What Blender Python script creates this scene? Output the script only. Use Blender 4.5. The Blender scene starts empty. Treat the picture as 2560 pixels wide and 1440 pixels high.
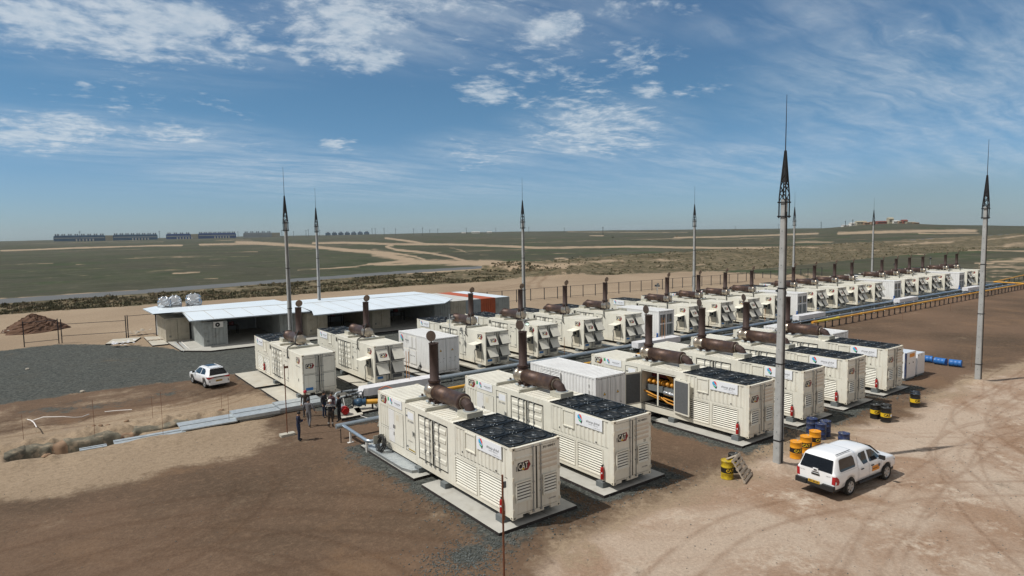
import bpy, bmesh, math, random
import numpy as np
from mathutils import Vector, Matrix

random.seed(7)
rng = np.random.default_rng(7)
SC = bpy.context.scene
COL = SC.collection
R_ = math.radians
PI = math.pi

# ------------------------------------------------------------------ camera
# World axes: +X runs along the rows of generators, +Y along each container.
CAM_H, CAM_F = 11.78, 1599.0
PIT, ROL, YAW = R_(4.88), R_(-0.91), R_(36.56)
_cy, _sy, _cp, _sp = math.cos(YAW), math.sin(YAW), math.cos(PIT), math.sin(PIT)
FW = Vector((_sy*_cp, _cy*_cp, -_sp))
_r = Vector((_cy, -_sy, 0)); _u = _r.cross(FW)
RT = _r*math.cos(ROL) + _u*math.sin(ROL)
UP = -_r*math.sin(ROL) + _u*math.cos(ROL)
cam_data = bpy.data.cameras.new('camera')
cam_data.sensor_width = 36.0
cam_data.lens = 36.0*CAM_F/2560.0
cam_data.clip_start = 0.5
cam_data.clip_end = 30000
cam = bpy.data.objects.new('camera', cam_data)
COL.objects.link(cam)
cam.matrix_world = Matrix(((RT.x, UP.x, -FW.x, 0), (RT.y, UP.y, -FW.y, 0), (RT.z, UP.z, -FW.z, CAM_H), (0, 0, 0, 1)))
SC.camera = cam

# ------------------------------------------------------------------ sun and sky
SUN_AZ_TO = math.radians(112.0)        # the way shadows fall, from +Y towards +X
SUN_EL = R_(55.0)
sun_vec = Vector((-math.sin(SUN_AZ_TO)*math.cos(SUN_EL), -math.cos(SUN_AZ_TO)*math.cos(SUN_EL), math.sin(SUN_EL)))
sd = bpy.data.lights.new('sun', 'SUN')
sd.energy = 3.95; sd.angle = R_(0.55); sd.color = (1.0, 0.968, 0.90)
sun = bpy.data.objects.new('sun', sd); COL.objects.link(sun)
sun.rotation_euler = sun_vec.to_track_quat('Z', 'Y').to_euler()
sun.location = (0, 0, 60)

SC.view_settings.view_transform = 'Standard'
SC.view_settings.look = 'None'
SC.view_settings.exposure = 0.0
SC.view_settings.gamma = 1.0

world = bpy.data.worlds.new('World'); SC.world = world
world.use_nodes = True
WT = world.node_tree; WT.nodes.clear()

class NT:
    """small helper for writing node trees"""
    def __init__(s, t): s.t = t
    def n(s, kind, **kw):
        nd = s.t.nodes.new(kind)
        for k, v in kw.items():
            if k == 'inp':
                for kk, vv in v.items():
                    if hasattr(vv, 'is_output') or isinstance(vv, bpy.types.NodeSocket): s.t.links.new(vv, nd.inputs[kk])
                    else: nd.inputs[kk].default_value = vv
            else: setattr(nd, k, v)
        return nd
    def m(s, op, a, b=None, c=None, clamp=False):
        nd = s.t.nodes.new('ShaderNodeMath'); nd.operation = op; nd.use_clamp = clamp
        for i, v in enumerate((a, b, c)):
            if v is None: continue
            if isinstance(v, bpy.types.NodeSocket): s.t.links.new(v, nd.inputs[i])
            else: nd.inputs[i].default_value = v
        return nd.outputs[0]
    def vm(s, op, a, b=None):
        nd = s.t.nodes.new('ShaderNodeVectorMath'); nd.operation = op
        for i, v in enumerate((a, b)):
            if v is None: continue
            if isinstance(v, bpy.types.NodeSocket): s.t.links.new(v, nd.inputs[i])
            else: nd.inputs[i].default_value = v
        return nd.outputs['Value'] if op in ('LENGTH', 'DOT_PRODUCT', 'DISTANCE') else nd.outputs[0]
    def noise(s, vec, scale, detail=4, rough=0.55, dist=0.0):
        nd = s.n('ShaderNodeTexNoise'); nd.inputs['Scale'].default_value = scale
        nd.inputs['Detail'].default_value = detail; nd.inputs['Roughness'].default_value = rough
        nd.inputs['Distortion'].default_value = dist
        if vec is not None: s.t.links.new(vec, nd.inputs['Vector'])
        return nd.outputs['Fac']
    def mr(s, v, a, b, c=0.0, d=1.0, smooth=True):
        nd = s.n('ShaderNodeMapRange'); nd.interpolation_type = 'SMOOTHSTEP' if smooth else 'LINEAR'
        s.t.links.new(v, nd.inputs['Value'])
        for k, x in zip(('From Min', 'From Max', 'To Min', 'To Max'), (a, b, c, d)):
            if isinstance(x, bpy.types.NodeSocket): s.t.links.new(x, nd.inputs[k])
            else: nd.inputs[k].default_value = x
        return nd.outputs['Result']
    def mix(s, f, a, b, mode='MIX'):
        nd = s.n('ShaderNodeMixRGB'); nd.blend_type = mode
        for i, v in enumerate((f, a, b)):
            if isinstance(v, bpy.types.NodeSocket): s.t.links.new(v, nd.inputs[i])
            elif i == 0: nd.inputs[0].default_value = v
            else: nd.inputs[i].default_value = (v[0], v[1], v[2], 1)
        return nd.outputs[0]
    def scalevec(s, vec, sc):
        return s.vm('MULTIPLY', vec, sc)

def build_world():
    w = NT(WT)
    sky = w.n('ShaderNodeTexSky'); sky.sky_type = 'NISHITA'; sky.sun_disc = False
    sky.sun_elevation = SUN_EL
    sky.sun_rotation = math.atan2(sun_vec.x, sun_vec.y)
    sky.altitude = 50; sky.air_density = 1.0; sky.dust_density = 0.35; sky.ozone_density = 1.6
    tc = w.n('ShaderNodeTexCoord')
    d = tc.outputs['Generated']
    sep = w.n('ShaderNodeSeparateXYZ'); WT.links.new(d, sep.inputs[0])
    x, y, z = sep.outputs
    az = w.m('ARCTAN2', x, y)                       # from +Y towards +X
    hyp = w.m('SQRT', w.m('ADD', w.m('MULTIPLY', x, x), w.m('MULTIPLY', y, y)))
    el = w.m('ARCTAN2', z, hyp)
    comb = w.n('ShaderNodeCombineXYZ'); WT.links.new(az, comb.inputs[0]); WT.links.new(el, comb.inputs[1])
    ae = comb.outputs[0]
    # a cloud deck seen in perspective
    zz = w.m('ADD', w.m('MAXIMUM', z, 0.0), 0.10)
    cp = w.n('ShaderNodeCombineXYZ')
    WT.links.new(w.m('DIVIDE', x, zz), cp.inputs[0]); WT.links.new(w.m('DIVIDE', y, zz), cp.inputs[1])
    p = cp.outputs[0]
    warp = w.n('ShaderNodeTexNoise'); WT.links.new(p, warp.inputs['Vector'])
    warp.inputs['Scale'].default_value = 1.3; warp.inputs['Detail'].default_value = 3
    pw = w.vm('ADD', p, w.scalevec(w.vm('SUBTRACT', warp.outputs['Color'], (0.5, 0.5, 0.5)), (0.30, 0.30, 0.0)))
    def mask(blobs):
        tot = None
        for (px, py, rx, ry, amp) in blobs:
            v = FW + RT*((px-1280)/CAM_F) - UP*((py-720)/CAM_F)
            a0 = math.atan2(v.x, v.y); e0 = math.atan2(v.z, math.hypot(v.x, v.y))
            q = w.vm('SUBTRACT', ae, (a0, e0, 0))
            q = w.scalevec(q, (CAM_F/rx, CAM_F/ry, 0))
            f = w.m('MULTIPLY', w.mr(w.vm('LENGTH', q), 1.25, 0.15), amp)
            tot = f if tot is None else w.m('MAXIMUM', tot, f)
        return tot
    puffs = mask([(330, 70, 340, 115, 1.12), (850, 75, 230, 130, 1.15), (560, 110, 190, 70, .9), (120, 60, 190, 80, 1.1), (950, 140, 90, 60, 1.2), (480, 60, 120, 90, 1.2),
                  (1220, 225, 115, 60, .95), (1440, 250, 150, 70, .8), (1490, 320, 240, 105, .95), (1390, 60, 140, 60, .95),
                  (1400, 170, 500, 170, .62), (1620, 220, 70, 45, .95), (400, 250, 420, 60, .45), (1750, 200, 160, 60, .6), (1610, 180, 60, 40, .8), (1740, 165, 50, 30, .6), (1300, 150, 90, 40, .6),
                  (1540, 130, 110, 40, .5), (755, 150, 45, 28, .95), (640, 72, 35, 22, .9), (205, 225, 40, 35, .8),
                  (300, 260, 40, 55, .85), (500, 345, 75, 35, .9), (840, 362, 70, 30, .85), (150, 320, 260, 48, .95),
                  (60, 345, 160, 45, 1), (400, 325, 110, 45, .7), (590, 360, 120, 30, .6), (1180, 390, 170, 60, .6),
                  (2360, 60, 260, 60, .35), (1600, 20, 200, 40, .8), (1150, 15, 250, 45, .9)])
    veil = mask([(2350, 170, 420, 150, .8), (2300, 320, 380, 70, .6), (2520, 280, 240, 90, .7), (2000, 40, 300, 60, .5), (750, 425, 420, 62, .8),
                 (300, 345, 420, 60, .8), (1230, 380, 230, 60, .7), (1500, 340, 260, 100, .8), (1780, 390, 260, 50, .6),
                 (1000, 470, 700, 45, .4), (1050, 60, 620, 110, .65), (350, 60, 450, 130, .55), (1950, 430, 300, 40, .5),
                 (1600, 450, 500, 50, .3), (2480, 380, 280, 60, .5)])
    n1 = w.noise(pw, 3.6, 12, 0.62)
    n2 = w.noise(pw, 13, 8, 0.62)
    nn = w.m('ADD', w.m('MULTIPLY', n1, 0.62), w.m('MULTIPLY', n2, 0.38))
    thr = w.m('SUBTRACT', 0.64, w.m('MULTIPLY', puffs, 0.27))
    c1 = w.mr(nn, thr, w.m('ADD', thr, 0.20))
    c1 = w.m('MULTIPLY', c1, w.mr(puffs, 0.02, 0.35))
    st = w.n('ShaderNodeMapping'); WT.links.new(pw, st.inputs['Vector'])
    st.inputs['Rotation'].default_value = (0, 0, R_(22)); st.inputs['Scale'].default_value = (0.55, 2.3, 1)
    n3 = w.noise(st.outputs[0], 2.6, 12, 0.62, 0.3)
    c2 = w.m('MULTIPLY', w.mr(n3, 0.26, 0.74), w.m('MULTIPLY', veil, 0.66))
    cov = w.m('SUBTRACT', 1.0, w.m('MULTIPLY', w.m('SUBTRACT', 1.0, w.m('MULTIPLY', c1, 0.66)), w.m('SUBTRACT', 1.0, c2)))
    # sky colour: the Nishita sky, a little deeper high up
    hs = w.n('ShaderNodeHueSaturation'); WT.links.new(sky.outputs[0], hs.inputs['Color'])
    hs.inputs['Saturation'].default_value = SKY_SAT; hs.inputs['Value'].default_value = SKY_VAL
    skyc = w.mix(1.0, hs.outputs[0], w.mix(w.mr(el, 0.0, 0.22), (0.54, 0.755, 1.10), (0.40, 0.73, 0.91)), 'MULTIPLY')
    # added fill light: unseen sky behind and above the viewpoint brightened for shaded faces
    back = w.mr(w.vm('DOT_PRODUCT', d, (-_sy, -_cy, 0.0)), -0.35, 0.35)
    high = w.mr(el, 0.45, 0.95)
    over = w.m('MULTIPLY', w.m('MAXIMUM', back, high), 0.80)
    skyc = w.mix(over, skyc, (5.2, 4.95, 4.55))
    smog = mask([(2340, 520, 330, 110, .40)])
    skyc = w.mix(smog, skyc, (2.3, 2.9, 2.9))
    skyc = w.mix(0.05, skyc, (6.0, 6.0, 6.0))
    cc = w.mix(w.mr(n2, 0.35, 0.7), (5.2, 6.1, 6.9), (7.0, 7.5, 7.9))
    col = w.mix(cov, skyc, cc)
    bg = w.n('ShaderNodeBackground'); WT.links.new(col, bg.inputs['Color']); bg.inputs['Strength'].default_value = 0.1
    out = w.n('ShaderNodeOutputWorld'); WT.links.new(bg.outputs[0], out.inputs['Surface'])
SKY_SAT, SKY_VAL = 1.0, 0.85
build_world()

# ------------------------------------------------------------------ materials
MAT = {}
def mat(name, col, rough=0.6, metal=0.0, spec=0.4, var=0.0, vscale=1.5, bump=0.0, bscale=20.0, col2=None, c2fac=(0.5, 0.7),
        c2scale=2.0, coat=0.0, emis=None, streak=None):
    m = bpy.data.materials.new(name); m.use_nodes = True
    t = NT(m.node_tree); b = m.node_tree.nodes['Principled BSDF']
    b.inputs['Roughness'].default_value = rough; b.inputs['Metallic'].default_value = metal
    b.inputs['Specular IOR Level'].default_value = spec
    if coat: b.inputs['Coat Weight'].default_value = coat; b.inputs['Coat Roughness'].default_value = 0.08
    tc = t.n('ShaderNodeTexCoord'); geo = t.n('ShaderNodeNewGeometry')
    pos = geo.outputs['Position']
    c = (col[0], col[1], col[2], 1)
    if var or col2 or streak:
        base = t.mix(0.0, col, col)
        if col2:
            nz = t.noise(pos, c2scale, 6, 0.65)
            base = t.mix(t.mr(nz, c2fac[0], c2fac[1]), col, col2)
        if var:
            nz = t.noise(pos, vscale, 5, 0.6)
            f = t.mr(nz, 0.3, 0.7, 1-var, 1+var*0.5, smooth=False)
            base = t.mix(1.0, base, base, 'MIX')
            vv = t.n('ShaderNodeCombineXYZ')
            for i in range(3): m.node_tree.links.new(f, vv.inputs[i])
            base = t.mix(1.0, base, vv.outputs[0], 'MULTIPLY')
        if streak:
            sv = t.vm('MULTIPLY', pos, (9.0, 9.0, 0.45))
            s1 = t.noise(sv, 1.0, 4, 0.6)
            base = t.mix(t.m('MULTIPLY', t.mr(s1, 0.52, 0.74), 0.45), base, streak)
            s2 = t.noise(t.vm('MULTIPLY', pos, (4.0, 4.0, 2.0)), 1.0, 6, 0.7)
            base = t.mix(t.m('MULTIPLY', t.mr(s2, 0.60, 0.76), 0.5), base, (streak[0]*.75, streak[1]*.62, streak[2]*.5))
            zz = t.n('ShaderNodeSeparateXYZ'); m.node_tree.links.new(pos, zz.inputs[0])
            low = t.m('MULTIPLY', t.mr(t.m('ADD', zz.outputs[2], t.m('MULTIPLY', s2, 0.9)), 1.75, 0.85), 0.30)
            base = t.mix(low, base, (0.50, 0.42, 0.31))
        m.node_tree.links.new(base, b.inputs['Base Color'])
    else:
        b.inputs['Base Color'].default_value = c
    if bump:
        nz = t.noise(pos, bscale, 5, 0.6)
        bp = t.n('ShaderNodeBump'); bp.inputs['Strength'].default_value = 0.6; bp.inputs['Distance'].default_value = bump
        m.node_tree.links.new(nz, bp.inputs['Height']); m.node_tree.links.new(bp.outputs[0], b.inputs['Normal'])
    if emis:
        b.inputs['Emission Color'].default_value = (*emis[:3], 1); b.inputs['Emission Strength'].default_value = emis[3]
    MAT[name] = m
    return m

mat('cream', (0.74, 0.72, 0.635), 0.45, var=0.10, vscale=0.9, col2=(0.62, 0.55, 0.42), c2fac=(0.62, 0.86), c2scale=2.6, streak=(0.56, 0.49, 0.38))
mat('cream_dusty', (0.66, 0.61, 0.50), 0.6, var=0.14, vscale=1.3, col2=(0.47, 0.39, 0.28), c2fac=(0.55, 0.8), c2scale=3.0)
mat('cream_roof', (0.76, 0.735, 0.65), 0.5, var=0.10, vscale=0.7, col2=(0.60, 0.53, 0.41), c2fac=(0.56, 0.8), c2scale=1.8)
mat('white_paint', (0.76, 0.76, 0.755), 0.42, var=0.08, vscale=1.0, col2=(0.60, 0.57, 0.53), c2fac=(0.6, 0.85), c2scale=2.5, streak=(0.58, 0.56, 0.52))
mat('pinkish', (0.63, 0.55, 0.45), 0.55, var=0.08)
mat('sheet_white', (0.70, 0.70, 0.73), 0.4, var=0.12, vscale=2.0, bump=0.02, bscale=3.0)
mat('gasket', (0.012, 0.012, 0.012), 0.6)
mat('steel_rod', (0.30, 0.31, 0.31), 0.45, metal=0.4, var=0.2)
mat('black_frame', (0.012, 0.015, 0.017), 0.42, var=0.3, vscale=3)
mat('fan_mesh', (0.020, 0.024, 0.027), 0.5, col2=(0.055, 0.06, 0.06), c2fac=(0.5, 0.75), c2scale=4.0)
mat('fan_blade', (0.075, 0.08, 0.08), 0.4, metal=0.3, var=0.3)
mat('fan_motor', (0.22, 0.24, 0.26), 0.4, metal=0.4)
mat('dark_hole', (0.010, 0.010, 0.010), 0.9)
mat('rust_steel', (0.082, 0.052, 0.044), 0.50, metal=0.45, var=0.25, vscale=4, col2=(0.135, 0.078, 0.050), c2fac=(0.45, 0.7), c2scale=3.0, bump=0.004, bscale=40)
mat('cap_steel', (0.21, 0.155, 0.12), 0.5, metal=0.3, var=0.25, vscale=3)
mat('rust_dark', (0.062, 0.039, 0.034), 0.7, metal=0.2, var=0.25, vscale=4)
mat('steel_bare', (0.42, 0.37, 0.31), 0.33, metal=0.75, var=0.2, vscale=5, col2=(0.30, 0.20, 0.12), c2fac=(0.5, 0.75), c2scale=5)
mat('beam_grey', (0.42, 0.41, 0.35), 0.6, var=0.12)
mat('galv', (0.46, 0.50, 0.52), 0.42, metal=0.35, var=0.15, vscale=2.5, col2=(0.36, 0.40, 0.43), c2fac=(0.45, 0.7), c2scale=4)
mat('galv_pipe', (0.42, 0.49, 0.55), 0.32, metal=0.7, var=0.15, vscale=1.5)
mat('concrete', (0.43, 0.42, 0.385), 0.85, var=0.14, vscale=0.8, col2=(0.33, 0.31, 0.27), c2fac=(0.5, 0.75), c2scale=1.4, bump=0.004, bscale=25)
mat('concrete_warm', (0.46, 0.435, 0.375), 0.85, var=0.14, vscale=0.8, col2=(0.40, 0.34, 0.26), c2fac=(0.5, 0.75), c2scale=1.4)
mat('concrete_pole', (0.36, 0.365, 0.36), 0.85, var=0.16, vscale=1.6, col2=(0.28, 0.28, 0.275), c2fac=(0.5, 0.75), c2scale=3, bump=0.004, bscale=30)
mat('bitumen', (0.030, 0.024, 0.022), 0.8, var=0.3)
mat('block_grey', (0.135, 0.15, 0.155), 0.8, var=0.15)
mat('black_steel', (0.018, 0.018, 0.02), 0.5)
mat('bl_text', (0.03, 0.03, 0.035), 0.6)
mat('grey_text', (0.16, 0.16, 0.17), 0.6)
mat('banner', (0.78, 0.80, 0.84), 0.5)
mat('sticker_blue', (0.03, 0.16, 0.42), 0.5, var=0.3, vscale=12)
mat('lg_red', (0.72, 0.03, 0.07), 0.5); mat('lg_blue', (0.02, 0.22, 0.58), 0.5); mat('lg_cyan', (0.05, 0.45, 0.70), 0.5)
mat('lg_green', (0.02, 0.42, 0.16), 0.5); mat('lg_orange', (0.80, 0.25, 0.10), 0.5); mat('lg_black', (0.02, 0.02, 0.03), 0.5)
mat('far_red', (0.22, 0.07, 0.05), 0.7)
mat('cat_red', (0.23, 0.012, 0.018), 0.45); mat('cat_yellow', (0.72, 0.43, 0.03), 0.45); mat('cat_black', (0.015, 0.012, 0.012), 0.5)
mat('cat_white', (0.74, 0.72, 0.64), 0.5)
mat('ext_red', (0.36, 0.012, 0.012), 0.35, var=0.1)
mat('pipe_yellow', (0.66, 0.34, 0.035), 0.5, var=0.15, col2=(0.58, 0.26, 0.03), c2fac=(.45, .65), c2scale=.5)
mat('pipe_lemon', (0.66, 0.50, 0.05), 0.5, var=0.1)
mat('drum_orange', (0.72, 0.30, 0.015), 0.42, var=0.12, vscale=5)
mat('drum_yellow', (0.50, 0.36, 0.02), 0.4, var=0.3, vscale=6, col2=(0.16, 0.10, 0.03), c2fac=(0.5, 0.75), c2scale=5)
mat('drum_band', (0.66, 0.44, 0.02), 0.45)
mat('drum_black', (0.014, 0.014, 0.014), 0.38, var=0.2)
mat('drum_blue', (0.020, 0.038, 0.115), 0.5, var=0.3, vscale=6, col2=(0.11, 0.11, 0.12), c2fac=(0.45, 0.7), c2scale=5)
mat('drum_bright', (0.025, 0.14, 0.42), 0.4, var=0.15)
mat('engine_yellow', (0.55, 0.24, 0.02), 0.45, var=0.3, vscale=4)
mat('engine_red', (0.16, 0.02, 0.02), 0.5)
mat('foam_grey', (0.115, 0.12, 0.125), 0.95, var=0.15, vscale=8)
mat('wood', (0.42, 0.36, 0.29), 0.85, var=0.2, vscale=6, col2=(0.30, 0.23, 0.17), c2fac=(.5, .7), c2scale=4)
mat('rod_rust', (0.17, 0.062, 0.030), 0.7, var=0.3, vscale=8)
mat('rod_orange', (0.55, 0.27, 0.11), 0.6)
mat('car_white', (0.80, 0.81, 0.83), 0.22, spec=0.5, coat=0.6, var=0.03)
mat('car_glass', (0.012, 0.014, 0.018), 0.06, spec=0.8)
mat('car_black', (0.020, 0.020, 0.021), 0.55)
mat('tyre', (0.025, 0.024, 0.022), 0.85, var=0.2)
mat('alloy', (0.42, 0.43, 0.44), 0.35, metal=0.6)
mat('lamp_red', (0.36, 0.01, 0.015), 0.15, spec=0.7)
mat('lamp_clear', (0.6, 0.62, 0.64), 0.1, spec=0.8)
mat('plate_yellow', (0.52, 0.30, 0.02), 0.5, var=0.2, vscale=18)
mat('decal_orange', (0.72, 0.28, 0.04), 0.5); mat('decal_grey', (0.10, 0.11, 0.13), 0.5)
mat('cont_beige', (0.46, 0.42, 0.34), 0.6, var=0.18, vscale=1.2, col2=(0.36, 0.30, 0.22), c2fac=(.5, .75), c2scale=1.5)
mat('cont_grey', (0.34, 0.36, 0.35), 0.6, var=0.18, vscale=1.2, col2=(0.25, 0.25, 0.23), c2fac=(.5, .75), c2scale=1.5)
mat('cont_cool', (0.30, 0.335, 0.36), 0.6, var=0.18, vscale=1.2)
mat('cont_orange', (0.42, 0.095, 0.035), 0.6, var=0.2, vscale=1.2)
mat('cont_top', (0.52, 0.52, 0.50), 0.6, var=0.12, vscale=0.5, col2=(0.42, 0.38, 0.33), c2fac=(.5, .75), c2scale=.6)
mat('roof_white', (0.68, 0.745, 0.80), 0.38, var=0.05, vscale=0.35)
mat('foil', (0.62, 0.64, 0.66), 0.22, metal=0.85, bump=0.05, bscale=6)
mat('far_blue', (0.022, 0.075, 0.24), 0.6, var=0.25, vscale=0.05)
mat('far_blue2', (0.035, 0.11, 0.20), 0.6, var=0.2, vscale=0.05)
mat('far_cream', (0.36, 0.33, 0.24), 0.7)
mat('far_dark', (0.04, 0.045, 0.055), 0.7)
mat('far_white', (0.62, 0.60, 0.56), 0.7)
mat('far_brown', (0.30, 0.20, 0.13), 0.7)
mat('tarp', (0.135, 0.122, 0.090), 0.85, var=0.35, vscale=3, col2=(0.25, 0.20, 0.14), c2fac=(.48, .62), c2scale=2.2, bump=0.03, bscale=9)
mat('soil', (0.26, 0.17, 0.11), 0.95, var=0.25, vscale=2)
mat('soil_dark', (0.115, 0.062, 0.038), 0.95, var=0.3, vscale=1.2, bump=0.12, bscale=2.2)
mat('rubble', (0.42, 0.38, 0.32), 0.9, var=0.2, vscale=3)
mat('tape_white', (0.72, 0.68, 0.66), 0.6)
mat('skin', (0.42, 0.24, 0.16), 0.55); mat('hair', (0.02, 0.016, 0.013), 0.7)
mat('navy', (0.016, 0.020, 0.045), 0.85); mat('jeans', (0.022, 0.032, 0.065), 0.9); mat('cl_grey', (0.155, 0.155, 0.17), 0.9, var=.2, vscale=8)
mat('cl_black', (0.012, 0.012, 0.015), 0.9); mat('cl_dark', (0.035, 0.035, 0.042), 0.9); mat('cl_brown', (0.055, 0.042, 0.035), 0.9)
mat('cl_maroon', (0.085, 0.045, 0.055), 0.9); mat('shirt_white', (0.7, 0.7, 0.72), 0.8); mat('shoe', (0.02, 0.02, 0.022), 0.6)
mat('helmet_red', (0.36, 0.015, 0.03), 0.3); mat('helmet_white', (0.75, 0.74, 0.70), 0.3); mat('reflect', (0.62, 0.60, 0.56), 0.5)
mat('valve_blue', (0.025, 0.07, 0.13), 0.45, var=.2); mat('blue_pl', (0.02, 0.10, 0.34), 0.4)
mat('cable', (0.018, 0.018, 0.018), 0.6); mat('hose_orange', (0.5, 0.12, 0.04), 0.5)
mat('lamp_lit', (0.8, 0.95, 0.85), 0.3, emis=(0.75, 1.0, 0.85, 1.5))
mat('green_box', (0.02, 0.10, 0.05), 0.5)

# ------------------------------------------------------------------ mesh builder
class MB:
    def __init__(s): s.v = []; s.f = []; s.mi = []; s.sm = []; s.mats = []; s.M = Matrix.Identity(4)
    def _m(s, name):
        if name not in s.mats: s.mats.append(name)
        return s.mats.index(name)
    def add(s, vs, fs, m, smooth=False):
        o = len(s.v); M = s.M
        s.v += [tuple(M @ Vector(v)) for v in vs]
        k = s._m(m)
        flip = M.determinant() < 0
        for f in fs:
            g = [i+o for i in f]
            if flip: g.reverse()
            s.f.append(g); s.mi.append(k); s.sm.append(smooth)
    def box(s, x0, x1, y0, y1, z0, z1, m):
        s.add([(x0, y0, z0), (x1, y0, z0), (x1, y1, z0), (x0, y1, z0), (x0, y0, z1), (x1, y0, z1), (x1, y1, z1), (x0, y1, z1)],
              [(0, 3, 2, 1), (4, 5, 6, 7), (0, 1, 5, 4), (1, 2, 6, 5), (2, 3, 7, 6), (3, 0, 4, 7)], m)
    def quad(s, a, b, c, d, m): s.add([a, b, c, d], [(0, 1, 2, 3)], m)
    def poly(s, pts, z, m):     # flat polygon in local xy at height z, facing +z
        s.add([(p[0], p[1], z) for p in pts], [tuple(range(len(pts)))], m)
    def prism(s, pts, z0, z1, m, mside=None):
        n = len(pts)
        a = sum(pts[i][0]*pts[(i+1) % n][1]-pts[(i+1) % n][0]*pts[i][1] for i in range(n))
        if a < 0: pts = pts[::-1]
        vs = [(p[0], p[1], z0) for p in pts]+[(p[0], p[1], z1) for p in pts]
        s.add(vs, [tuple(range(n, 2*n)), tuple(range(n-1, -1, -1))], m)
        s.add(vs, [(i, (i+1) % n, n+(i+1) % n, n+i) for i in range(n)], mside or m)
    def rings(s, rings, m, cap=(True, True), smooth=True, closed=False):
        n = len(rings[0]); vs = [p for r in rings for p in r]; fs = []
        k = len(rings)
        for i in range(k if closed else k-1):
            a = i*n; b = ((i+1) % k)*n
            for j in range(n): fs.append((a+j, a+(j+1) % n, b+(j+1) % n, b+j))
        s.add(vs, fs, m, smooth)
        if not closed:
            if cap[0]: s.add(rings[0], [tuple(range(n-1, -1, -1))], m)
            if cap[1]: s.add(rings[-1], [tuple(range(n))], m)
    def tube(s, pts, r, m, n=10, cap=True, smooth=True, radii=None):
        P = [Vector(p) for p in pts]; rg = []; up = None
        for i, p in enumerate(P):
            if i == 0: t = P[1]-P[0]
            elif i == len(P)-1: t = P[-1]-P[-2]
            else: t = (P[i+1]-P[i]).normalized()+(P[i]-P[i-1]).normalized()
            t.normalize()
            if up is None:
                up = Vector((0, 0, 1)) if abs(t.z) < 0.9 else Vector((1, 0, 0))
            u = (up-t*up.dot(t)).normalized(); up = u
            w = t.cross(u)
            sc = 1.0
            if 0 < i < len(P)-1:
                c = (P[i+1]-P[i]).normalized().dot((P[i]-P[i-1]).normalized()); sc = 1/max(0.5, math.sqrt((1+c)/2))
            rr = radii[i] if radii else r
            rg.append([tuple(p+(u*math.cos(a)+w*math.sin(a))*rr) for a in [2*PI*j/n for j in range(n)]])
        s.rings(rg, m, (cap, cap), smooth)
    def lathe(s, prof, m, n=16, smooth=True, cap=(True, True)):   # prof: (r, z), about local z
        rg = [[(r*math.cos(2*PI*j/n), r*math.sin(2*PI*j/n), z) for j in range(n)] for r, z in prof]
        s.rings(rg, m, cap, smooth)
    def sphere(s, c, r, m, n=10, sz=1.0):
        k = n//2+1
        rg = []
        for i in range(k):
            a = -PI/2+PI*(i+0.001)/(k-1+0.002)
            rg.append([(c[0]+r*math.cos(a)*math.cos(2*PI*j/n), c[1]+r*math.cos(a)*math.sin(2*PI*j/n), c[2]+r*sz*math.sin(a)) for j in range(n)])
        s.rings(rg, m)
    def build(s, name, parent=None, loc=None):
        me = bpy.data.meshes.new(name)
        me.from_pydata(s.v, [], s.f)
        for k in s.mats: me.materials.append(MAT[k])
        me.polygons.foreach_set('material_index', s.mi)
        me.polygons.foreach_set('use_smooth', s.sm)
        me.update()
        o = bpy.data.objects.new(name, me); COL.objects.link(o)
        if parent is not None: o.parent = parent
        if loc is not None: o.location = loc
        return o

def frame(o, u, v, w):
    return Matrix(((u[0], v[0], w[0], o[0]), (u[1], v[1], w[1], o[1]), (u[2], v[2], w[2], o[2]), (0, 0, 0, 1)))

def tag(o, label=None, cat=None, group=None, kind=None):
    if label: o['label'] = label
    if cat: o['category'] = cat
    if group: o['group'] = group
    if kind: o['kind'] = kind
    return o
def empty(name, loc=(0, 0, 0), rz=0.0, label=None, cat=None, group=None):
    o = bpy.data.objects.new(name, None); COL.objects.link(o)
    o.location = loc; o.rotation_euler = (0, 0, rz); o.empty_display_size = 0.3
    return tag(o, label, cat, group)
def kids(o): return [c for c in bpy.data.objects if c.parent == o]
def copy_tree(src, tree, loc, rz=None, label=None, group=None):
    r = src.copy(); COL.objects.link(r); r.location = loc
    if rz is not None: r.rotation_euler = (0, 0, rz)
    if label: r['label'] = label
    if group: r['group'] = group
    for ch, subs in tree:
        c = ch.copy(); COL.objects.link(c); c.parent = r
        for g in subs:
            d = g.copy(); COL.objects.link(d); d.parent = c
    return r
def tree_of(o):
    return [(c, list(kids(c))) for c in kids(o)]

_tc = {}
def text_geo(txt, size, bold=0.0, space=1.0):
    key = (txt, size, bold, space)
    if key in _tc: return _tc[key]
    cu = bpy.data.curves.new('lettering', 'FONT'); cu.body = txt; cu.size = size; cu.offset = bold; cu.space_character = space
    cu.align_x = 'CENTER'; cu.align_y = 'CENTER'; cu.resolution_u = 2
    ob = bpy.data.objects.new('lettering', cu); COL.objects.link(ob)
    dg = bpy.context.evaluated_depsgraph_get(); dg.update()
    me = ob.evaluated_get(dg).to_mesh()
    vs = [tuple(v.co) for v in me.vertices]; fs = [tuple(p.vertices) for p in me.polygons]
    # faces must look towards +z
    fs2 = []
    for p in me.polygons:
        f = list(p.vertices)
        if p.normal.z < 0: f.reverse()
        fs2.append(tuple(f))
    ob.evaluated_get(dg).to_mesh_clear()
    bpy.data.objects.remove(ob); bpy.data.curves.remove(cu)
    _tc[key] = (vs, fs2)
    return _tc[key]
def text(mb, txt, cx, cy, z, size, m, bold=0.0, space=1.0, sx=1.0):
    vs, fs = text_geo(txt, size, bold, space)
    mb.add([(cx+v[0]*sx, cy+v[1], z+v[2]) for v in vs], fs, m)

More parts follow.
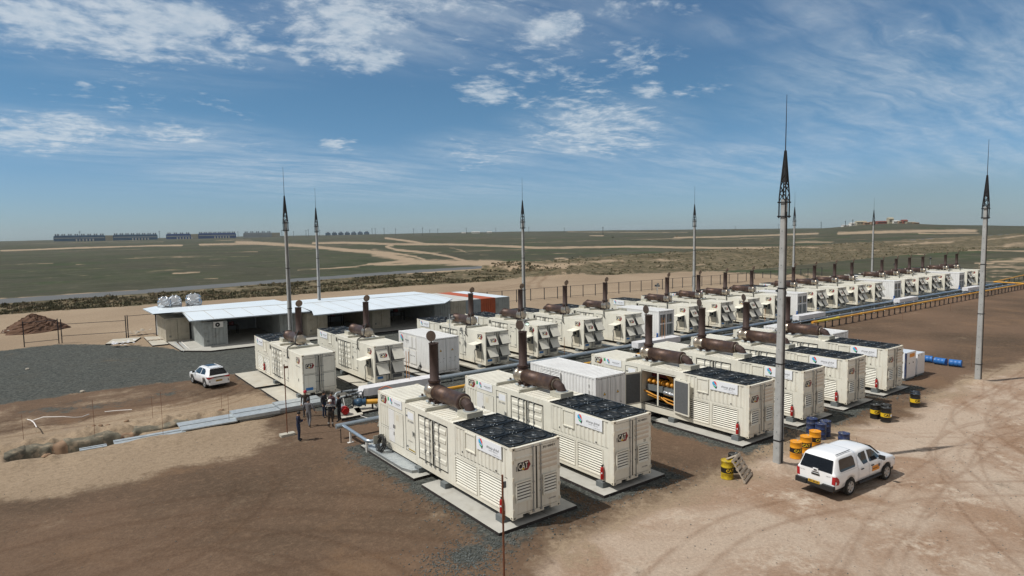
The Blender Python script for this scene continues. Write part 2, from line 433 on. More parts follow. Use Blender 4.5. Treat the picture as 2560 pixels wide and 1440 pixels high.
# point on the ground plane (z) seen at a pixel of the 2560 wide photograph
def G(px, py, z=0.0):
    d = FW + RT*((px-1280)/CAM_F) - UP*((py-720)/CAM_F)
    t = (z-CAM_H)/d.z
    return (d.x*t, d.y*t)

# ------------------------------------------------------------------ ground
def vnoise(x, y, seed=0):
    xi = np.floor(x).astype(np.int64); yi = np.floor(y).astype(np.int64)
    fx = x-xi; fy = y-yi; fx = fx*fx*(3-2*fx); fy = fy*fy*(3-2*fy)
    def h(a, b):
        n = (a*374761393+b*668265263+seed*1442695041) & 0x7fffffff
        n = ((n ^ (n >> 13))*1274126177) & 0x7fffffff
        n = n ^ (n >> 16)
        return (n & 0xffff)/65535.0
    a = h(xi, yi); b = h(xi+1, yi); c = h(xi, yi+1); d = h(xi+1, yi+1)
    return (a*(1-fx)+b*fx)*(1-fy)+(c*(1-fx)+d*fx)*fy
def fbm(x, y, s, o=4, seed=0):
    t = 0; a = 1.0; n = 0
    for i in range(o):
        t = t+a*vnoise(x/s, y/s, seed+i*17); n += a; s /= 2.03; a *= 0.5
    return t/n
def sst(a, b, x):
    t = np.clip((x-a)/(b-a), 0, 1); return t*t*(3-2*t)
def sdf(poly, X, Y):          # >0 inside
    P = np.array(poly, float); d = np.full(X.shape, 1e18); s = np.ones(X.shape)
    n = len(P)
    for i in range(n):
        ax, ay = P[i]; bx, by = P[i-1]
        ex, ey = bx-ax, by-ay; wx, wy = X-ax, Y-ay
        t = np.clip((wx*ex+wy*ey)/(ex*ex+ey*ey+1e-12), 0, 1)
        dx, dy = wx-ex*t, wy-ey*t
        d = np.minimum(d, dx*dx+dy*dy)
        c1 = Y >= ay; c2 = Y < by; c3 = ex*wy > ey*wx
        s = np.where((c1 & c2 & c3) | (~c1 & ~c2 & ~c3), -s, s)
    return -s*np.sqrt(d)
def dline(pts, X, Y):
    d = np.full(X.shape, 1e18)
    for (ax, ay), (bx, by) in zip(pts[:-1], pts[1:]):
        ex, ey = bx-ax, by-ay; wx, wy = X-ax, Y-ay
        t = np.clip((wx*ex+wy*ey)/(ex*ex+ey*ey+1e-12), 0, 1)
        dx, dy = wx-ex*t, wy-ey*t
        d = np.minimum(d, dx*dx+dy*dy)
    return np.sqrt(d)

ROAD = [(-900, 120), (-200, 139), (-60, 152), (-6, 161.5), (17, 165), (45, 173), (92, 184), (140, 189.5), (199, 203.5), (262, 210.5), (377, 216), (587, 229), (873, 236), (2500, 300)]
DITCH = [(-900, 96), (-200, 118), (-60, 128), (-5, 132), (18, 132), (39, 131), (67, 133), (87, 131), (99, 131.5), (118, 127), (148, 118), (171, 108), (201, 112), (284, 117), (412, 109), (900, 110), (2500, 120)]
POLES_F = [(28.84, 17.0), (56.56, 17.28)]
POLES_B = [(18.4, 59.2), (29.5, 82.4), (45.0, 58.4), (76.0, 58.3), (104.3, 59.3), (142.0, 63.2)]

_ez = [(-2000, 2), (0, 0.5), (640, 2.5), (900, 3), (1280, 4.5), (1700, 2), (1950, 1), (2150, 0), (2400, -1), (2600, -3), (6000, -3)]
def height(X, Y):
    r = np.hypot(X, Y); az = np.arctan2(X, Y)-YAW
    az = (az+PI) % (2*PI)-PI
    px = 1280+CAM_F*np.tan(np.clip(az, -1.2, 1.2))
    e = np.interp(px, [a for a, b in _ez], [b for a, b in _ez])
    hr = (CAM_H+e*3500/CAM_F)*sst(700, 3500, r)
    z = hr - 30*sst(3500, 4600, r)
    z = z + 14.5*np.exp(-((px-2215)/130)**2*0.5)*np.exp(-((r-1500)/380)**2*0.5)*(r > 300)
    z = z + 7.0*np.exp(-((px-2500)/240)**2*0.5)*np.exp(-((r-1900)/500)**2*0.5)*(r > 300)
    z = z + (fbm(X, Y, 220, 3, 5)-0.5)*5.0*sst(260, 900, r)
    # hummocks in the scrub between the site and the road
    dn = np.interp(X, [a for a, b in DITCH], [b for a, b in DITCH])
    rn = np.interp(X, [a for a, b in ROAD], [b-8 for a, b in ROAD])
    k = sst(0, 4, Y-dn)*sst(0, 4, rn-Y)
    k2 = k*(X > 108)
    z = z + k*((fbm(X, Y, 5.0, 4, 9)-0.42)*1.5-0.2)
    mid = (Y-dn)/(rn-dn+1e-6)
    z = z + k2*1.8*sst(0.35, 0.8, mid)*(X > 118)
    z = z + (fbm(X, Y, 9, 3, 3)-0.5)*0.16*sst(60, 90, r)
    # site relief
    z = z + (fbm(X, Y, 2.4, 4, 21)-0.5)*0.07
    # spoil along the cable trench
    t = sst(-3.5, -1.5, X)*sst(11.5, 8.5, X)
    back = sst(44.35, 45.0, Y)*sst(47.6, 45.6, Y)*t
    z = z + back*(0.12+1.0*np.clip(fbm(X, Y, 0.75, 4, 33)-0.36, 0, 1))
    fr = sst(42.9, 42.2, Y)*sst(38.5, 42.0, Y)*t
    z = z + fr*(0.06+0.35*np.clip(fbm(X, Y, 1.5, 4, 35)-0.33, 0, 1))
    z = z + 0.22*np.exp(-((X+2.0)**2+(Y-43.2)**2)/0.7)+0.25*np.exp(-((X-0.0)**2+(Y-41.9)**2)/0.1)
    z = z - 0.85*sst(-2.2, -1.5, X)*sst(4.6, 4.2, X)*sst(42.45, 42.75, Y)*sst(44.3, 44.05, Y)
    for (a, b) in POLES_F:
        rr = np.hypot(X-a, Y-b); z = z + 0.30*np.exp(-(rr/0.75)**2)*(0.7+0.6*fbm(X, Y, 0.5, 3, 8))
    # sandy heap by the road
    z = z + 2.0*np.exp(-(((X-117)/5.5)**2+((Y-131)/4.0)**2))
    z = z + 1.2*np.exp(-(((X-108)/8.0)**2+((Y-134)/4.5)**2))
    # ramps of the heaps behind the far generators
    for (a, b, hh) in ((133, 84, .8), (150, 84, 1.0), (160, 86, .8)):
        z = z + hh*np.exp(-(((X-a)/5)**2+((Y-b)/2.5)**2))
    # levelled under pads, pipes and sheds
    lv = sst(-1.5, 0.3, sdf([(12.6, 19), (51, 19), (51, 31), (160, 31), (160, 62), (12.6, 62)], X, Y))
    lv = np.maximum(lv, sst(-1.0, 0.3, sdf([(9, 71.5), (56, 71.5), (56, 88), (9, 88)], X, Y)))
    z = z*(1-lv*0.75)
    z = z + 0.13*np.maximum(sst(-0.9, 0.2, sdf([(13.0, 18.9), (51.3, 18.9), (51.3, 33.5), (13.0, 33.5)], X, Y)), sst(-1.2, 0.3, sdf([(12.6, 43), (160, 43), (160, 60), (12.6, 60)], X, Y)))
    return z

def ray_terrain(px, py):
    d = FW + RT*((px-1280)/CAM_F) - UP*((py-720)/CAM_F)
    hx = math.hypot(d.x, d.y)
    r = np.geomspace(15, 3600, 1500)
    X = d.x/hx*r; Y = d.y/hx*r
    zr = CAM_H+d.z/hx*r
    h = height(X, Y)
    i = np.argmax(zr < h)
    if zr[i] >= h[i]: i = len(r)-30
    return (float(X[i]), float(Y[i]), float(h[i]))

def build_ground():
    st = R_(0.13)
    ang = np.concatenate([np.arange(YAW-R_(48), YAW+R_(48), st), np.arange(YAW+R_(48), YAW-R_(48)+2*PI-0.01, R_(5))])
    rr = [2.0]
    while rr[-1] < 4700:
        q = rr[-1]
        d = q*q*2.0/(1599*11.78)
        d = max(0.17 if q > 14 else 0.6, min(d, q*0.03))
        rr.append(q+d)
    rr = np.array(rr)
    A, Rr = np.meshgrid(ang, rr)
    X = Rr*np.sin(A); Y = Rr*np.cos(A)
    X = X.ravel(); Y = Y.ravel()
    Z = height(X, Y)
    na, nr = len(ang), len(rr)
    nv = na*nr
    idx = np.arange(nv).reshape(nr, na)
    a = idx[:-1, :]; b = np.roll(a, -1, axis=1); c = np.roll(idx[1:, :], -1, axis=1); d = idx[1:, :]
    quads = np.stack([a, d, c, b], -1).reshape(-1, 4)
    me = bpy.data.meshes.new('ground')
    me.vertices.add(nv); me.vertices.foreach_set('co', np.stack([X, Y, Z], 1).ravel())
    nf = len(quads)
    me.loops.add(nf*4); me.loops.foreach_set('vertex_index', quads.ravel())
    me.polygons.add(nf); me.polygons.foreach_set('loop_start', np.arange(nf)*4); me.polygons.foreach_set('loop_total', np.full(nf, 4))
    me.update(calc_edges=True); me.validate()
    me.polygons.foreach_set('use_smooth', np.ones(nf, bool))
    r = np.hypot(X, Y)
    def put(name, v):
        at = me.attributes.new(name, 'FLOAT', 'POINT'); at.data.foreach_set('value', np.clip(v, 0, 1).astype(np.float32))
    soft = lambda s, w: 0.5+s/(2*w)
    # steppe beyond the site
    dn = np.interp(X, [p[0] for p in DITCH], [p[1] for p in DITCH])
    field = np.maximum(soft(Y-dn, 2.5), soft(sdf([(158, 30), (420, 19), (4500, 10), (4500, 130), (160, 130), (150, 84), (168, 70)], X, Y), 8))
    put('field', field)
    droad = dline(ROAD, X, Y)
    put('asphalt', soft(5.9-droad, 1.5))
    rn = np.interp(X, [p[0] for p in ROAD], [p[1] for p in ROAD])
    put('scrub', np.clip(soft(Y-dn-0.5, 2.0), 0, 1)*np.clip(soft(rn-6.5-Y, 2.0), 0, 1)*(X < 900))
    grav = sdf([(-90, 57), (-3, 59), (3.7, 59.2), (9.8, 58.5), (13.2, 57.7), (13.3, 52), (12.9, 45.5), (14.6, 43), (15.6, 38.6), (18, 38), (18, 32), (24, 31.5), (50, 31.5), (50, 41), (160, 41.0), (160, 50), (160, 66), (56, 66), (56, 73), (12, 73.5), (9.7, 79.6), (5.5, 84.6), (1.4, 89), (-3.8, 88), (-30, 92), (-90, 95)], X, Y)
    for (x0, x1, y0, y1) in ((13.1, 18.2, 18.95, 33.2), (18.8, 24.0, 18.95, 33), (29.1, 34.3, 18.9, 33), (34.6, 39.8, 18.9, 33), (40, 45.3, 18.9, 33), (45.6, 51.0, 18.9, 33)):
        grav = np.maximum(grav, sdf([(x0, y0), (x1, y0), (x1, y1), (x0, y1)], X, Y))
    put('gravel', np.maximum(soft(grav, 1.1), np.maximum(0.62-np.hypot((X-3.2)/5.5, (Y-54.6)/1.6)*0.3, 0.75-np.hypot((X-12.2), (Y-19.2))*0.5)))
    brown = sdf([(-90, 41), (-12, 38.5), (-2, 37), (2.3, 35.6), (8.4, 36.1), (10, 37.6), (11.0, 42), (12.5, 45), (160, 45), (158, 38), (175, 30), (420, 18.5), (900, 14), (150, 15), (70, 17.6), (60, 18.0), (53, 18.6), (43, 17.0), (38, 18.7), (33, 19.3), (28, 18.6), (25, 18.3), (21.5, 18.2), (15, 18.0), (12.3, 16.2), (10.5, 14), (9, 0), (-90, -20)], X, Y)
    brown = np.maximum(brown, np.minimum(sdf([(-90, 48.5), (-3, 49.5), (4, 50.5), (11, 50), (13.5, 47), (13.5, 58.5), (9.8, 59.5), (-3, 60), (-90, 59)], X, Y), 1.0)*0.75)
    put('brown', soft(brown, 1.3))
    pale = sdf([(12.8, 16.8), (25, 17.7), (40, 17.4), (60, 17.0), (150, 14), (150, -60), (11, -60), (11.5, 10)], X, Y)
    put('pale', soft(pale, 1.6))
    # tracks worn in the steppe, where the photograph shows them
    dd = np.stack([X, Y, Z-CAM_H], 1); zc = dd@np.array(FW)
    zc = np.where(zc < 1, 1, zc)
    U = 1280+CAM_F*(dd@np.array(RT))/zc; V = 720-CAM_F*(dd@np.array(UP))/zc
    tr = np.zeros(nv)
    def T(s, ox, oy, pts, w, amp=1.0):
        P = [(ox+u/s, oy+v/s) for u, v in pts]
        m = (r > 120)
        d = np.full(nv, 1e9); d[m] = dline(P, U[m], V[m])
        nonlocal tr
        tr = np.maximum(tr, amp*np.clip(1-d/(2*w), 0, 1))
    a = (3.657, 580, 560)
    T(*a, [(40, 168), (180, 172), (320, 180), (500, 190), (750, 207), (1000, 235), (1300, 258)], 3.2)
    T(*a, [(1300, 262), (1450, 288), (1540, 318), (1640, 335)], 7)
    T(*a, [(1250, 245), (1500, 270), (1680, 300), (1760, 325)], 1.8)
    T(*a, [(1560, 338), (1750, 348), (2000, 350), (2300, 360), (2570, 372)], 5.0)
    T(*a, [(1240, 370), (1400, 358), (1560, 345)], 2.2)
    T(*a, [(1300, 375), (1600, 368), (1750, 355)], 1.6, .9)
    T(*a, [(600, 420), (900, 406), (1100, 392), (1240, 372)], 1.1, .8)
    T(*a, [(740, 175), (1000, 170), (1200, 174), (1450, 184), (1750, 184), (2100, 190), (2570, 204)], 2.2)
    T(*a, [(1400, 128), (1500, 140), (1650, 162), (1760, 180)], 2.0)
    T(*a, [(1410, 208), (1440, 196), (1470, 198)], 1.6); T(*a, [(1410, 208), (1500, 235), (1800, 266), (2000, 300), (2080, 325), (2150, 345)], 2.3)
    T(*a, [(1600, 455), (1800, 440), (2200, 418), (2560, 400)], 1.6, .9)
    T(*a, [(1990, 215), (2100, 240), (2170, 275), (2340, 285)], 1.0, .7)
    T(4, 0, 560, [(0, 267), (300, 258), (600, 245), (1100, 230), (1500, 218), (1820, 214)], 1.5)
    T(4, 0, 560, [(2000, 208), (2300, 200), (2560, 195)], 2.2); T(4, 0, 560, [(2390, 185), (2520, 184)], 3)
    T(4, 0, 560, [(0, 748), (250, 735), (500, 718), (850, 695), (1200, 675), (1370, 668)], 1.5, .9)
    T(4, 0, 560, [(2040, 545), (2180, 545)], 1.3, .7); T(4, 0, 560, [(1480, 660), (1900, 640), (2330, 612)], 1.0, .6)
    T(4, 0, 560, [(760, 405), (860, 408)], 1.3, .6); T(4, 0, 560, [(1730, 495), (2000, 480)], 1.6, .6)
    b = (3.657, 1200, 540)
    T(*b, [(0, 268), (250, 277), (500, 290), (800, 288), (1100, 283), (1350, 280), (1800, 288), (2200, 291), (2600, 292)], 2.2)
    T(*b, [(0, 430), (200, 435), (400, 455), (600, 462), (780, 460)], 6.0)
    T(*b, [(780, 445), (1000, 430), (1170, 408), (1310, 412)], 3.2, .75)
    T(*b, [(1480, 408), (1700, 398), (1880, 390)], 1.8, .6)
    T(*b, [(1780, 197), (2100, 192), (2300, 186), (2570, 178)], 1.5, .9)
    T(*b, [(690, 392), (750, 385), (800, 395)], 2.0, .8); T(*b, [(1000, 180), (1130, 180)], 1.0)
    T(*b, [(800, 145), (1400, 150), (1900, 150)], 1.0, .6); T(*b, [(1700, 338), (1830, 340)], 1.6, .5)
    c = (3.879, 1900, 500)
    T(*c, [(760, 322), (900, 318), (1100, 312), (1500, 303), (1900, 298), (2090, 300)], 3.0)
    T(*c, [(1540, 325), (1900, 322), (2120, 322)], 1.4, .7); T(*c, [(340, 410), (520, 407), (700, 408)], 1.6, .8)
    T(*c, [(0, 457), (400, 458), (640, 464), (770, 468)], 1.5, .8); T(*c, [(1300, 440), (1500, 425), (1880, 405)], 2.0, .7)
    T(*c, [(0, 345), (200, 337), (560, 325)], 1.8, .8); T(*c, [(2000, 490), (2130, 488), (2570, 494)], 1.5, .9)
    T(*c, [(2380, 450), (2450, 430), (2570, 428)], 5, .6); T(*c, [(2200, 385), (2400, 360), (2570, 342)], 1.5, .7)
    T(*c, [(700, 430), (900, 425), (1100, 432)], 1.6, .5)
    for q in range(26):
        y0 = 590+q*11.0; x0 = 2090+rng.uniform(-60, 120)+max(0, q-8)*8
        T(*c, [(x0, y0), (x0+180, y0-8-rng.uniform(0, 14)), (2620, y0-26-rng.uniform(0, 10))], rng.uniform(.8, 2.4), rng.uniform(.35, .7))
    sr = random.Random(3)
    for q in range(150):
        y0 = 596+150*sr.random()**1.3; x0 = sr.uniform(-50, 2500); ln = sr.uniform(30, 330); sl = -.028-.10*max(0, (y0-640)/100)*sr.random()
        T(1, 0, 0, [(x0, y0), (x0+ln*.5, y0+ln*.5*sl+sr.uniform(-1, 1)), (x0+ln, y0+ln*sl)], sr.uniform(.5, 1.3), sr.uniform(.22, .5))
    put('track', tr)
    lush = sst(1500, 900, U)*sst(168, 190, Y)*sst(720, 420, r)
    lush = np.maximum(lush, .8*np.exp(-((U-1310)/170)**2)*np.exp(-((V-628)/7)**2)*(r > 150))
    for q in range(70):
        u0 = sr.uniform(0, 2560); v0 = 600+140*sr.random()**1.4; a_ = sr.uniform(40, 190); b_ = sr.uniform(1.5, 6)*(1+(v0-600)/90)
        lush = np.maximum(lush*(1 if q % 3 else 1-.75*np.exp(-((U-u0)/a_)**2-((V-v0+.03*(U-u0))/b_)**2)), (.75*np.exp(-((U-u0)/a_)**2-((V-v0+.03*(U-u0))/b_)**2) if q % 3 else 0)*(r > 150))
    put('lush', lush)
    # tyre marks on the site
    tm = np.zeros(nv)
    near = (Y < 62) & (r < 130) & (r > 10)
    def TT(pts, w=0.16, gap=1.6, amp=0.8):
        nonlocal tm
        P = [Vector((p[0], p[1])) for p in pts]
        # smooth the line
        Q = []
        for i in range(len(P)-1):
            p0 = P[max(i-1, 0)]; p1 = P[i]; p2 = P[i+1]; p3 = P[min(i+2, len(P)-1)]
            for k in range(6):
                t = k/6
                Q.append(0.5*((2*p1)+(-p0+p2)*t+(2*p0-5*p1+4*p2-p3)*t*t+(-p0+3*p1-3*p2+p3)*t**3))
        Q.append(P[-1])
        for sgn in (-1, 1):
            L = []
            for i, q in enumerate(Q):
                t = (Q[min(i+1, len(Q)-1)]-Q[max(i-1, 0)]).normalized()
                L.append((q.x-t.y*sgn*gap/2, q.y+t.x*sgn*gap/2))
            d = np.full(nv, 1e9); d[near] = dline(L, X[near], Y[near])
            tm = np.maximum(tm, amp*np.clip(1-d/(w*1.6), 0, 1))
    for pts in ([(20, 9), (30, 11.5), (42, 12), (60, 11), (85, 9)], [(24, 3), (31, 9), (40, 13), (52, 14.5), (75, 13)], [(14, 13), (22, 14.5), (30, 12), (36, 8)],
                [(35, 6), (40, 11), (46, 14.5), (54, 15), (70, 16)], [(38, 14.5), (44, 10), (52, 8), (66, 7)], [(33, 10), (38, 13), (45, 13), (50, 9), (52, 3)],
                [(40, 3), (43, 9), (50, 13.5), (62, 15), (90, 15)], [(46, 5), (50, 10), (58, 12.5), (80, 12)], [(28, 6), (36, 7), (50, 5), (70, 2)], [(16, 8), (24, 10.5), (33, 11)],
                [(36, 12.2), (42, 13.0), (50, 11.5), (60, 12.8)], [(44, 8), (49, 12.5), (56, 16), (64, 17)]):
        TT(pts, rng.uniform(.06, .13), rng.uniform(1.2, 1.9), rng.uniform(.45, .85))
    rr_ = random.Random(5)
    for q in range(22):
        x = rr_.uniform(16, 95); y = rr_.uniform(-8, 15.5)
        a = rr_.gauss(0.1, .5); k = rr_.gauss(0, .05); pts = []
        for j in range(8): pts.append((x, y)); x += 2.6*math.cos(a); y += 2.6*math.sin(a); a += k*2.6
        if max(p[1] for p in pts) > 17.5: continue
        TT(pts, rr_.uniform(.05, .10), rr_.uniform(1.3, 1.8), rr_.uniform(.3, .6))
    for q in range(14):
        x = rr_.uniform(-14, 8); y = rr_.uniform(14, 34); a = rr_.gauss(-.3, .35); k = rr_.gauss(0, .06); pts = []
        for j in range(8): pts.append((x, y)); x += 2.2*math.cos(a); y += 2.2*math.sin(a); a += k*2.2
        if max(p[0]-12.4 for p in pts) > 0 : continue
        TT(pts, rr_.uniform(.1, .2), 1.7, rr_.uniform(.3, .6))
    for pts in ([(-8, 24), (0, 27), (8, 26), (13, 21)], [(-10, 20), (-2, 22.5), (7, 21.5), (12, 18.5)], [(-8, 31), (0, 31.5), (7, 29.5), (11.5, 25)], [(-4, 16), (4, 19), (10, 18)]):
        TT(pts, .2, 1.9, .45)
    for pts in ([(-6, 53), (2, 51.5), (8, 51), (12, 54)], [(-6, 49.5), (3, 49.3), (9, 49.6), (12.5, 52), (12.5, 55)], [(4, 48), (9, 48.4), (12.3, 50.5)]):
        TT(pts, .16, 1.7, .7)
    for pts in ([(86, 108), (94, 118), (104, 128), (110, 134)], [(60, 108), (80, 112), (98, 122)]): 
        near = (Y < 140); TT(pts, .5, 2.4, .7)
    put('tyre', tm)
    o = bpy.data.objects.new('ground', me); COL.objects.link(o)
    tag(o, 'flat bare earth, gravel yard and green steppe running to the horizon', 'ground', kind='structure')
    # material
    m = bpy.data.materials.new('ground'); m.use_nodes = True; me.materials.append(m)
    t = NT(m.node_tree); bs = m.node_tree.nodes['Principled BSDF']; L = m.node_tree.links
    bs.inputs['Roughness'].default_value = 0.95; bs.inputs['Specular IOR Level'].default_value = 0.12
    geo = t.n('ShaderNodeNewGeometry'); p = geo.outputs['Position']
    at = lambda n: t.n('ShaderNodeAttribute', attribute_name=n).outputs['Fac']
    nA = t.noise(p, 0.45, 8, 0.62)        # metre sized
    nB = t.noise(p, 0.06, 6, 0.6)        # wide patches
    nC = t.noise(p, 3.2, 8, 0.7)         # fine
    nD = t.noise(p, 0.012, 5, 0.6)
    nE = t.noise(p, 14.0, 4, 0.7)
    nF = t.noise(p, 0.16, 7, 0.68, 0.6)
    ragged = t.m('ADD', t.m('ADD', t.m('MULTIPLY', t.m('SUBTRACT', nA, 0.5), 1.5), t.m('MULTIPLY', t.m('SUBTRACT', nF, 0.5), 1.6)), t.m('MULTIPLY', t.m('SUBTRACT', nC, 0.5), 0.8))
    def msk(name, k=1.0, w=0.10):
        return t.mr(t.m('ADD', at(name), t.m('MULTIPLY', ragged, k)), 0.5-w, 0.5+w)
    # tan sand behind and around
    base = t.mix(t.mr(nB, 0.35, 0.65), (0.275, 0.208, 0.145), (0.335, 0.258, 0.182))
    base = t.mix(t.mr(nC, 0.42, 0.75), base, (0.215, 0.160, 0.108))
    # pale trampled sand
    pal = t.mix(t.mr(nF, 0.36, 0.62), (0.285, 0.190, 0.130), (0.415, 0.330, 0.260))
    pal = t.mix(t.mr(t.m('ADD', t.m('MULTIPLY', nA, 0.6), t.m('MULTIPLY', nC, 0.4)), 0.50, 0.66), pal, (0.50, 0.415, 0.335))
    pal = t.mix(t.mr(nC, 0.60, 0.74, 0, 0.75), pal, (0.25, 0.165, 0.115))
    pal = t.mix(t.mr(nD, 0.4, 0.6, 0, 0.5), pal, (0.325, 0.232, 0.172))
    col = t.mix(msk('pale', 1.1, 0.25), base, pal)
    br = t.mix(t.mr(nB, 0.28, 0.72), (0.075, 0.053, 0.036), (0.170, 0.110, 0.074))
    br = t.mix(t.mr(nF, 0.52, 0.72, 0, 0.55), br, (0.210, 0.130, 0.076))
    br = t.mix(t.mr(nC, 0.45, 0.7, 0, 0.6), br, (0.185, 0.125, 0.084))
    br = t.mix(t.mr(nE, 0.62, 0.72, 0, 0.45), br, (0.30, 0.225, 0.165))
    col = t.mix(msk('brown', 1.0, 0.30), col, br)
    vor = t.n('ShaderNodeTexVoronoi'); L.new(p, vor.inputs['Vector']); vor.inputs['Scale'].default_value = 7.0
    sp = t.n('ShaderNodeSeparateXYZ'); L.new(vor.outputs['Color'], sp.inputs[0])
    gr = t.mix(sp.outputs[0], (0.040, 0.044, 0.041), (0.108, 0.113, 0.103))
    gr = t.mix(t.mr(nA, 0.45, 0.75, 0, 0.6), gr, (0.080, 0.079, 0.068))
    gr = t.mix(t.mr(nF, 0.60, 0.72, 0, 0.75), gr, (0.15, 0.115, 0.078))
    col = t.mix(msk('gravel', 0.8, 0.10), col, gr)
    # steppe
    fd = t.mix(t.mr(nD, 0.35, 0.65), (0.052, 0.054, 0.034), (0.080, 0.076, 0.052))
    fd = t.mix(t.mr(t.noise(p, 0.021, 6, 0.62, 0.4), 0.50, 0.66), fd, (0.040, 0.062, 0.024))
    fd = t.mix(t.mr(nB, 0.48, 0.72, 0, 0.6), fd, (0.105, 0.088, 0.060))
    fd = t.mix(t.mr(nF, 0.50, 0.75, 0, 0.6), fd, (0.034, 0.042, 0.022))
    fd = t.mix(t.mr(t.noise(p, 0.0045, 5, 0.6), 0.52, 0.7, 0, 0.55), fd, (0.098, 0.080, 0.056))
    fd = t.mix(t.m('MULTIPLY', at('lush'), t.mr(nB, 0.35, 0.62, .35, .9)), fd, t.mix(t.mr(nD, .4, .6), (0.058, 0.056, 0.039), (0.036, 0.050, 0.022)))
    fd = t.mix(t.mr(nF, 0.30, 0.48, .55, 0), fd, (0.135, 0.120, 0.085))
    fd = t.mix(t.mr(nB, 0.52, 0.66, 0, .5), fd, (0.030, 0.034, 0.020))
    sb = t.mix(t.mr(nA, 0.4, 0.62), (0.075, 0.068, 0.038), (0.195, 0.155, 0.100))
    sb = t.mix(t.mr(nB, 0.45, 0.65, 0, 0.6), sb, (0.060, 0.050, 0.028))
    fd = t.mix(msk('scrub', 0.8, 0.15), fd, sb)
    # the dry plain to the right
    trk = t.m('ADD', at('track'), t.m('ADD', t.m('MULTIPLY', t.m('SUBTRACT', nB, 0.5), 1.5), t.m('ADD', t.m('MULTIPLY', t.m('SUBTRACT', nD, 0.5), 1.1), t.m('MULTIPLY', t.m('SUBTRACT', nF, 0.5), 1.3))))
    trk = t.m('MULTIPLY', t.mr(trk, 0.22, 0.72), t.mr(at('track'), 0.02, 0.3))
    fd = t.mix(trk, fd, t.mix(nF, (0.26, 0.20, 0.14), (0.38, 0.29, 0.20)))
    col = t.mix(msk('field', 0.9, 0.12), col, fd)
    col = t.mix(t.mr(at('asphalt'), 0.42, 0.6), col, t.mix(nA, (0.115, 0.122, 0.128), (0.135, 0.140, 0.142)))
    nG = t.noise(p, 8.0, 7, 0.85)
    gv = t.n('ShaderNodeCombineXYZ'); gf = t.mr(nG, 0.32, 0.68, 0.74, 1.24, smooth=False)
    for i in range(3): L.new(gf, gv.inputs[i])
    col = t.mix(1.0, col, gv.outputs[0], 'MULTIPLY')
    ty = t.m('MULTIPLY', at('tyre'), t.mr(nA, 0.28, 0.52))
    dk = t.n('ShaderNodeMixRGB'); dk.blend_type = 'MULTIPLY'; L.new(t.m('MULTIPLY', ty, 0.85), dk.inputs[0]); L.new(col, dk.inputs[1]); dk.inputs[2].default_value = (0.58, 0.49, 0.43, 1)
    L.new(dk.outputs[0], bs.inputs['Base Color'])
    hgt = t.m('ADD', t.m('MULTIPLY', nC, 0.5), t.m('ADD', t.m('MULTIPLY', nG, 0.35), t.m('MULTIPLY', sp.outputs[1], t.m('MULTIPLY', at('gravel'), 0.35))))
    hgt = t.m('SUBTRACT', hgt, t.m('MULTIPLY', at('tyre'), 0.35))
    bp = t.n('ShaderNodeBump'); bp.inputs['Distance'].default_value = 0.11; bp.inputs['Strength'].default_value = 0.9
    L.new(hgt, bp.inputs['Height']); L.new(bp.outputs[0], bs.inputs['Normal'])
    return o
build_ground()

def tri_cloud(name, verts, tris, m, label, cat):
    me = bpy.data.meshes.new(name); nv = len(verts); nf = len(tris)
    me.vertices.add(nv); me.vertices.foreach_set('co', verts.astype(np.float32).ravel())
    me.loops.add(nf*3); me.loops.foreach_set('vertex_index', tris.ravel().astype(np.int32))
    me.polygons.add(nf); me.polygons.foreach_set('loop_start', np.arange(nf)*3); me.polygons.foreach_set('loop_total', np.full(nf, 3))
    me.update(calc_edges=True); me.materials.append(MAT[m])
    o = bpy.data.objects.new(name, me); COL.objects.link(o)
    return tag(o, label, cat, kind='stuff')

mat('bush', (0.105, 0.100, 0.055), 0.95, var=0.35, vscale=0.6, col2=(0.27, 0.215, 0.14), c2fac=(0.45, 0.62), c2scale=0.22)
mat('stone', (0.15, 0.165, 0.16), 0.9, var=0.4, vscale=6, col2=(0.08, 0.09, 0.085), c2fac=(.45, .6), c2scale=9)
def scrub():
    P = []
    n = 15000
    x = rng.uniform(-75, 420, n); x = np.where(rng.random(n) < 0.62, rng.uniform(-30, 130, n), x)
    dn = np.interp(x, [a for a, b in DITCH], [b for a, b in DITCH]); rn = np.interp(x, [a for a, b in ROAD], [b-8 for a, b in ROAD])
    y = dn+0.5+(rn-dn-1)*rng.random(n)
    keep = fbm(x, y, 7, 3, 77) > 0.42
    keep &= ~((x > 99) & (x < 126) & (y < 150))
    x = x[keep]; y = y[keep]; z = height(x, y)
    n = len(x); K = 7
    V = np.zeros((n, K*3, 3))
    s = rng.uniform(0.2, 0.55, n)*np.where(rng.random(n) < 0.08, 1.6, 1.0)
    for k in range(K):
        a = rng.uniform(0, 2*PI, n); q = rng.uniform(0.1, 0.7, n)*s
        cx = x+np.cos(a)*q; cy = y+np.sin(a)*q
        h = s*rng.uniform(0.4, 1.0, n)
        b = rng.uniform(0, PI, n); w = s*rng.uniform(0.25, 0.6, n)
        V[:, k*3+0] = np.stack([cx-np.cos(b)*w, cy-np.sin(b)*w, z-0.05+h*0.1], 1)
        V[:, k*3+1] = np.stack([cx+np.cos(b)*w, cy+np.sin(b)*w, z-0.05+h*0.1], 1)
        V[:, k*3+2] = np.stack([cx+rng.normal(0, .2, n)*s, cy+rng.normal(0, .2, n)*s, z+h], 1)
    V = V.reshape(-1, 3)
    T = np.arange(len(V)).reshape(-1, 3)
    tri_cloud('scrub', V, T, 'bush', 'low dry scrub covering the verge between the yard and the road', 'scrub')
scrub()
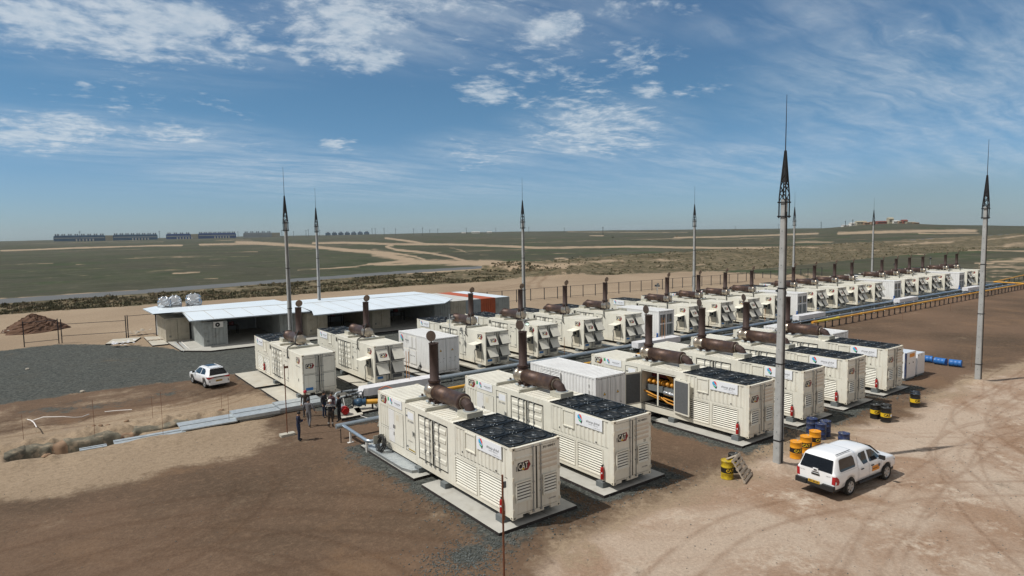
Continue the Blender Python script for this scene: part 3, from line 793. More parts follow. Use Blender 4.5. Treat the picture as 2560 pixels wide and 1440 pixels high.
def stones():
    pts = []
    def fringe(x0, x1, y0, y1, n, sp=0.45):
        for i in range(n):
            e = random.random()*(2*(x1-x0)+2*(y1-y0))
            if e < x1-x0: a, b = x0+e, y0
            elif e < 2*(x1-x0): a, b = x0+e-(x1-x0), y1
            elif e < 2*(x1-x0)+(y1-y0): a, b = x0, y0+e-2*(x1-x0)
            else: a, b = x1, y0+e-2*(x1-x0)-(y1-y0)
            pts.append((a+random.gauss(0, sp), b+random.gauss(0, sp), random.uniform(.018, .05)))
    for (a, b) in ((13.2, 18.0), (18.9, 23.9), (29.5, 34.5), (34.9, 39.8), (40.3, 45.2), (45.8, 51)):
        fringe(a, b, 19.1, 32.8, 1500)
    for i in range(2200): pts.append((random.uniform(15.6, 18), random.uniform(37, 43), random.uniform(.02, .05)))
    for i in range(1800): pts.append((random.gauss(11.9, .9), random.gauss(19.0, .7), random.uniform(.015, .04)))
    for i in range(500): pts.append((random.uniform(-6, 12), random.uniform(18, 58), random.uniform(.01, .03)))
    for i in range(900): pts.append((random.uniform(14, 60), random.uniform(5, 19), random.uniform(.012, .035)))
    A = np.array(pts); n = len(A); z = height(A[:, 0], A[:, 1])
    base = np.array([(1, 0, 0), (0, 1, 0), (-1, 0, 0), (0, -1, 0), (0, 0, .8), (0, 0, -.5)], float)
    V = base[None]*A[:, 2][:, None, None]*rng.uniform(.6, 1.4, (n, 6, 1))
    V[:, :, 0] += A[:, 0][:, None]; V[:, :, 1] += A[:, 1][:, None]; V[:, :, 2] += (z+A[:, 2]*.3)[:, None]
    F = np.array([(0, 1, 4), (1, 2, 4), (2, 3, 4), (3, 0, 4), (1, 0, 5), (2, 1, 5), (3, 2, 5), (0, 3, 5)])
    T = (F[None]+(np.arange(n)*6)[:, None, None]).reshape(-1, 3)
    tri_cloud('loose_gravel', V.reshape(-1, 3), T, 'stone', 'loose grey stones scattered round the concrete pads', 'gravel')
stones()
def hz(x, y): return float(height(np.array([float(x)]), np.array([float(y)]))[0])

# ------------------------------------------------------------------ generator containers
# local axes of a container: y = 0 radiator end ... 12.19 control end, x -1.22..1.22, z 0 at its underside
CW, CL, CH = 1.22, 12.19, 2.9
def side_frame(sgn):       # flat frame on a long side: u along the side (reads left to right), v up, w outwards; origin at s = 0
    if sgn < 0: return frame((-CW, 0, 0), (0, -1, 0), (0, 0, 1), (-1, 0, 0))
    return frame((CW, 0, 0), (0, 1, 0), (0, 0, 1), (1, 0, 0))
def SU(sgn, s): return s if sgn > 0 else -s
def end_frame(near, W=CW, L=CL):
    if near: return frame((-W, 0, 0), (1, 0, 0), (0, 0, 1), (0, -1, 0))
    return frame((W, L, 0), (-1, 0, 0), (0, 0, 1), (0, 1, 0))

def corr(mb, u0, u1, v0, v1, w, m, pitch=0.278, dep=0.036):   # corrugated sheet, flutes along v
    n = max(1, round(abs(u1-u0)/pitch)); p = (u1-u0)/n
    xs = []
    for i in range(n):
        a = u0+i*p
        xs += [(a, w), (a+p*.28, w), (a+p*.5, w-dep), (a+p*.78, w-dep)]
    xs.append((u1, w))
    for (a, wa), (b, wb) in zip(xs[:-1], xs[1:]):
        mb.add([(a, v0, wa), (b, v0, wb), (b, v1, wb), (a, v1, wa)], [(0, 1, 2, 3)], m)
def louvre(mb, u0, u1, v0, v1, w, m, n=12, fr=0.045):
    mb.box(u0, u1, v0, v0+fr, w-.02, w+.022, m); mb.box(u0, u1, v1-fr, v1, w-.02, w+.022, m)
    mb.box(u0, u0+fr, v0+fr, v1-fr, w-.02, w+.022, m); mb.box(u1-fr, u1, v0+fr, v1-fr, w-.02, w+.022, m)
    mb.quad((u0+fr, v0+fr, w-.055), (u1-fr, v0+fr, w-.055), (u1-fr, v1-fr, w-.055), (u0+fr, v1-fr, w-.055), 'gasket')
    h = (v1-v0-2*fr)/n
    for i in range(n):
        b = v0+fr+i*h
        mb.add([(u0+fr, b+h*.05, w+.010), (u1-fr, b+h*.05, w+.010), (u1-fr, b+h*.58, w-.030), (u0+fr, b+h*.58, w-.030),
                (u0+fr, b+h*.02, w+.0), (u1-fr, b+h*.02, w+.0)], [(0, 1, 2, 3), (4, 5, 1, 0)], m)
def cat_badge(mb, cu, cv, w, S=1.0, plate=True):
    """raised lettering on a hexagon; about 0.66 S wide"""
    if plate: mb.box(cu-.37*S, cu+.37*S, cv-.25*S, cv+.25*S, w-.01, w+.006, 'cream')
    z = w+.009
    hexa = [(.0, -.235), (.25, -.235), (.40, -.01), (.29, .20), (.02, .20)]
    mb.prism([(cu+a*S, cv+b*S) for a, b in hexa], w+.006, z, 'cat_red')
    back = [(-.345, -.165), (-.315, -.20), (.06, -.20), (.10, -.10), (.20, -.13), (.20, .02), (.255, .04), (.255, .175), (-.30, .185), (-.345, .14)]
    mb.prism([(cu+a*S, cv+b*S) for a, b in back], z, z+.004, 'cat_black')
    vs2, fs2 = text_geo('CAT', 0.36*S, 0.006*S)
    sc = .555*S/(max(v[0] for v in vs2)-min(v[0] for v in vs2))
    ox = cu-.035*S-(max(v[0] for v in vs2)+min(v[0] for v in vs2))/2*sc
    oy = cv-(max(v[1] for v in vs2)+min(v[1] for v in vs2))/2*1.15
    mb.add([(ox+v[0]*sc, oy+v[1]*1.15, z+.008) for v in vs2], fs2, 'cat_white')
    cx = cu-.045*S
    mb.add([(cx-.085*S, cv-.175*S, z+.012), (cx+.085*S, cv-.175*S, z+.012), (cx, cv-.06*S, z+.012)], [(0, 1, 2)], 'cat_yellow')
def swirl_logo(mb, cu, cv, w, S):
    def P(pts, m, k): mb.add([(cu+a*S, cv+b*S, w+k) for a, b in pts], [tuple(range(len(pts)))], m)
    def F(pts, m, k):
        a = sum(pts[i][0]*pts[(i+1) % len(pts)][1]-pts[(i+1) % len(pts)][0]*pts[i][1] for i in range(len(pts)))
        P(pts if a > 0 else pts[::-1], m, k)
    F([(-.42, .30), (-.22, .48), (.10, .10), (.22, -.10), (-.10, .06), (-.40, .14)], 'lg_cyan', .001)
    F([(-.40, .14), (-.10, .06), (.22, -.10), (.20, -.18), (-.05, -.06), (-.34, .02)], 'lg_blue', .002)
    F([(-.22, .48), (.02, .50), (.18, .26), (.24, -.02), (.10, .10)], 'lg_red', .002)
    F([(.02, .50), (.16, .42), (.30, .18), (.28, -.10), (.24, -.02), (.18, .26)], 'lg_orange', .003)
    F([(-.34, -.02), (.16, -.20), (.08, -.40), (-.16, -.24)], 'lg_green', .003)
    F([(.08, -.40), (.16, -.20), (.26, -.16), (.34, .02), (.34, -.22), (.26, -.44), (.16, -.50)], 'lg_black', .003)
def banner_mesh(u0, u1, v0, v1, M, small=False):
    mb = MB(); mb.M = M
    mb.box(u0, u1, v0, v1, .004, .020, 'banner')
    W = u1-u0; H = v1-v0
    swirl_logo(mb, u0+W*.18, v0+H*.54, .021, H*.78)
    text(mb, 'altaaqa global', u0+W*.66, v0+H*.54, .023, H*.30, 'bl_text', space=1.02, sx=W/(1.8)*.98 if not small else .95)
    text(mb, 'ENERGY SERVICES', u0+W*.68, v0+H*.32, .023, H*.12, 'grey_text', space=1.25, sx=.95)
    if not small: text(mb, 'ALTAAQAGLOBAL.COM', u0+W*.80, v0+H*.13, .023, H*.075, 'grey_text')
    return mb

def shell(mb, sgn, M_open=False, front=True):
    """frame, walls, roof and underside; sgn is the side carrying doors and louvres"""
    c = 'cream'
    P = .16
    # corner posts, rails
    for x0, x1 in ((-CW, -CW+P), (CW-P, CW)):
        for y0, y1 in ((0, P), (CL-P, CL)):
            mb.box(x0, x1, y0, y1, .02, CH-.02, c)
            mb.box(x0-.006, x1+.006, y0-.006, y1+.006, 0, .12, 'cream_dusty'); mb.box(x0-.006, x1+.006, y0-.006, y1+.006, CH-.12, CH+.008, 'cream_dusty')
            cx = x0+.08; 
            mb.box(cx-.035, cx+.035, y0-.008, y1+.008, .03, .09, 'dark_hole'); mb.box(x0-.008, x1+.008, y0+.045, y0+.115, .03, .09, 'dark_hole')
            mb.box(cx-.035, cx+.035, y0-.008, y1+.008, CH-.09, CH-.03, 'dark_hole')
    for x0, x1 in ((-CW+.002, -CW+.14), (CW-.14, CW-.002)):
        mb.box(x0, x1, P, CL-P, .03, .20, c); mb.box(x0, x1, P, CL-P, CH-.10, CH-.01, c)
    for y0, y1 in ((.002, .13), (CL-.13, CL-.002)):
        mb.box(-CW+P, -.72, y0, y1, .02, .17, c); mb.box(-.36, .36, y0, y1, .02, .17, c); mb.box(.72, CW-P, y0, y1, .02, .17, c)
        mb.box(-.72, -.36, y0, y1, .13, .17, c); mb.box(.36, .72, y0, y1, .13, .17, c)
        mb.box(-CW+P, CW-P, y0, y1, CH-.13, CH-.01, c)
    mb.box(-CW+.14, CW-.14, .13, CL-.13, .12, .18, 'gasket')
    # plain side
    o = -sgn; mb.M = side_frame(o)
    lo, hi = sorted((SU(o, P), SU(o, CL-P)))
    corr(mb, lo, hi, .20, CH-.10, -.012, c)
    # worked side
    mb.M = side_frame(sgn)
    def wall(s0, s1, v0, v1, w=-.012, m=c):
        a, b = sorted((SU(sgn, s0), SU(sgn, s1)))
        mb.add([(a, v0, w), (b, v0, w), (b, v1, w), (a, v1, w)], [(0, 1, 2, 3)], m)
    def cwall(s0, s1, v0, v1, w=-.012):
        a, b = sorted((SU(sgn, s0), SU(sgn, s1))); corr(mb, a, b, v0, v1, w, c)
    cwall(.34, 4.25, 1.60, 2.78); wall(P, .34, .20, CH-.1, -.004); wall(.34, 4.30, 1.48, 1.60, -.002); wall(2.38, 2.52, .2, 1.48, -.002); wall(.34, .66, .2, 1.48, -.002)
    wall(4.25, 4.90, .20, CH-.1, -.002)
    if not M_open: wall(4.90, 7.70, .20, CH-.1, -.03)
    else: wall(4.90, 5.0, .20, CH-.1, -.03); wall(7.62, 7.70, .20, CH-.1, -.03); wall(5.0, 7.62, .20, .46, -.03); wall(5.0, 7.62, 2.52, CH-.1, -.03)
    wall(4.90, 7.70, 2.62, CH-.1, .0); wall(7.66, 7.98, .20, CH-.1, -.002); wall(7.98, 9.02, .2, CH-.1, -.03); wall(9.02, 9.24, .20, CH-.1, -.002)
    wall(7.98, 9.02, 2.64, CH-.1, 0); wall(7.98, 9.02, .20, .46, 0); wall(4.90, 7.66, .2, .40, 0)
    if front:
        wall(9.24, 11.0, .20, CH-.1, -.006); wall(11.0, 12.03, 2.25, CH-.1, -.002); cwall(11.0, 12.03, 1.15, 2.25, -.006); wall(11.0, 12.03, 1.08, 1.15, 0); cwall(11.0, 12.03, .20, 1.08, -.006)
    else:
        wall(9.24, 10.45, .2, CH-.1, -.002); cwall(10.3, 10.85, 1.2, 2.78, -.001); wall(10.45, 12.03, .20, CH-.1, -.006)
    mb.M = Matrix.Identity(4)
    # roof: cross ribs behind the radiator deck
    yr = 4.72; n = 26; p = (CL-.16-yr)/n
    prof = []
    for i in range(n):
        a = yr+i*p; prof += [(a, CH-.055), (a+p*.26, CH-.055), (a+p*.36, CH-.004), (a+p*.9, CH-.004)]
    prof.append((CL-.16, CH-.055))
    for (a, za), (b, zb) in zip(prof[:-1], prof[1:]):
        mb.add([(-CW+.1, a, za), (CW-.1, a, za), (CW-.1, b, zb), (-CW+.1, b, zb)], [(0, 1, 2, 3)], 'cream_roof')
    mb.box(-CW+.1, CW-.1, 4.38, 4.72, CH-.08, CH+.004, 'cream_roof')
    mb.box(-CW+.25, CW-.05, 4.86, 4.90, CH-.002, CH+.012, 'cream_dusty')

def end_doors(root, near, closed_style):
    """two leaves; closed_style: 'vents' (radiator end) or 'panels'/'flaps' (control end)"""
    M = end_frame(near)
    W2 = 2*CW
    back = MB(); back.M = M
    back.quad((.14, .15, -.05), (W2-.14, .15, -.05), (W2-.14, CH-.12, -.05), (.14, CH-.12, -.05), 'gasket')
    back.build('door_seal', root)
    for k in (0, 1):
        u0, u1 = (.045, 1.195) if k == 0 else (1.245, 2.395)
        d = MB(); d.M = M
        d.box(u0+.02, u1-.02, .19, CH-.15, -.045, -.004, 'cream')
        if closed_style == 'vents':
            for v in (1.98, 2.18, 2.38, 1.76):
                if k == 0 and v < 2.3: continue
                d.add([(u0+.10, v, -.003), (u1-.12, v, -.003), (u1-.12, v+.035, .022), (u0+.10, v+.035, .022), (u1-.12, v+.10, .022), (u0+.10, v+.10, .022), (u1-.12, v+.13, -.003), (u0+.10, v+.13, -.003)],
                      [(0, 1, 2, 3), (3, 2, 4, 5), (5, 4, 6, 7)], 'pinkish' if k else 'cream')
        elif closed_style == 'panels':
            for v0, v1 in ((.42, 1.44), (1.55, 2.62)):
                a, b = (u0+.06, u0+.98) if k == 0 else (u1-.98, u1-.06)
                d.box(a-.02, b+.02, v0-.02, v1+.02, -.004, .004, 'gasket'); d.box(a, b, v0, v1, .004, .03, 'cream')
        leaf = d.build('end_door', root)
        rods = ((.93, ) if k == 0 else (1.52,))
        for u in ((.96, 1.10) if (k == 0 and closed_style != 'vents') else (1.02,)) if k == 0 else ((1.34, 1.48) if closed_style != 'vents' else (1.42,)):
            r = MB(); r.M = M
            r.tube([(u, .10, .035), (u, CH-.06, .035)], .02, 'steel_rod', 6)
            for v in (.14, .9, 1.35, 2.0, CH-.1): r.box(u-.045, u+.045, v-.03, v+.03, -.004, .05, 'steel_rod')
            r.build('locking_rod', leaf)
        hx = .025 if k == 0 else W2-.025
        for v in (.35, .95, 1.65, 2.35):
            h = MB(); h.M = M; h.box(hx-.035, hx+.035, v-.07, v+.07, -.01, .035, 'cream_dusty'); h.build('hinge', leaf)
        if closed_style == 'vents':
            v = MB(); v.M = M
            a, b = (.12, .93) if k == 0 else (1.50, 2.26)
            louvre(v, a, b, .66, 1.52, .058, 'cream', 6, .05)
            v.build('louvre_vent', leaf)
            if k == 0:
                bd = MB(); bd.M = M; cat_badge(bd, .56, 2.11, .0, .88); bd.build('badge', leaf)
                bl = MB(); bl.M = M; bl.box(.19, .225, 1.95, 2.14, 0, .02, 'steel_rod'); bl.build('latch', leaf)
        elif closed_style == 'panels':
            if k == 0:
                bd = MB(); bd.M = M; cat_badge(bd, .52, 2.10, .026, .84, False); bd.build('badge', leaf)
                s = MB(); s.M = M; s.box(.20, .72, .34, .54, .0, .033, 'sticker_blue'); s.build('sticker', leaf)
            else:
                t = MB(); t.M = M; text(t, 'JPSU 400842 6', 1.95, 2.685, .0, .09, 'grey_text', .003); t.build('lettering', leaf)
        elif closed_style == 'flaps':
            a, b = (.13, 1.02) if k == 0 else (1.42, 2.31)
            for j, (v0, v1) in enumerate(((.62, 1.50), (1.64, 2.58))):
                ho = MB(); ho.M = M; ho.box(a-.03, b+.03, v0-.03, v1+.03, -.006, .003, 'foam_grey'); ho.build('opening', leaf)
                f = MB()
                # awning hinged along its top edge, propped open
                ang = R_(33); L_ = v1-v0
                F = M @ Matrix.Translation((0, v1, .03)) @ Matrix.Rotation(-ang, 4, 'X') @ Matrix.Translation((0, -v1, 0))
                f.M = F
                ch = .14
                pl = [(a, v0+ch), (a+ch, v0), (b, v0), (b, v1), (a, v1)] if True else None
                f.prism([(a, v0+.02), (b, v0+.02), (b, v1), (a, v1)], -.012, .012, 'cream')
                f.box(a+.35 if k == 0 else a, b, v0-.015, v0+.02, -.03, .012, 'gasket')
                # cheeks
                if k == 0 and j == 1: cat_badge(f, (a+b)/2+.03, (v0+v1)/2, .006, .84, False)
                fl = f.build('vent_flap', leaf)
                for q in (a+.03, b-.03):
                    st = MB(); st.M = M; st.tube([(q, v0+.1, .0), (q, v1-L_*.62*math.cos(ang), L_*.62*math.sin(ang))], .012, 'steel_rod', 5); st.build('prop', fl)
            if k == 0:
                s = MB(); s.M = M; s.box(.20, .66, .34, .52, .0, .012, 'sticker_blue'); s.build('sticker', leaf)
            else:
                s = MB(); s.M = M; s.box(1.45, 2.28, .28, .56, .0, .006, 'foam_grey'); s.build('grille', leaf)

def barn_doors(root, sgn, s0=4.93, s1=7.64):
    mid = (s0+s1)/2
    for a, b in ((s0, mid-.03), (mid+.03, s1)):
        d = MB(); d.M = side_frame(sgn); c, e = sorted((SU(sgn, a), SU(sgn, b)))
        d.box(c, e, .42, 2.60, -.028, -.020, 'gasket')
        d.box(c+.06, e-.03, .49, 2.53, -.020, .004, 'cream')
        for v in (.72, 1.22, 1.72, 2.14):
            d.add([(c+.14, v, .005), (e-.12, v, .005), (e-.12, v+.05, .035), (c+.14, v+.05, .035), (e-.12, v+.20, .035), (c+.14, v+.20, .035), (e-.12, v+.26, .005), (c+.14, v+.26, .005)],
                  [(0, 1, 2, 3), (3, 2, 4, 5), (5, 4, 6, 7), (0, 3, 5, 7), (1, 6, 4, 2)], 'cream')
        leaf = d.build('barn_door', root)
        m_ = (c+e)/2; inner = e if abs(e-SU(sgn, mid)) < abs(c-SU(sgn, mid)) else c
        dirn = -1 if inner == e else 1
        for q in (.18, .62):
            u = inner+dirn*q
            r = MB(); r.M = side_frame(sgn)
            r.tube([(u, .36, .05), (u, 2.66, .05)], .020, 'steel_rod', 6)
            for v in (.42, 1.0, 1.6, 2.2, 2.6): r.box(u-.05, u+.05, v-.03, v+.03, .0, .062, 'steel_rod')
            r.tube([(u, .98, .06), (u+.05, .99, .09), (u+.16*dirn, .94, .09)], .012, 'steel_rod', 5)
            r.build('locking_rod', leaf)
    g = MB(); g.M = side_frame(sgn); u = SU(sgn, mid)
    g.box(u-.035, u+.035, .42, 2.6, -.02, .012, 'gasket'); g.box(u-.010, u+.010, .42, 2.6, .012, .03, 'cream'); g.build('door_strip', root)

def radiator_deck(root):
    d = MB()
    z = CH-.02
    d.box(-CW+.03, CW-.03, .16, 4.38, z-.10, z+.015, 'fan_mesh')
    for x0, x1 in ((-CW+.01, -CW+.08), (CW-.08, CW-.01)): d.box(x0, x1, .14, 4.40, z-.08, z+.06, 'black_frame')
    for y0 in (.14, 1.51, 1.61, 2.90, 3.00, 4.33): d.box(-CW+.08, CW-.08, y0, y0+.055, z-.08, z+.06, 'black_frame')
    d.box(-.02, .02, .2, 4.34, z, z+.035, 'black_frame')
    for y0 in (.2, 1.46, 1.66, 2.86, 3.06, 4.28):
        for x in (-1.02, -.1, .1, 1.02): d.sphere((x, y0, z+.065), .022, 'galv', 6)
    deck = d.build('radiator_deck', root)
    for i in range(3):
        for sx in (-1, 1):
            cx, cy = sx*.58, (.86, 2.26, 3.68)[i]
            f = MB()
            f.M = Matrix.Translation((cx, cy, z+.02))
            n = 24
            f.rings([[(r*math.cos(2*PI*j/n), r*math.sin(2*PI*j/n), zz) for j in range(n)] for r, zz in ((.53, .0), (.53, .045), (.505, .045), (.505, .0))], 'black_frame', (False, False))
            f.lathe([(.50, -.02), (.50, -.018)], 'dark_hole', 24)
            for k in range(6):
                a = k*PI/3+i
                ca, sa = math.cos(a), math.sin(a)
                def R(u, v, w): return (u*ca-v*sa, u*sa+v*ca, w)
                f.add([R(.09, -.05, -.012), R(.47, -.13, -.014), R(.47, .10, .016), R(.09, .05, .008)], [(0, 1, 2, 3)], 'fan_blade')
            f.lathe([(.13, -.01), (.13, .02), (.09, .03)], 'fan_motor', 12)
            for rr in (.20, .32, .43): f.rings([[((rr+dr)*math.cos(2*PI*j/20), (rr+dr)*math.sin(2*PI*j/20), .034) for j in range(20)] for dr in (-.006, .006)], 'black_frame', (False, False), False)
            for k in range(4):
                a = k*PI/4; f.box(-.01, .01, -.01, .01, .03, .036, 'black_frame')
                ca, sa = math.cos(a)*.5, math.sin(a)*.5
                f.tube([(-ca, -sa, .036), (ca, sa, .036)], .008, 'black_frame', 4)
            f.build('fan', deck)

def exhaust(root, cap=True, bare=.3):
    """muffler lying on two beams, elbow down to its curb at the radiator side, stack at the control side"""
    for y in (6.88, 8.95):
        b = MB(); b.box(-1.20, 1.12, y-.055, y+.055, CH, CH+.15, 'beam_grey'); b.box(-1.24, -1.12, y-.04, y+.04, CH-.01, CH+.06, 'beam_grey'); b.build('support_beam', root)
    z0 = 3.44; r = .385
    m = MB()
    m.M = Matrix.Translation((0, 5.35, z0)) @ Matrix.Rotation(-PI/2, 4, 'X')      # lathe axis along +y
    m.lathe([(.20, -.02), (.20, 0), (.30, .03), (r+.02, .05), (r+.02, .13), (r, .14), (r, 2.5), (r+.005, 2.5), (r+.005, 2.53), (r, 2.53)], 'rust_steel', 22, cap=(True, False))
    m.lathe([(r, 2.53), (r, 2.53+bare), (r+.004, 2.53+bare), (r+.004, 3.20), (r, 3.21)], 'steel_bare', 22, cap=(False, False))
    m.lathe([(r, 3.21), (r-.06, 3.26), (.12, 3.285)], 'steel_bare', 22, cap=(False, True))
    m.lathe([(r+.026, -.01+.06), (r+.026, .14)], 'rust_dark', 22)
    for q in (1.2, 2.0): m.lathe([(r+.006, q), (r+.006, q+.015)], 'rust_dark', 22, cap=(False, False))
    mf = m.build('muffler', root)
    for y in (6.88, 8.95):
        c = MB(); c.box(-.42, .42, y-.12, y+.12, CH+.15, CH+.19, 'galv'); c.box(-.30, -.22, y-.05, y+.05, CH+.19, z0-.25, 'rust_dark'); c.box(.22, .30, y-.05, y+.05, CH+.19, z0-.25, 'rust_dark'); c.build('saddle', mf)
    for y in (7.5, 8.0): c = MB(); c.box(-.38, .2, y, y+.12, CH+.06, z0-.30, 'rust_dark'); c.tube([(-.42, y, CH+.10), (-.42, y+.22, CH+.10)], .055, 'galv', 8); c.build('drain_fitting', mf)
    e = MB()
    # mitred elbow
    P = [(0, 5.34, z0), (0, 5.16, z0), (0, 4.98, z0-.09), (0, 4.88, z0-.25), (0, 4.88, CH+.26)]
    e.tube(P, .235, 'rust_dark', 16, smooth=False)
    e.M = Matrix.Translation((0, 5.33, z0)) @ Matrix.Rotation(-PI/2, 4, 'X')
    e.lathe([(.315, -.03), (.315, .0)], 'steel_bare', 20)
    e.M = Matrix.Translation((0, 4.88, CH+.26)); e.lathe([(.33, 0), (.33, .03)], 'galv', 18)
    e.build('elbow', root)
    k = MB(); k.box(-.43, .43, 4.46, 5.30, CH-.02, CH+.26, 'beam_grey'); k.box(-.44, .44, 4.45, 5.31, CH+.2, CH+.215, 'beam_grey'); k.build('flashing_curb', root)
    s = MB(); s.M = Matrix.Translation((0, 8.12, 0))
    s.lathe([(.28, z0+.25), (.28, 3.95), (.235, 3.97), (.235, 5.84), (.25, 5.85), (.25, 5.90), (.22, 5.90), (.215, 5.80)], 'rust_dark', 18, cap=(False, False))
    s.lathe([(.325, 3.93), (.325, 3.985)], 'rust_steel', 18)
    s.lathe([(.325, 4.0), (.325, 4.03)], 'rust_dark', 18)
    s.lathe([(.222, 5.70), (.218, 5.71)], 'dark_hole', 18)
    st = s.build('exhaust_stack', root)
    rc = MB()
    rc.M = Matrix.Translation((0, 8.36, 6.22)) @ Matrix.Rotation(R_(78), 4, 'X')
    rc.lathe([(.27, -.012), (.27, .012)], 'cap_steel', 20)
    rc.M = Matrix.Identity(4)
    rc.box(-.03, .03, 8.31, 8.36, 5.82, 5.95, 'rust_dark')
    rc.box(-.015, .015, 8.34, 8.52, 5.90, 5.92, 'rust_dark')
    rc.build('rain_cap', st)

def hose(root, sgn):
    h = MB(); x = sgn*1
    h.tube([(x*.10, 8.35, 4.15), (x*.35, 8.62, 3.95), (x*.5, 8.75, 3.55), (x*.62, 9.0, 3.28), (x*1.0, 9.15, 3.18), (x*1.22, 9.2, 3.12), (x*1.30, 9.22, 2.95), (x*1.31, 9.25, 2.45), (x*1.27, 9.38, 2.30)], .045, 'cable', 8)
    h.build('vent_hose', root)

def generator(name, sgn, front, style, openside=False, cap=True, number='JPSU 400840 0', bare=.3):
    root = empty(name, (0, 0, 0))
    b = MB(); shell(b, sgn, openside, front); b.build('container_body', root)
    M = side_frame(sgn)
    def rng_(s0, s1): return sorted((SU(sgn, s0), SU(sgn, s1)))
    for s0, s1 in ((.66, 2.38), (2.52, 4.28)):
        l = MB(); l.M = M; a, c = rng_(s0, s1); louvre(l, a, c, .20, 1.46, .0, 'cream', 10); l.build('louvre_panel', root)
    q = MB(); q.M = M; a, c = rng_(2.60, 3.42)
    q.box(a, c, 1.97, 2.02, -.02, .03, 'cream'); q.box(a, c, 2.73, 2.79, -.02, .03, 'cream'); q.box(a, a+.05, 2.02, 2.73, -.02, .03, 'cream'); q.box(c-.05, c, 2.02, 2.73, -.02, .03, 'cream')
    q.box(a+.05, c-.05, 2.02, 2.73, -.04, -.006, 'cream'); q.build('inspection_hatch', root)
    a, c = rng_(.70, 2.48)
    banner_mesh(a, c, 2.27, 2.82, M).build('banner_sign', root)
    if openside:
        # dark engine bay behind the open leaves
        e = MB(); e.M = M; a, c = rng_(5.0, 7.62)
        e.box(a, c, .42, .46, -1.6, .0, 'gasket'); e.box(a, c, .46, 2.52, -1.6, -1.58, 'dark_hole'); e.box(a-.02, a, .46, 2.52, -1.6, -.03, 'cream_dusty'); e.box(c, c+.02, .46, 2.52, -1.6, -.03, 'cream_dusty')
        e.box((a+c)/2-.05, (a+c)/2+.05, .46, 2.52, -.04, -.0, 'cream')
        for i in range(26): e.add([(a+.02+i*.1, .46, .0), (a+.10+i*.1, .46, .0), (a+.06+i*.1, .53, .0)], [(0, 1, 2)], 'cream')
        e.build('engine_bay', root)
        en = MB(); en.M = M; u = a
        en.box(a+.05, c-.1, 2.05, 2.45, -1.3, -.9, 'engine_red'); en.box(a+.0, c, .75, 1.4, -1.5, -.8, 'drum_black')
        for i in range(6):
            x = a+.30+i*.36
            en.sphere((x, 1.84, -.42), .15, 'engine_yellow', 8); en.box(x-.10, x+.10, 1.66, 2.0, -.75, -.48, 'engine_yellow')
            en.tube([(x+.17, 1.62, -.55), (x+.17, 1.98, -.5)], .035, 'rust_dark', 6)
        en.box(a+.1, c-.1, 1.25, 1.62, -.7, -.36, 'block_grey')
        en.tube([(a+1.65, 1.36, -.24), (c-.05, 1.30, -.24)], .15, 'foil', 12)
        en.tube([(a+.05, 1.22, -.2), (a+.9, 1.04, -.2), (a+1.4, 1.0, -.2), (a+1.9, .78, -.2), (c-.02, .70, -.2)], .055, 'engine_yellow', 8)
        en.tube([(a+.3, .98, -.25), (a+1.3, .86, -.25), (a+1.55, .86, -.25)], .05, 'engine_yellow', 8)
        en.tube([(a+1.5, .98, -.3), (c-.02, .86, -.3)], .045, 'engine_yellow', 8)
        en.add([(a+1.2, 2.3, -.8), (c-.15, 1.75, -.35), (c-.05, 1.95, -.35), (a+1.5, 2.45, -.8)], [(0, 1, 2, 3), (3, 2, 1, 0)], 'engine_yellow')
        en.build('engine', root)
        # leaves: one folded back along the wall near the radiator, one standing out
        for (s, ang, n_) in ((4.98, R_(172), 1), (7.66, R_(100), 0)):
            lf = MB(); u = SU(sgn, s)
            d = 1 if (SU(sgn, 6.3) > u) else -1
            F = M @ Matrix.Translation((u, 0, .05)) @ Matrix.Rotation(-d*ang, 4, 'Y')
            lf.M = F
            x0, x1 = (0, 1.27) if d > 0 else (-1.27, 0)
            lf.box(x0, x1, .40, 2.46, -.05, .02, 'cream')
            lf.box(x0+.09, x1-.09, .50, 2.36, -.058, -.05, 'foam_grey')
            lf.box(x0+.02, x1-.02, .42, 2.44, .02, .03, 'cream')
            leaf = lf.build('barn_door', root)
            for q_ in (.35, .8):
                rr = MB(); rr.M = F; uu = x0+q_
                rr.tube([(uu, .36, .06), (uu, 2.5, .06)], .02, 'steel_rod', 6); rr.build('locking_rod', leaf)
    else: barn_doors(root, sgn)
    # walk-in door
    a, c = rng_(7.99, 9.0)
    d = MB(); d.M = M
    d.box(a, c, .46, 2.64, -.03, -.022, 'gasket'); d.box(a+.03, c-.04, .50, 2.60, -.022, .002, 'cream')
    door = d.build('side_door', root)
    h = MB(); h.M = M; hx = (c-.12) if front else (a+.12)
    h.box(hx-.05, hx+.03, 1.42, 1.58, 0, .07, 'steel_rod'); h.tube([(hx-.02, 1.35, .06), (hx-.06, 1.62, .06)], .018, 'steel_rod', 5); h.build('handle', door)
    qx = a+.03 if front else c-.24
    for v in (.72, 2.28): h = MB(); h.M = M; h.box(qx, qx+.21, v-.04, v+.04, .002, .02, 'steel_rod'); h.build('hinge', door)
    t = MB(); t.M = M
    if front:
        t.box(a+.24, c-.16, 2.15, 2.50, .003, .008, 'banner'); t.build('data_plate', door); t = MB(); t.M = M
        text(t, number[:11], (a+c)/2+.04, 2.02, .004, .15, 'grey_text', .003, sx=.8); t.build('container_number', door); t = MB(); t.M = M
        text(t, 'MAX30480KG', (a+c)/2-.02, 1.02, .004, .09, 'grey_text'); t.build('weight_lettering', door); t = MB(); t.M = M
        for i in range(5): t.add([(a+.25+i*.14, .55, .004), (a+.32+i*.14, .55, .004), (a+.29+i*.14, .62, .004), (a+.22+i*.14, .62, .004)], [(0, 1, 2, 3)], 'bl_text')
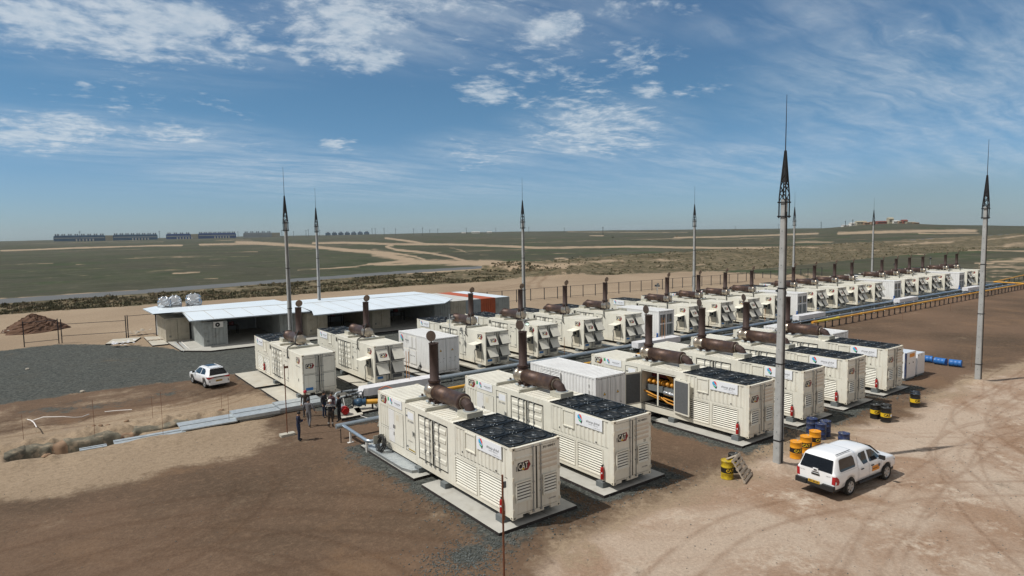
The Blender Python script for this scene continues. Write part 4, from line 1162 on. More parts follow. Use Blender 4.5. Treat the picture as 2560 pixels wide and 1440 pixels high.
        for i in range(5): t.add([(a+.32+i*.14, .55, .004), (a+.39+i*.14, .55, .004), (a+.36+i*.14, .62, .004), (a+.29+i*.14, .62, .004)], [(0, 1, 2, 3)], 'drum_band')
    else:
        text(t, number, (a+c)/2, 1.95, .004, .11, 'grey_text', .002, sx=.8)
        t.box(a+.1, c-.72, 2.28, 2.36, .003, .01, 'bl_text')
    t.build('hazard_stripe' if front else 'lettering', door)
    bd = MB(); bd.M = M
    if front:
        a, c = rng_(11.14, 11.86); cat_badge(bd, (a+c)/2, 2.60, .0, .95, False); bd.build('badge', root)
        a, c = rng_(9.38, 10.80); banner_mesh(a, c, 2.42, 2.84, M, True).build('small_sign', root)
        st = MB(); st.M = M; a, c = rng_(10.84, 10.98); st.box(a, c, 2.62, 2.80, -.004, .006, 'lg_green'); st.box(a, c, 2.46, 2.58, -.004, .006, 'banner'); st.build('sticker', root)
        a, c = rng_(9.28, 10.92); mid = a+.66
        k = MB(); k.M = M; k.box(a, mid-.008, 1.16, 2.18, -.004, .02, 'white_paint'); k.box(mid+.008, c, .5, 2.18, -.004, .02, 'cream'); k.box(a, mid-.008, .5, 1.14, -.004, .02, 'white_paint')
        k.box(a-.02, c+.02, .47, 2.21, -.006, -.003, 'steel_rod'); k.box(mid-.10, mid-.05, 1.28, 1.46, .02, .04, 'bl_text'); k.box(mid+.05, mid+.10, 1.28, 1.46, .02, .04, 'bl_text'); k.box(mid-.07, mid-.03, .90, 1.08, .02, .04, 'bl_text')
        k.box(mid+.22, mid+.5, 1.75, 2.05, .02, .024, 'cream_dusty')
        k.build('cabinet_door', root)
    else:
        a, c = rng_(10.85, 11.80)
        cat_badge(bd, (a+c)/2, 2.45, .0, 1.05, True); bd.build('badge', root)
        w = MB(); w.M = M; a2, c2 = rng_(4.40, 4.82)
        w.box(a2, c2, 2.34, 2.74, -.004, .012, 'beam_grey'); w.box(a2+.14, c2-.05, 2.38, 2.66, .012, .016, 'dark_hole'); w.build('vent_window', root)
        if style == 'flaps':
            k = MB(); k.M = M; a, c = rng_(10.62, 11.62)
            k.box(a, c, .22, 1.92, -.004, .0, 'foam_grey')
            k.box(a+.04, c-.06, .26, 1.15, .0, .03, 'cream_dusty')
            k.box(a+.08, c-.34, 1.18, 1.72, -.0, .05, 'beam_grey'); k.box(a+.14, c-.40, 1.36, 1.62, .05, .055, 'dark_hole'); k.box(a+.2, c-.6, 1.42, 1.56, .055, .06, 'block_grey')
            k.box(a+.12, a+.34, 1.22, 1.30, .05, .056, 'bl_text')
            k.build('control_panel', root)
            aw = MB(); F = M @ Matrix.Translation((0, 1.92, .01)) @ Matrix.Rotation(R_(-82), 4, 'X'); aw.M = F
            aw.box(a-.02, c, -.86, 0, -.012, .012, 'cream'); aw.build('panel_awning', root)
            pr = MB(); pr.M = M
            pr.add([(c-.02, 1.90, .0), (c-.02, .40, .0), (c+.14, .22, .0), (c+.14, 1.92, .0)], [(0, 1, 2, 3)], 'cream')
            pr.add([(c+.0, 1.90, .02), (c-.0, .35, .02), (c+.16, .22, .03), (c+.16, 1.92, .03)], [(0, 1, 2, 3)], 'cream')
            pr.build('side_cheek', root)
            cb = MB(); cb.M = M; cb.tube([(a+.1, 1.3, .06), (a-.05, 1.1, .1), (a+.02, .7, .08), (a-.08, .3, .08), (a-.05, -.05, .06)], .03, 'cable', 6); cb.build('cable', root)
        else:
            k = MB(); k.M = M; a, c = rng_(10.80, 11.75)
            k.box(a, c, 1.985, 2.0, -.004, .012, 'bl_text'); k.box(a+.5, a+.54, .9, 1.1, 0, .02, 'bl_text'); k.build('panel_trim', root)
    for s, v in ((3.66, 1.80), (1.12, 1.70)):
        hol = MB(); hol.M = M @ Matrix.Translation((SU(sgn, s), v, 0)); hol.lathe([(.035, -.02), (.035, .012)], 'bl_text', 8); hol.build('drain_plug', root)
    end_doors(root, True, 'vents')
    end_doors(root, False, style if not front else 'flaps')
    t = MB(); t.M = end_frame(True)
    text(t, number, 1.87, 2.64, .0, .125, 'bl_text', .004, sx=.85); t.build('container_number', root)
    t = MB(); t.M = end_frame(True); text(t, 'CONTAINER', 2.02, .42, .0, .075, 'grey_text', .003, sx=.9); t.build('container_word', root)
    radiator_deck(root)
    exhaust(root, cap, bare)
    if not front: hose(root, sgn)
    return root

def relabel(root, label, group, number=None):
    root['label'] = label; root['group'] = group; root['category'] = 'generator'

Y1, Y2, ZB = 19.59, 44.78, 0.50
GF = 'front row of cream generator containers'
GR = 'back row of cream generator containers'
gA = generator('generator_container', -1, True, 'flaps', number='JPSU 400840 0', bare=.02)
gA.location = (14.4+CW, Y1, ZB); relabel(gA, 'cream generator container nearest the camera, tall rusty stake in front of its corner', GF)
gD = generator('generator_container', -1, True, 'flaps', openside=True, number='JPSU 400838 5', bare=.42)
gD.location = (30.3+CW, Y1, ZB); relabel(gD, 'cream generator container with its side doors swung open showing the yellow engine', GF)
tA = tree_of(gA)
numA = {}
def copy_gen(src, tree, x, y, rz, label, group, number=None):
    r = copy_tree(src, tree, (x, y, ZB), rz, label, group)
    return r
gB = generator('generator_container', -1, True, 'flaps', number='JPSU 400835 4', bare=.36)
gB.location = (20.0+CW, Y1, ZB); relabel(gB, 'second generator container from the left in the front row, small 22 on its door', GF)
for o in kids(gB):
    if o.name.startswith('container_number'):
        m22 = MB(); m22.M = end_frame(True); text(m22, '22', 2.02, 1.66, .0, .16, 'bl_text', .004); m22.build('door_number', gB)
        break
tB = [(c, s) for c, s in tree_of(gB) if not c.name.startswith('door_number')]
for x, lab in ((35.8, 'front row generator container partly hidden behind the nearest concrete pole'),
               (41.1, 'front row generator container second from the right, behind three black drums'),
               (46.7, 'rightmost cream generator container of the front row, beside the white cabinets')):
    copy_gen(gB, tB, x+CW, Y1, 0.0, lab, GF)

# back row, turned round so the radiators face away
gH = generator('generator_container', 1, False, 'panels', number='JPSU 400842 6')
gH.location = (14.6+CW, Y2+CL, ZB); gH.rotation_euler = (0, 0, PI); relabel(gH, 'leftmost cream generator container, all its end panels shut, men standing before it', GR)
gI = generator('generator_container', 1, False, 'flaps', number='JPSU 400851 2')
gI.location = (20.1+CW, Y2+CL, ZB); gI.rotation_euler = (0, 0, PI); relabel(gI, 'cream generator with open flaps just left of the first white transformer container', GR)
tI = tree_of(gI)
REAR = [30.3, 36.0, 41.7, 47.4, 57.5, 63.3, 68.7, 74.5, 84.7, 90.4, 96.3, 101.7, 112.0, 117.3, 122.6, 128.2, 138.5, 144.0]
ordn = ['third', 'fourth', 'fifth', 'sixth', 'seventh', 'eighth', 'ninth', 'tenth', 'eleventh', 'twelfth', 'thirteenth', 'fourteenth', 'fifteenth', 'sixteenth', 'seventeenth', 'eighteenth', 'nineteenth']
rl = []
for i, x in enumerate(REAR):
    if i == 0: lab = 'cream generator with open flaps just right of the first white transformer container'
    elif i == 1: lab = 'cream generator container with open flaps behind the tripod work light with a green lamp'
    elif i == 3: lab = 'cream generator with open flaps just left of the second white transformer container'
    elif i == 4: lab = 'cream generator with open flaps just right of the second white transformer container'
    elif i == len(REAR)-1: lab = 'farthest cream generator container, last on the right of the back row'
    else: lab = '%s cream generator from the left in the back row, flaps propped open' % ordn[i]
    copy_gen(gI, tI, x+CW, Y2+CL, PI, lab, GR)

# ------------------------------------------------------------------ pads, blocks, extinguishers
def pad_mesh(w, l, h=.2, side='bitumen', top='concrete'):
    mb = MB(); mb.prism([(0, 0), (w, 0), (w, l), (0, l)], -.12, h, top, side)
    mb.box(w*.62, w*.62+.012, .0, l, h, h+.003, 'bitumen')
    return mb
pad0 = pad_mesh(4.05, 6.2, .26).build('concrete_pad'); 
pads = [(13.65, 19.50, 'concrete pad under the near end of the nearest generator'), (13.70, 26.55, 'concrete pad under the rear half of the nearest generator, trench cover resting on it'),
        (19.30, 19.50, 'concrete pad under the near end of the second front generator'), (19.35, 26.55, 'concrete pad under the rear half of the second front generator'),
        (29.6, 19.50, 'concrete pad under the near end of the generator with open doors'), (29.6, 26.55, 'concrete pad under the rear half of the generator with open doors'),
        (35.1, 19.50, 'concrete pad under the front generator behind the nearest pole'), (40.5, 19.50, 'concrete pad under the second front generator from the right'),
        (46.1, 19.50, 'concrete pad under the rightmost front generator')]
def place(o, loc, label, cat, group, first, rz=None):
    r = o if first else o.copy()
    if not first: COL.objects.link(r)
    r.location = loc
    if rz is not None: r.rotation_euler = (0, 0, rz)
    return tag(r, label, cat, group)
for i, (x, y, l) in enumerate(pads): place(pad0, (x, y, 0), l, 'concrete pad', 'pads under the generators', i == 0)
padr = pad_mesh(4.6, 6.4, .26, 'bitumen', 'concrete_warm').build('concrete_pad')
rows = [(13.1, 43.6, 'long concrete pad under the near end of the leftmost generator'), (12.9, 50.8, 'concrete pad under the far end of the leftmost generator')]
rows += [(x-.9, 43.9, None) for x in [20.1]+REAR[:12]]
for i, (x, y, l) in enumerate(rows):
    l = l or ('concrete pad under %s back row generator from the left' % (['the second']+['the '+o for o in ordn])[i-2])
    place(padr, (x, y, 0), l, 'concrete pad', 'pads under the generators', i == 0)
bl = MB(); bl.box(-.30, .30, -.22, .22, 0, .24, 'block_grey'); bl0 = bl.build('concrete_block')
first = True
names = ['nearest generator', 'second front generator', 'generator with open doors', 'generator behind the nearest pole', 'second generator from the right', 'rightmost front generator']
for k, x in enumerate((14.4, 20.0, 30.3, 35.8, 41.1, 46.7)):
    for yy, w in ((20.32, 'near corner'), (24.72, 'middle'), (27.2, 'rear half')):
        place(bl0, (x+.12, yy, .26), 'grey block under the left of the %s, %s' % (names[k], w), 'block', 'blocks under the generators', first); first = False
        if w == 'near corner': place(bl0, (x+2.32, yy, .26), 'grey block under the right of the %s' % names[k], 'block', 'blocks under the generators', False)
for k, x in enumerate([14.6, 20.1]+REAR[:10]):
    for yy, w in ((45.6, 'near end'), (51.2, 'middle')):
        place(bl0, (x+.12, yy, .26), 'grey block under the %s back row generator, at its %s' % ((['first', 'second']+ordn)[k], w), 'block', 'blocks under the generators', False)

def extinguisher():
    root = empty('fire_extinguisher')
    b = MB(); b.lathe([(.02, 0), (.075, .01), (.08, .04), (.08, .50), (.06, .57), (.025, .60)], 'ext_red', 12); b.build('cylinder', root)
    v = MB(); v.box(-.03, .03, -.03, .03, .60, .66, 'black_steel'); v.box(-.02, .12, -.012, .012, .66, .68, 'black_steel'); v.build('valve', root)
    h = MB(); h.tube([(.03, 0, .63), (.12, 0, .62), (.15, 0, .5), (.13, 0, .25), (.10, 0, .15)], .014, 'cable', 6); h.build('hose', root)
    l = MB(); l.M = Matrix.Rotation(R_(-60), 4, 'Z'); l.box(-.03, .03, -.086, -.07, .29, .35, 'banner'); l.build('label_plate', root)
    return root
ex = extinguisher(); tX = tree_of(ex)
for k, x in enumerate((14.4, 20.0, 30.3, 35.8, 41.1, 46.7)):
    lab = 'red fire extinguisher hung near the front corner of the %s' % names[k]
    p = (x-.10, 20.22, ZB+.12)
    if k == 0: ex.location = p; tag(ex, lab, 'fire extinguisher', 'fire extinguishers on the generators')
    else: copy_tree(ex, tX, p, 0.0, lab)
    if k == 0: ex.rotation_euler = (0, 0, 0.0)
c = copy_tree(ex, tX, (14.5, 54.0, ZB+.35), 0.0, 'red fire extinguisher hung on the side of the leftmost generator')

# ------------------------------------------------------------------ white transformer containers
def white_container(name, style, L_=6.06):
    W = CW; H = 2.9; c = 'white_paint'
    root = empty(name)
    b = MB()
    for x0, x1 in ((-W, -W+.15), (W-.15, W)):
        for y0, y1 in ((0, .15), (L_-.15, L_)):
            b.box(x0, x1, y0, y1, .0, H, c); b.box(x0-.006, x1+.006, y0-.006, y1+.006, H-.11, H+.008, c); b.box(x0-.006, x1+.006, y0-.006, y1+.006, -.002, .11, c)
            cx = (x0+x1)/2; b.box(cx-.035, cx+.035, y0-.009, y1+.009, .03, .08, 'dark_hole'); b.box(cx-.035, cx+.035, y0-.009, y1+.009, H-.08, H-.03, 'dark_hole')
    for x0, x1 in ((-W+.002, -W+.12), (W-.12, W-.002)): b.box(x0, x1, .15, L_-.15, .02, .16, c); b.box(x0, x1, .15, L_-.15, H-.09, H-.005, c)
    for y0, y1 in ((.002, .12), (L_-.12, L_-.002)): b.box(-W+.15, W-.15, y0, y1, .02, .16, c); b.box(-W+.15, W-.15, y0, y1, H-.12, H-.005, c)
    b.box(-W+.12, W-.12, .12, L_-.12, .1, .15, 'gasket')
    for sg in (-1, 1):
        b.M = frame((sg*W, 0, 0), (0, sg, 0), (0, 0, 1), (sg, 0, 0))
        a, e = sorted((sg*.15, sg*(L_-.15)))
        corr(b, a, e, .16, H-.09, -.012, c)
    b.M = frame((W, L_, 0), (-1, 0, 0), (0, 0, 1), (0, 1, 0)); corr(b, .15, 2*W-.15, .16, H-.12, -.012, c)
    b.M = Matrix.Identity(4)
    n = 21; p = (L_-.24)/n
    for i in range(n):
        a = .12+i*p
        for (q0, z0), (q1, z1) in (((a, H-.04), (a+p*.3, H-.04)), ((a+p*.3, H-.04), (a+p*.4, H-.004)), ((a+p*.4, H-.004), (a+p*.9, H-.004)), ((a+p*.9, H-.004), (a+p, H-.04))):
            b.add([(-W+.09, q0, z0), (W-.09, q0, z0), (W-.09, q1, z1), (-W+.09, q1, z1)], [(0, 1, 2, 3)], c)
    b.build('container_body', root)
    M = frame((-W, 0, 0), (1, 0, 0), (0, 0, 1), (0, -1, 0))
    s = MB(); s.M = M; s.quad((.14, .15, -.06), (2*W-.14, .15, -.06), (2*W-.14, H-.11, -.06), (.14, H-.11, -.06), 'gasket'); s.build('door_seal', root)
    for k in (0, 1):
        u0, u1 = (.15, 1.20) if k == 0 else (1.24, 2.29)
        d = MB(); d.M = M; d.box(u0, u1, .19, H-.15, -.05, -.005, c)
        for i in range(3):
            q = u0+.12+i*.3; d.box(q+.02, q+.22, .25, H-.25, -.005, .012, c)
        leaf = d.build('end_door', root)
        for u in (u0+.33, u0+.82):
            r = MB(); r.M = M; r.tube([(u, .1, .04), (u, H-.06, .04)], .02, 'white_paint', 6)
            for v in (.14, 1.2, H-.1): r.box(u-.04, u+.04, v-.03, v+.03, -.0, .055, 'steel_rod')
            r.build('locking_rod', leaf)
        t = MB(); t.M = M; cx = u0+.55; cy = 1.85
        t.add([(cx-.11, cy-.08, .016), (cx+.11, cy-.08, .016), (cx, cy+.12, .016)], [(0, 1, 2)], 'bl_text')
        t.add([(cx-.075, cy-.06, .019), (cx+.075, cy-.06, .019), (cx, cy+.08, .019)], [(0, 1, 2)], 'cat_yellow'); t.build('warning_sign', leaf)
        if style == 'dark':
            q = MB(); q.M = M; q.box(u0+.08, u1-.08, .30, 1.45, .0, .016, 'block_grey'); q.box(u0+.08, u1-.10, 1.6, H-.4, .0, .014, 'foam_grey'); q.build('dark_panel', leaf)
        elif style == 'plain':
            q = MB(); q.M = M
            for j in range(3): text(q, ('KV', '35', 'TR')[j], u0+.3+j*.22, .9, .013, .09, 'grey_text')
            q.build('lettering', leaf)
    S = frame((-W, 0, 0), (0, -1, 0), (0, 0, 1), (-1, 0, 0))
    if style == 'louvred':
        for s0, s1 in ((3.05, 3.95), (4.0, 4.95)):
            l = MB(); l.M = S; louvre(l, -s1, -s0, .9, 2.72, .055, c, 20, .03); l.build('louvre_panel', root)
        v = MB(); v.M = S
        for i in range(6): v.box(-.62, -.58, .5+i*.36, .66+i*.36, -.01, .03, c)
        v.build('ladder_rungs', root)
    if style == 'plain':
        l = MB(); l.M = S; swirl_logo(l, -5.45, 2.35, .014, .62); l.build('emblem', root)
        t = MB(); t.M = S; text(t, 'altaaqa global', -4.35, 2.28, .004, .19, 'grey_text', .003); text(t, 'ENERGY SERVICES', -4.3, 2.08, .004, .09, 'grey_text', 0, 1.3); t.build('lettering', root)
        for a, e, v0, v1 in ((4.2, 5.2, .35, 1.5), (3.6, 4.15, 1.7, 2.65), (2.9, 3.5, 1.7, 2.65), (2.9, 4.0, .35, 1.5)):
            q = MB(); q.M = S; q.box(-e-.02, -a+.02, v0-.02, v1+.02, -.01, .004, 'cream_dusty'); q.box(-e, -a, v0, v1, .004, .02, c); q.build('access_panel', root)
        q = MB(); q.M = S
        for i in range(4): q.lathe([(.03, 0), (.03, .02)], 'bl_text', 6) if False else q.box(-3.2-i*.25, -3.14-i*.25, 1.0, 1.08, .02, .035, 'bl_text')
        q.box(-2.4, -2.0, .25, .42, .0, .02, 'bl_text'); q.build('cable_gland', root)
    if style == 'dark':
        for a in (4.6, 5.25):
            q = MB(); q.M = S; q.box(-a-.55, -a, 2.42, 2.80, -.01, .03, 'beam_grey'); q.build('vent_grille', root)
    return root
GW = 'white transformer containers'
wC = white_container('transformer_container', 'louvred')
wC.location = (25.4+CW, 26.3, ZB); tag(wC, 'white container with louvred side in the front row, left of the open generator', 'transformer container', GW)
wJ = white_container('transformer_container', 'plain'); tJ = tree_of(wJ)
wJ.location = (25.2+CW, 44.8, ZB); tag(wJ, 'white container with small logo and text, in the back row behind the front generators', 'transformer container', GW)
wO = white_container('transformer_container', 'dark'); tO = tree_of(wO)
wO.location = (51.95+CW, 44.3, ZB); tag(wO, 'white container with dark grey door panels, left of the nearest concrete pole', 'transformer container', GW)
for x, lab in ((79.0, 'white container with dark doors just right of the nearest concrete pole'), (107.1, 'white container with dark doors midway along the far half of the back row'),
               (133.3, 'white container with dark doors near the far right end of the back row')):
    copy_tree(wO, tO, (x+CW, 44.3, ZB), 0.0, lab)
wF = copy_tree(wJ, tJ, (49.95+CW+.6, 25.3, ZB), 0.0, 'white container mostly hidden behind the rightmost front generator')
wpad = pad_mesh(3.4, 6.6, .26).build('concrete_pad')
for i, (x, y, l) in enumerate(((24.8, 26.0, 'concrete pad under the louvred white container'), (24.7, 44.5, 'concrete pad under the white container with the small logo'), (51.4, 44.0, 'concrete pad under the second white container of the back row'),
                               (78.5, 44.0, 'concrete pad under the third white container of the back row'), (106.5, 44.0, 'concrete pad under the fourth white container of the back row'), (132.7, 44.0, 'concrete pad under the fifth white container of the back row'), (50.0, 25.0, 'concrete pad under the white container behind the rightmost generator'))):
    place(wpad, (x, y, 0), l, 'concrete pad', 'pads under the generators', i == 0)

# blue cone shaped bottles beside the white containers
bb = MB(); bb.lathe([(.22, 0), (.24, .05), (.20, .30), (.10, .62), (.07, .72), (.11, .76), (.11, .86), (.05, .90)], 'blue_pl', 12); bb0 = bb.build('blue_bottle')
for i, (x, y, l) in enumerate(((51.5, 44.1, 'blue bottle by the second white container'), (78.6, 44.1, 'blue bottle by the white container right of the nearest pole'), (106.7, 44.1, 'blue bottle by the fourth white container'), (132.9, 44.1, 'blue bottle by the farthest white container'), (24.9, 44.4, 'blue bottle by the white container with the small logo'))):
    place(bb0, (x, y, .27), l, 'bottle', 'blue bottles beside the white containers', i == 0)

# ------------------------------------------------------------------ gas skids under white sheet covers
def valve_box(front=False):
    root = empty('valve_skid')
    b = MB()
    b.prism([(0, .12), (.25, 0), (6.2, 0), (6.2, 1.1), (.25, 1.1), (0, .98)], .45, 1.0, 'sheet_white')
    b.build('cover', root)
    if front:
        f = MB()
        f.add([(.0, .1, 1.0), (0, 1.0, 1.0), (-.18, .95, .62), (-.02, .8, .25), (-.02, .2, .2), (-.18, .15, .6)], [(0, 1, 2, 5), (5, 2, 3, 4)], 'sheet_white')
        f.add([(.0, .1, 1.0), (0, 1.0, 1.0), (-.18, .95, .62), (-.02, .8, .25), (-.02, .2, .2), (-.18, .15, .6)], [(5, 2, 1, 0), (4, 3, 2, 5)], 'sheet_white')
        f.build('end_flap', root)
    k = MB()
    k.box(.1, 6.1, .15, .95, .1, .18, 'black_steel')
    for x in (.3, 2.2, 4.1, 5.9):
        for y in (.2, .9): k.box(x-.04, x+.04, y-.04, y+.04, -.05, .45, 'black_steel')
    k.build('frame', root)
    p = MB()
    p.tube([(-.5, .7, .35), (6.3, .7, .35)], .08, 'galv', 8); p.tube([(-.6, .35, .42), (1.2, .35, .42)], .06, 'galv', 8)
    for x in (.4, 1.6, 2.6, 3.8): p.sphere((x, .7, .36), .15, 'drum_yellow', 8)
    for x in (-.4, -.15): p.lathe([(.1, 0), (.1, .05)], 'black_steel', 8) if False else p.sphere((x, .35, .42), .11, 'black_steel', 8)
    p.build('pipework', root)
    return root
vb1 = valve_box(True); vb1.location = (18.0, 41.95, 0); tag(vb1, 'long white covered gas skid behind the nearest two generators', 'gas skid', 'white covered gas skids')
vb = valve_box(); tv = tree_of(vb); vb.location = (46.3, 41.9, 0); tag(vb, 'white covered gas skid left of the nearest concrete pole, behind the open generator', 'gas skid', 'white covered gas skids')
for x, l in ((75.4, 'white covered gas skid at the near end of the long yellow pipe'), (103.6, 'white covered gas skid behind the middle of the long yellow pipe'), (130.6, 'farthest white covered gas skid, left of the right hand pole')):
    copy_tree(vb, tv, (x, 41.9, 0), 0.0, l)
# ------------------------------------------------------------------ pipes
mp = empty('main_pipe', (24.0, 43.35, .5), 0, 'long silver insulated main pipe running between the two rows', 'pipe')
m = MB(); m.tube([(0, 0, 0), (131, 0, 0)], .19, 'galv_pipe', 12)
for i in range(44): m.tube([(1.5+i*3, 0, 0), (1.54+i*3, 0, 0)], .20, 'galv', 12)
m.build('insulated_pipe', mp)
for i in range(22):
    s = MB(); s.box(i*6+2-.05, i*6+2+.05, -.2, -.12, -.5, -.15, 'galv'); s.box(i*6+2-.05, i*6+2+.05, .12, .2, -.5, -.15, 'galv'); s.box(i*6+1.9, i*6+2.1, -.22, .22, -.22, -.18, 'galv'); s.build('pipe_support', mp)
lp = empty('small_pipe', (53.5, 40.9, .55), 0, 'thinner grey pipe running along below the main silver pipe', 'pipe')
m = MB(); m.tube([(0, 0, 0), (98, 0, 0)], .09, 'galv_pipe', 8); m.build('insulated_pipe', lp)
for i in range(30):
    s = MB(); s.box(i*3.2+1-.03, i*3.2+1.03, -.05, .05, -.55, .14, 'white_paint'); s.build('pipe_support', lp)
br = MB()
br.tube([(0, -1.45, .50), (0, .6, .50), (0, 1.6, .50), (-.25, 2.0, .50), (-.9, 2.2, .50)], .14, 'galv_pipe', 10)
br.tube([(.45, -1.45, .42), (.45, 1.8, .42)], .07, 'galv_pipe', 8)
br.tube([(.7, -1.45, .36), (.7, 1.0, .36)], .05, 'cable', 6)
br0 = br.build('branch_pipe')
for i, x in enumerate([20.1]+REAR):
    l = 'silver branch pipe joining the main pipe beside the %s back row generator' % ((['second']+ordn)[i] if i < 18 else 'last')
    place(br0, (x+3.15, 44.7, 0), l, 'pipe', 'branch pipes to the back row', i == 0)
# pipes by the standing men
pp = empty('elbow_pipe', (0, 0, 0), 0, 'silver pipe with a right angled loop beside the nearest generator', 'pipe')
q = MB(); q.tube([(13.35, 35.4, .75), (22, 35.4, .75)], .15, 'galv_pipe', 12); q.build('insulated_pipe', pp)
q = MB(); q.tube([(13.75, 35.3, .75), (13.75, 34.9, .75), (13.68, 31.85, .75), (13.8, 31.6, .75), (14.1, 31.55, .75), (15.1, 31.7, .75)], .10, 'galv_pipe', 12); q.build('loop_pipe', pp)
for x, y in ((13.73, 34.2), (13.66, 31.8)):
    q = MB(); q.box(x-.05, x+.05, y-.05, y+.05, .06, .66, 'white_paint'); q.prism([(x-.18, y-.1), (x+.18, y-.1), (x+.18, y+.1), (x-.18, y+.1)], 0.03, .06, 'white_paint'); q.build('pipe_support', pp)
q = MB(); q.box(13.30, 13.34, 34.6, 34.64, 0, .8, 'black_steel'); q.build('post', pp)
rp = empty('flanged_pipe', (0, 0, 0), 0, 'short silver pipe ending in a red flange beside the standing men', 'pipe')
q = MB(); q.tube([(16.2, 43.2, .45), (15.55, 39.6, .45)], .16, 'galv_pipe', 12); q.build('insulated_pipe', rp)
q = MB(); q.tube([(15.55, 39.6, .45), (15.50, 39.32, .45)], .27, 'ext_red', 12); q.tube([(15.49, 39.3, .45), (15.46, 39.12, .45)], .2, 'ext_red', 10)
for k in range(8):
    a = k*PI/4; q.tube([(15.56+math.cos(a)*.22, 39.66, .45+math.sin(a)*.22), (15.50+math.cos(a)*.22, 39.2, .45+math.sin(a)*.22)], .025, 'ext_red', 5)
q.build('flange', rp)
vp = empty('gas_valve', (0, 0, 0), 0, 'blue gas valve with a handwheel on a yellow pipe beside the nearest generator', 'valve')
q = MB(); q.sphere((16.8, 40.1, .62), .30, 'valve_blue', 12); q.tube([(16.45, 40.25, .62), (17.15, 39.95, .62)], .22, 'valve_blue', 12); q.tube([(16.40, 40.28, .62), (16.46, 40.25, .62)], .30, 'black_steel', 12); q.tube([(17.12, 39.96, .62), (17.18, 39.94, .62)], .30, 'valve_blue', 12); q.build('valve_body', vp)
q = MB(); q.M = Matrix.Translation((16.45, 40.35, 1.15)) @ Matrix.Rotation(R_(70), 4, 'X')
n = 16; q.rings([[(( .24+.022*math.cos(b))*math.cos(2*PI*j/n), (.24+.022*math.cos(b))*math.sin(2*PI*j/n), .022*math.sin(b)) for b in (0, PI/2, PI, 3*PI/2)] for j in range(n)], 'black_steel', closed=True)
for k in range(4): a = k*PI/4; q.tube([(-.23*math.cos(a), -.23*math.sin(a), 0), (.23*math.cos(a), .23*math.sin(a), 0)], .014, 'black_steel', 5)
q.build('handwheel', vp)
q = MB(); q.tube([(17.15, 39.95, .62), (17.9, 39.4, .66), (19, 38.9, .8), (20.2, 38.5, .9)], .17, 'pipe_yellow', 12); q.build('yellow_pipe', vp)
q = MB(); q.box(17.45, 17.55, 39.5, 39.6, .05, .5, 'black_steel'); q.box(17.35, 17.65, 39.4, 39.7, .02, .06, 'black_steel'); q.build('pipe_support', vp)
sp = empty('steel_fittings', (0, 0, 0), 0, 'thin stainless pipes and small valves beside the blue gas valve', 'pipe')
q = MB(); q.tube([(15.7, 40.9, .35), (15.7, 40.9, .85), (15.8, 40.95, .95), (16.5, 41.2, .95), (17.9, 42.2, .8)], .05, 'galv', 8); q.build('bent_pipe', sp)
q = MB(); q.tube([(15.9, 42.1, .3), (15.95, 42.15, .9), (16.1, 42.2, 1.0), (17.2, 42.6, .9), (17.9, 42.9, .8)], .06, 'galv', 8); q.build('bent_pipe', sp)
for p_ in ((16.3, 41.1, .95), (16.45, 42.3, 1.0), (17.4, 42.7, .88)):
    q = MB(); q.sphere(p_, .09, 'black_steel', 8); q.tube([(p_[0], p_[1], p_[2]), (p_[0], p_[1], p_[2]+.18)], .02, 'black_steel', 5); q.build('small_valve', sp)
q = MB(); q.tube([(16.0, 40.9, .9), (15.9, 40.3, .2), (16.2, 39.4, .1), (16.4, 38.0, .1), (16.2, 35.6, .75)], .022, 'white_paint', 6); tag(q.build('white_hose'), 'thin white hose trailing from the fittings to the silver pipe', 'hose')
q = MB(); q.tube([(18.6, 40.9, 1.05), (19.0, 40.6, 1.3), (19.4, 40.3, 1.1), (19.3, 40.0, .9), (18.7, 40.2, .85)], .035, 'hose_orange', 6); tag(q.build('orange_hose'), 'orange hose looping behind the nearest exhaust stack', 'hose')
for i, (x0, y0, x1, y1, l) in enumerate(((15.0, 38.7, 16.5, 40.6, 'small concrete slab under the red flange'), (16.3, 39.3, 17.8, 41.6, 'small concrete slab under the blue gas valve'))):
    q = MB(); q.prism([(x0, y0), (x1, y0+.1), (x1+.5, y1), (x0+.5, y1-.1)], -.02, .16, 'concrete_warm', 'bitumen'); tag(q.build('concrete_slab'), l, 'concrete slab', 'small slabs by the pipes')

def yellow_pipe(x0, x1, label, lemon=0.0, sup=True):
    r = empty('gas_pipe', (x0, 38.45, 0), 0, label, 'gas pipe', 'yellow gas pipes')
    q = MB()
    if lemon: q.tube([(.6, 0, .9), (lemon, 0, .9)], .135, 'pipe_lemon', 12); q.tube([(-.3, .05, .9), (.6, 0, .9)], .155, 'pipe_yellow', 12); q.tube([(lemon, 0, .9), (lemon+.5, 0, .9)], .17, 'pipe_lemon', 12)
    q.tube([(lemon, 0, .9), (x1-x0, 0, .9)], .12, 'pipe_yellow', 12)
    x = lemon+6
    while x < x1-x0: q.tube([(x, 0, .9), (x+.45, 0, .9)], .15, 'pipe_yellow', 12); x += 12.2
    q.build('pipe_run', r)
    if sup:
        x = .9
        while x < x1-x0-.5:
            s = MB(); s.box(x-.06, x+.06, -.05, .05, .02, .78, 'black_steel'); s.box(x-.2, x+.2, -.14, .14, 0, .03, 'black_steel')
            s.prism([(x-.2, -.03), (x+.2, -.03), (x+.2, .03), (x-.2, .03)], .0, .02, 'black_steel')
            s.add([(x-.2, 0, .03), (x+.2, 0, .03), (x, 0, .35)], [(0, 1, 2), (2, 1, 0)], 'black_steel'); s.build('pipe_support', r)
            x += 1.68
    return r
yellow_pipe(72.3, 180, 'long yellow gas pipe on short black stands running off to the right', 5.3)
yellow_pipe(20.2, 45.5, 'yellow gas pipe seen between the two nearest generators')
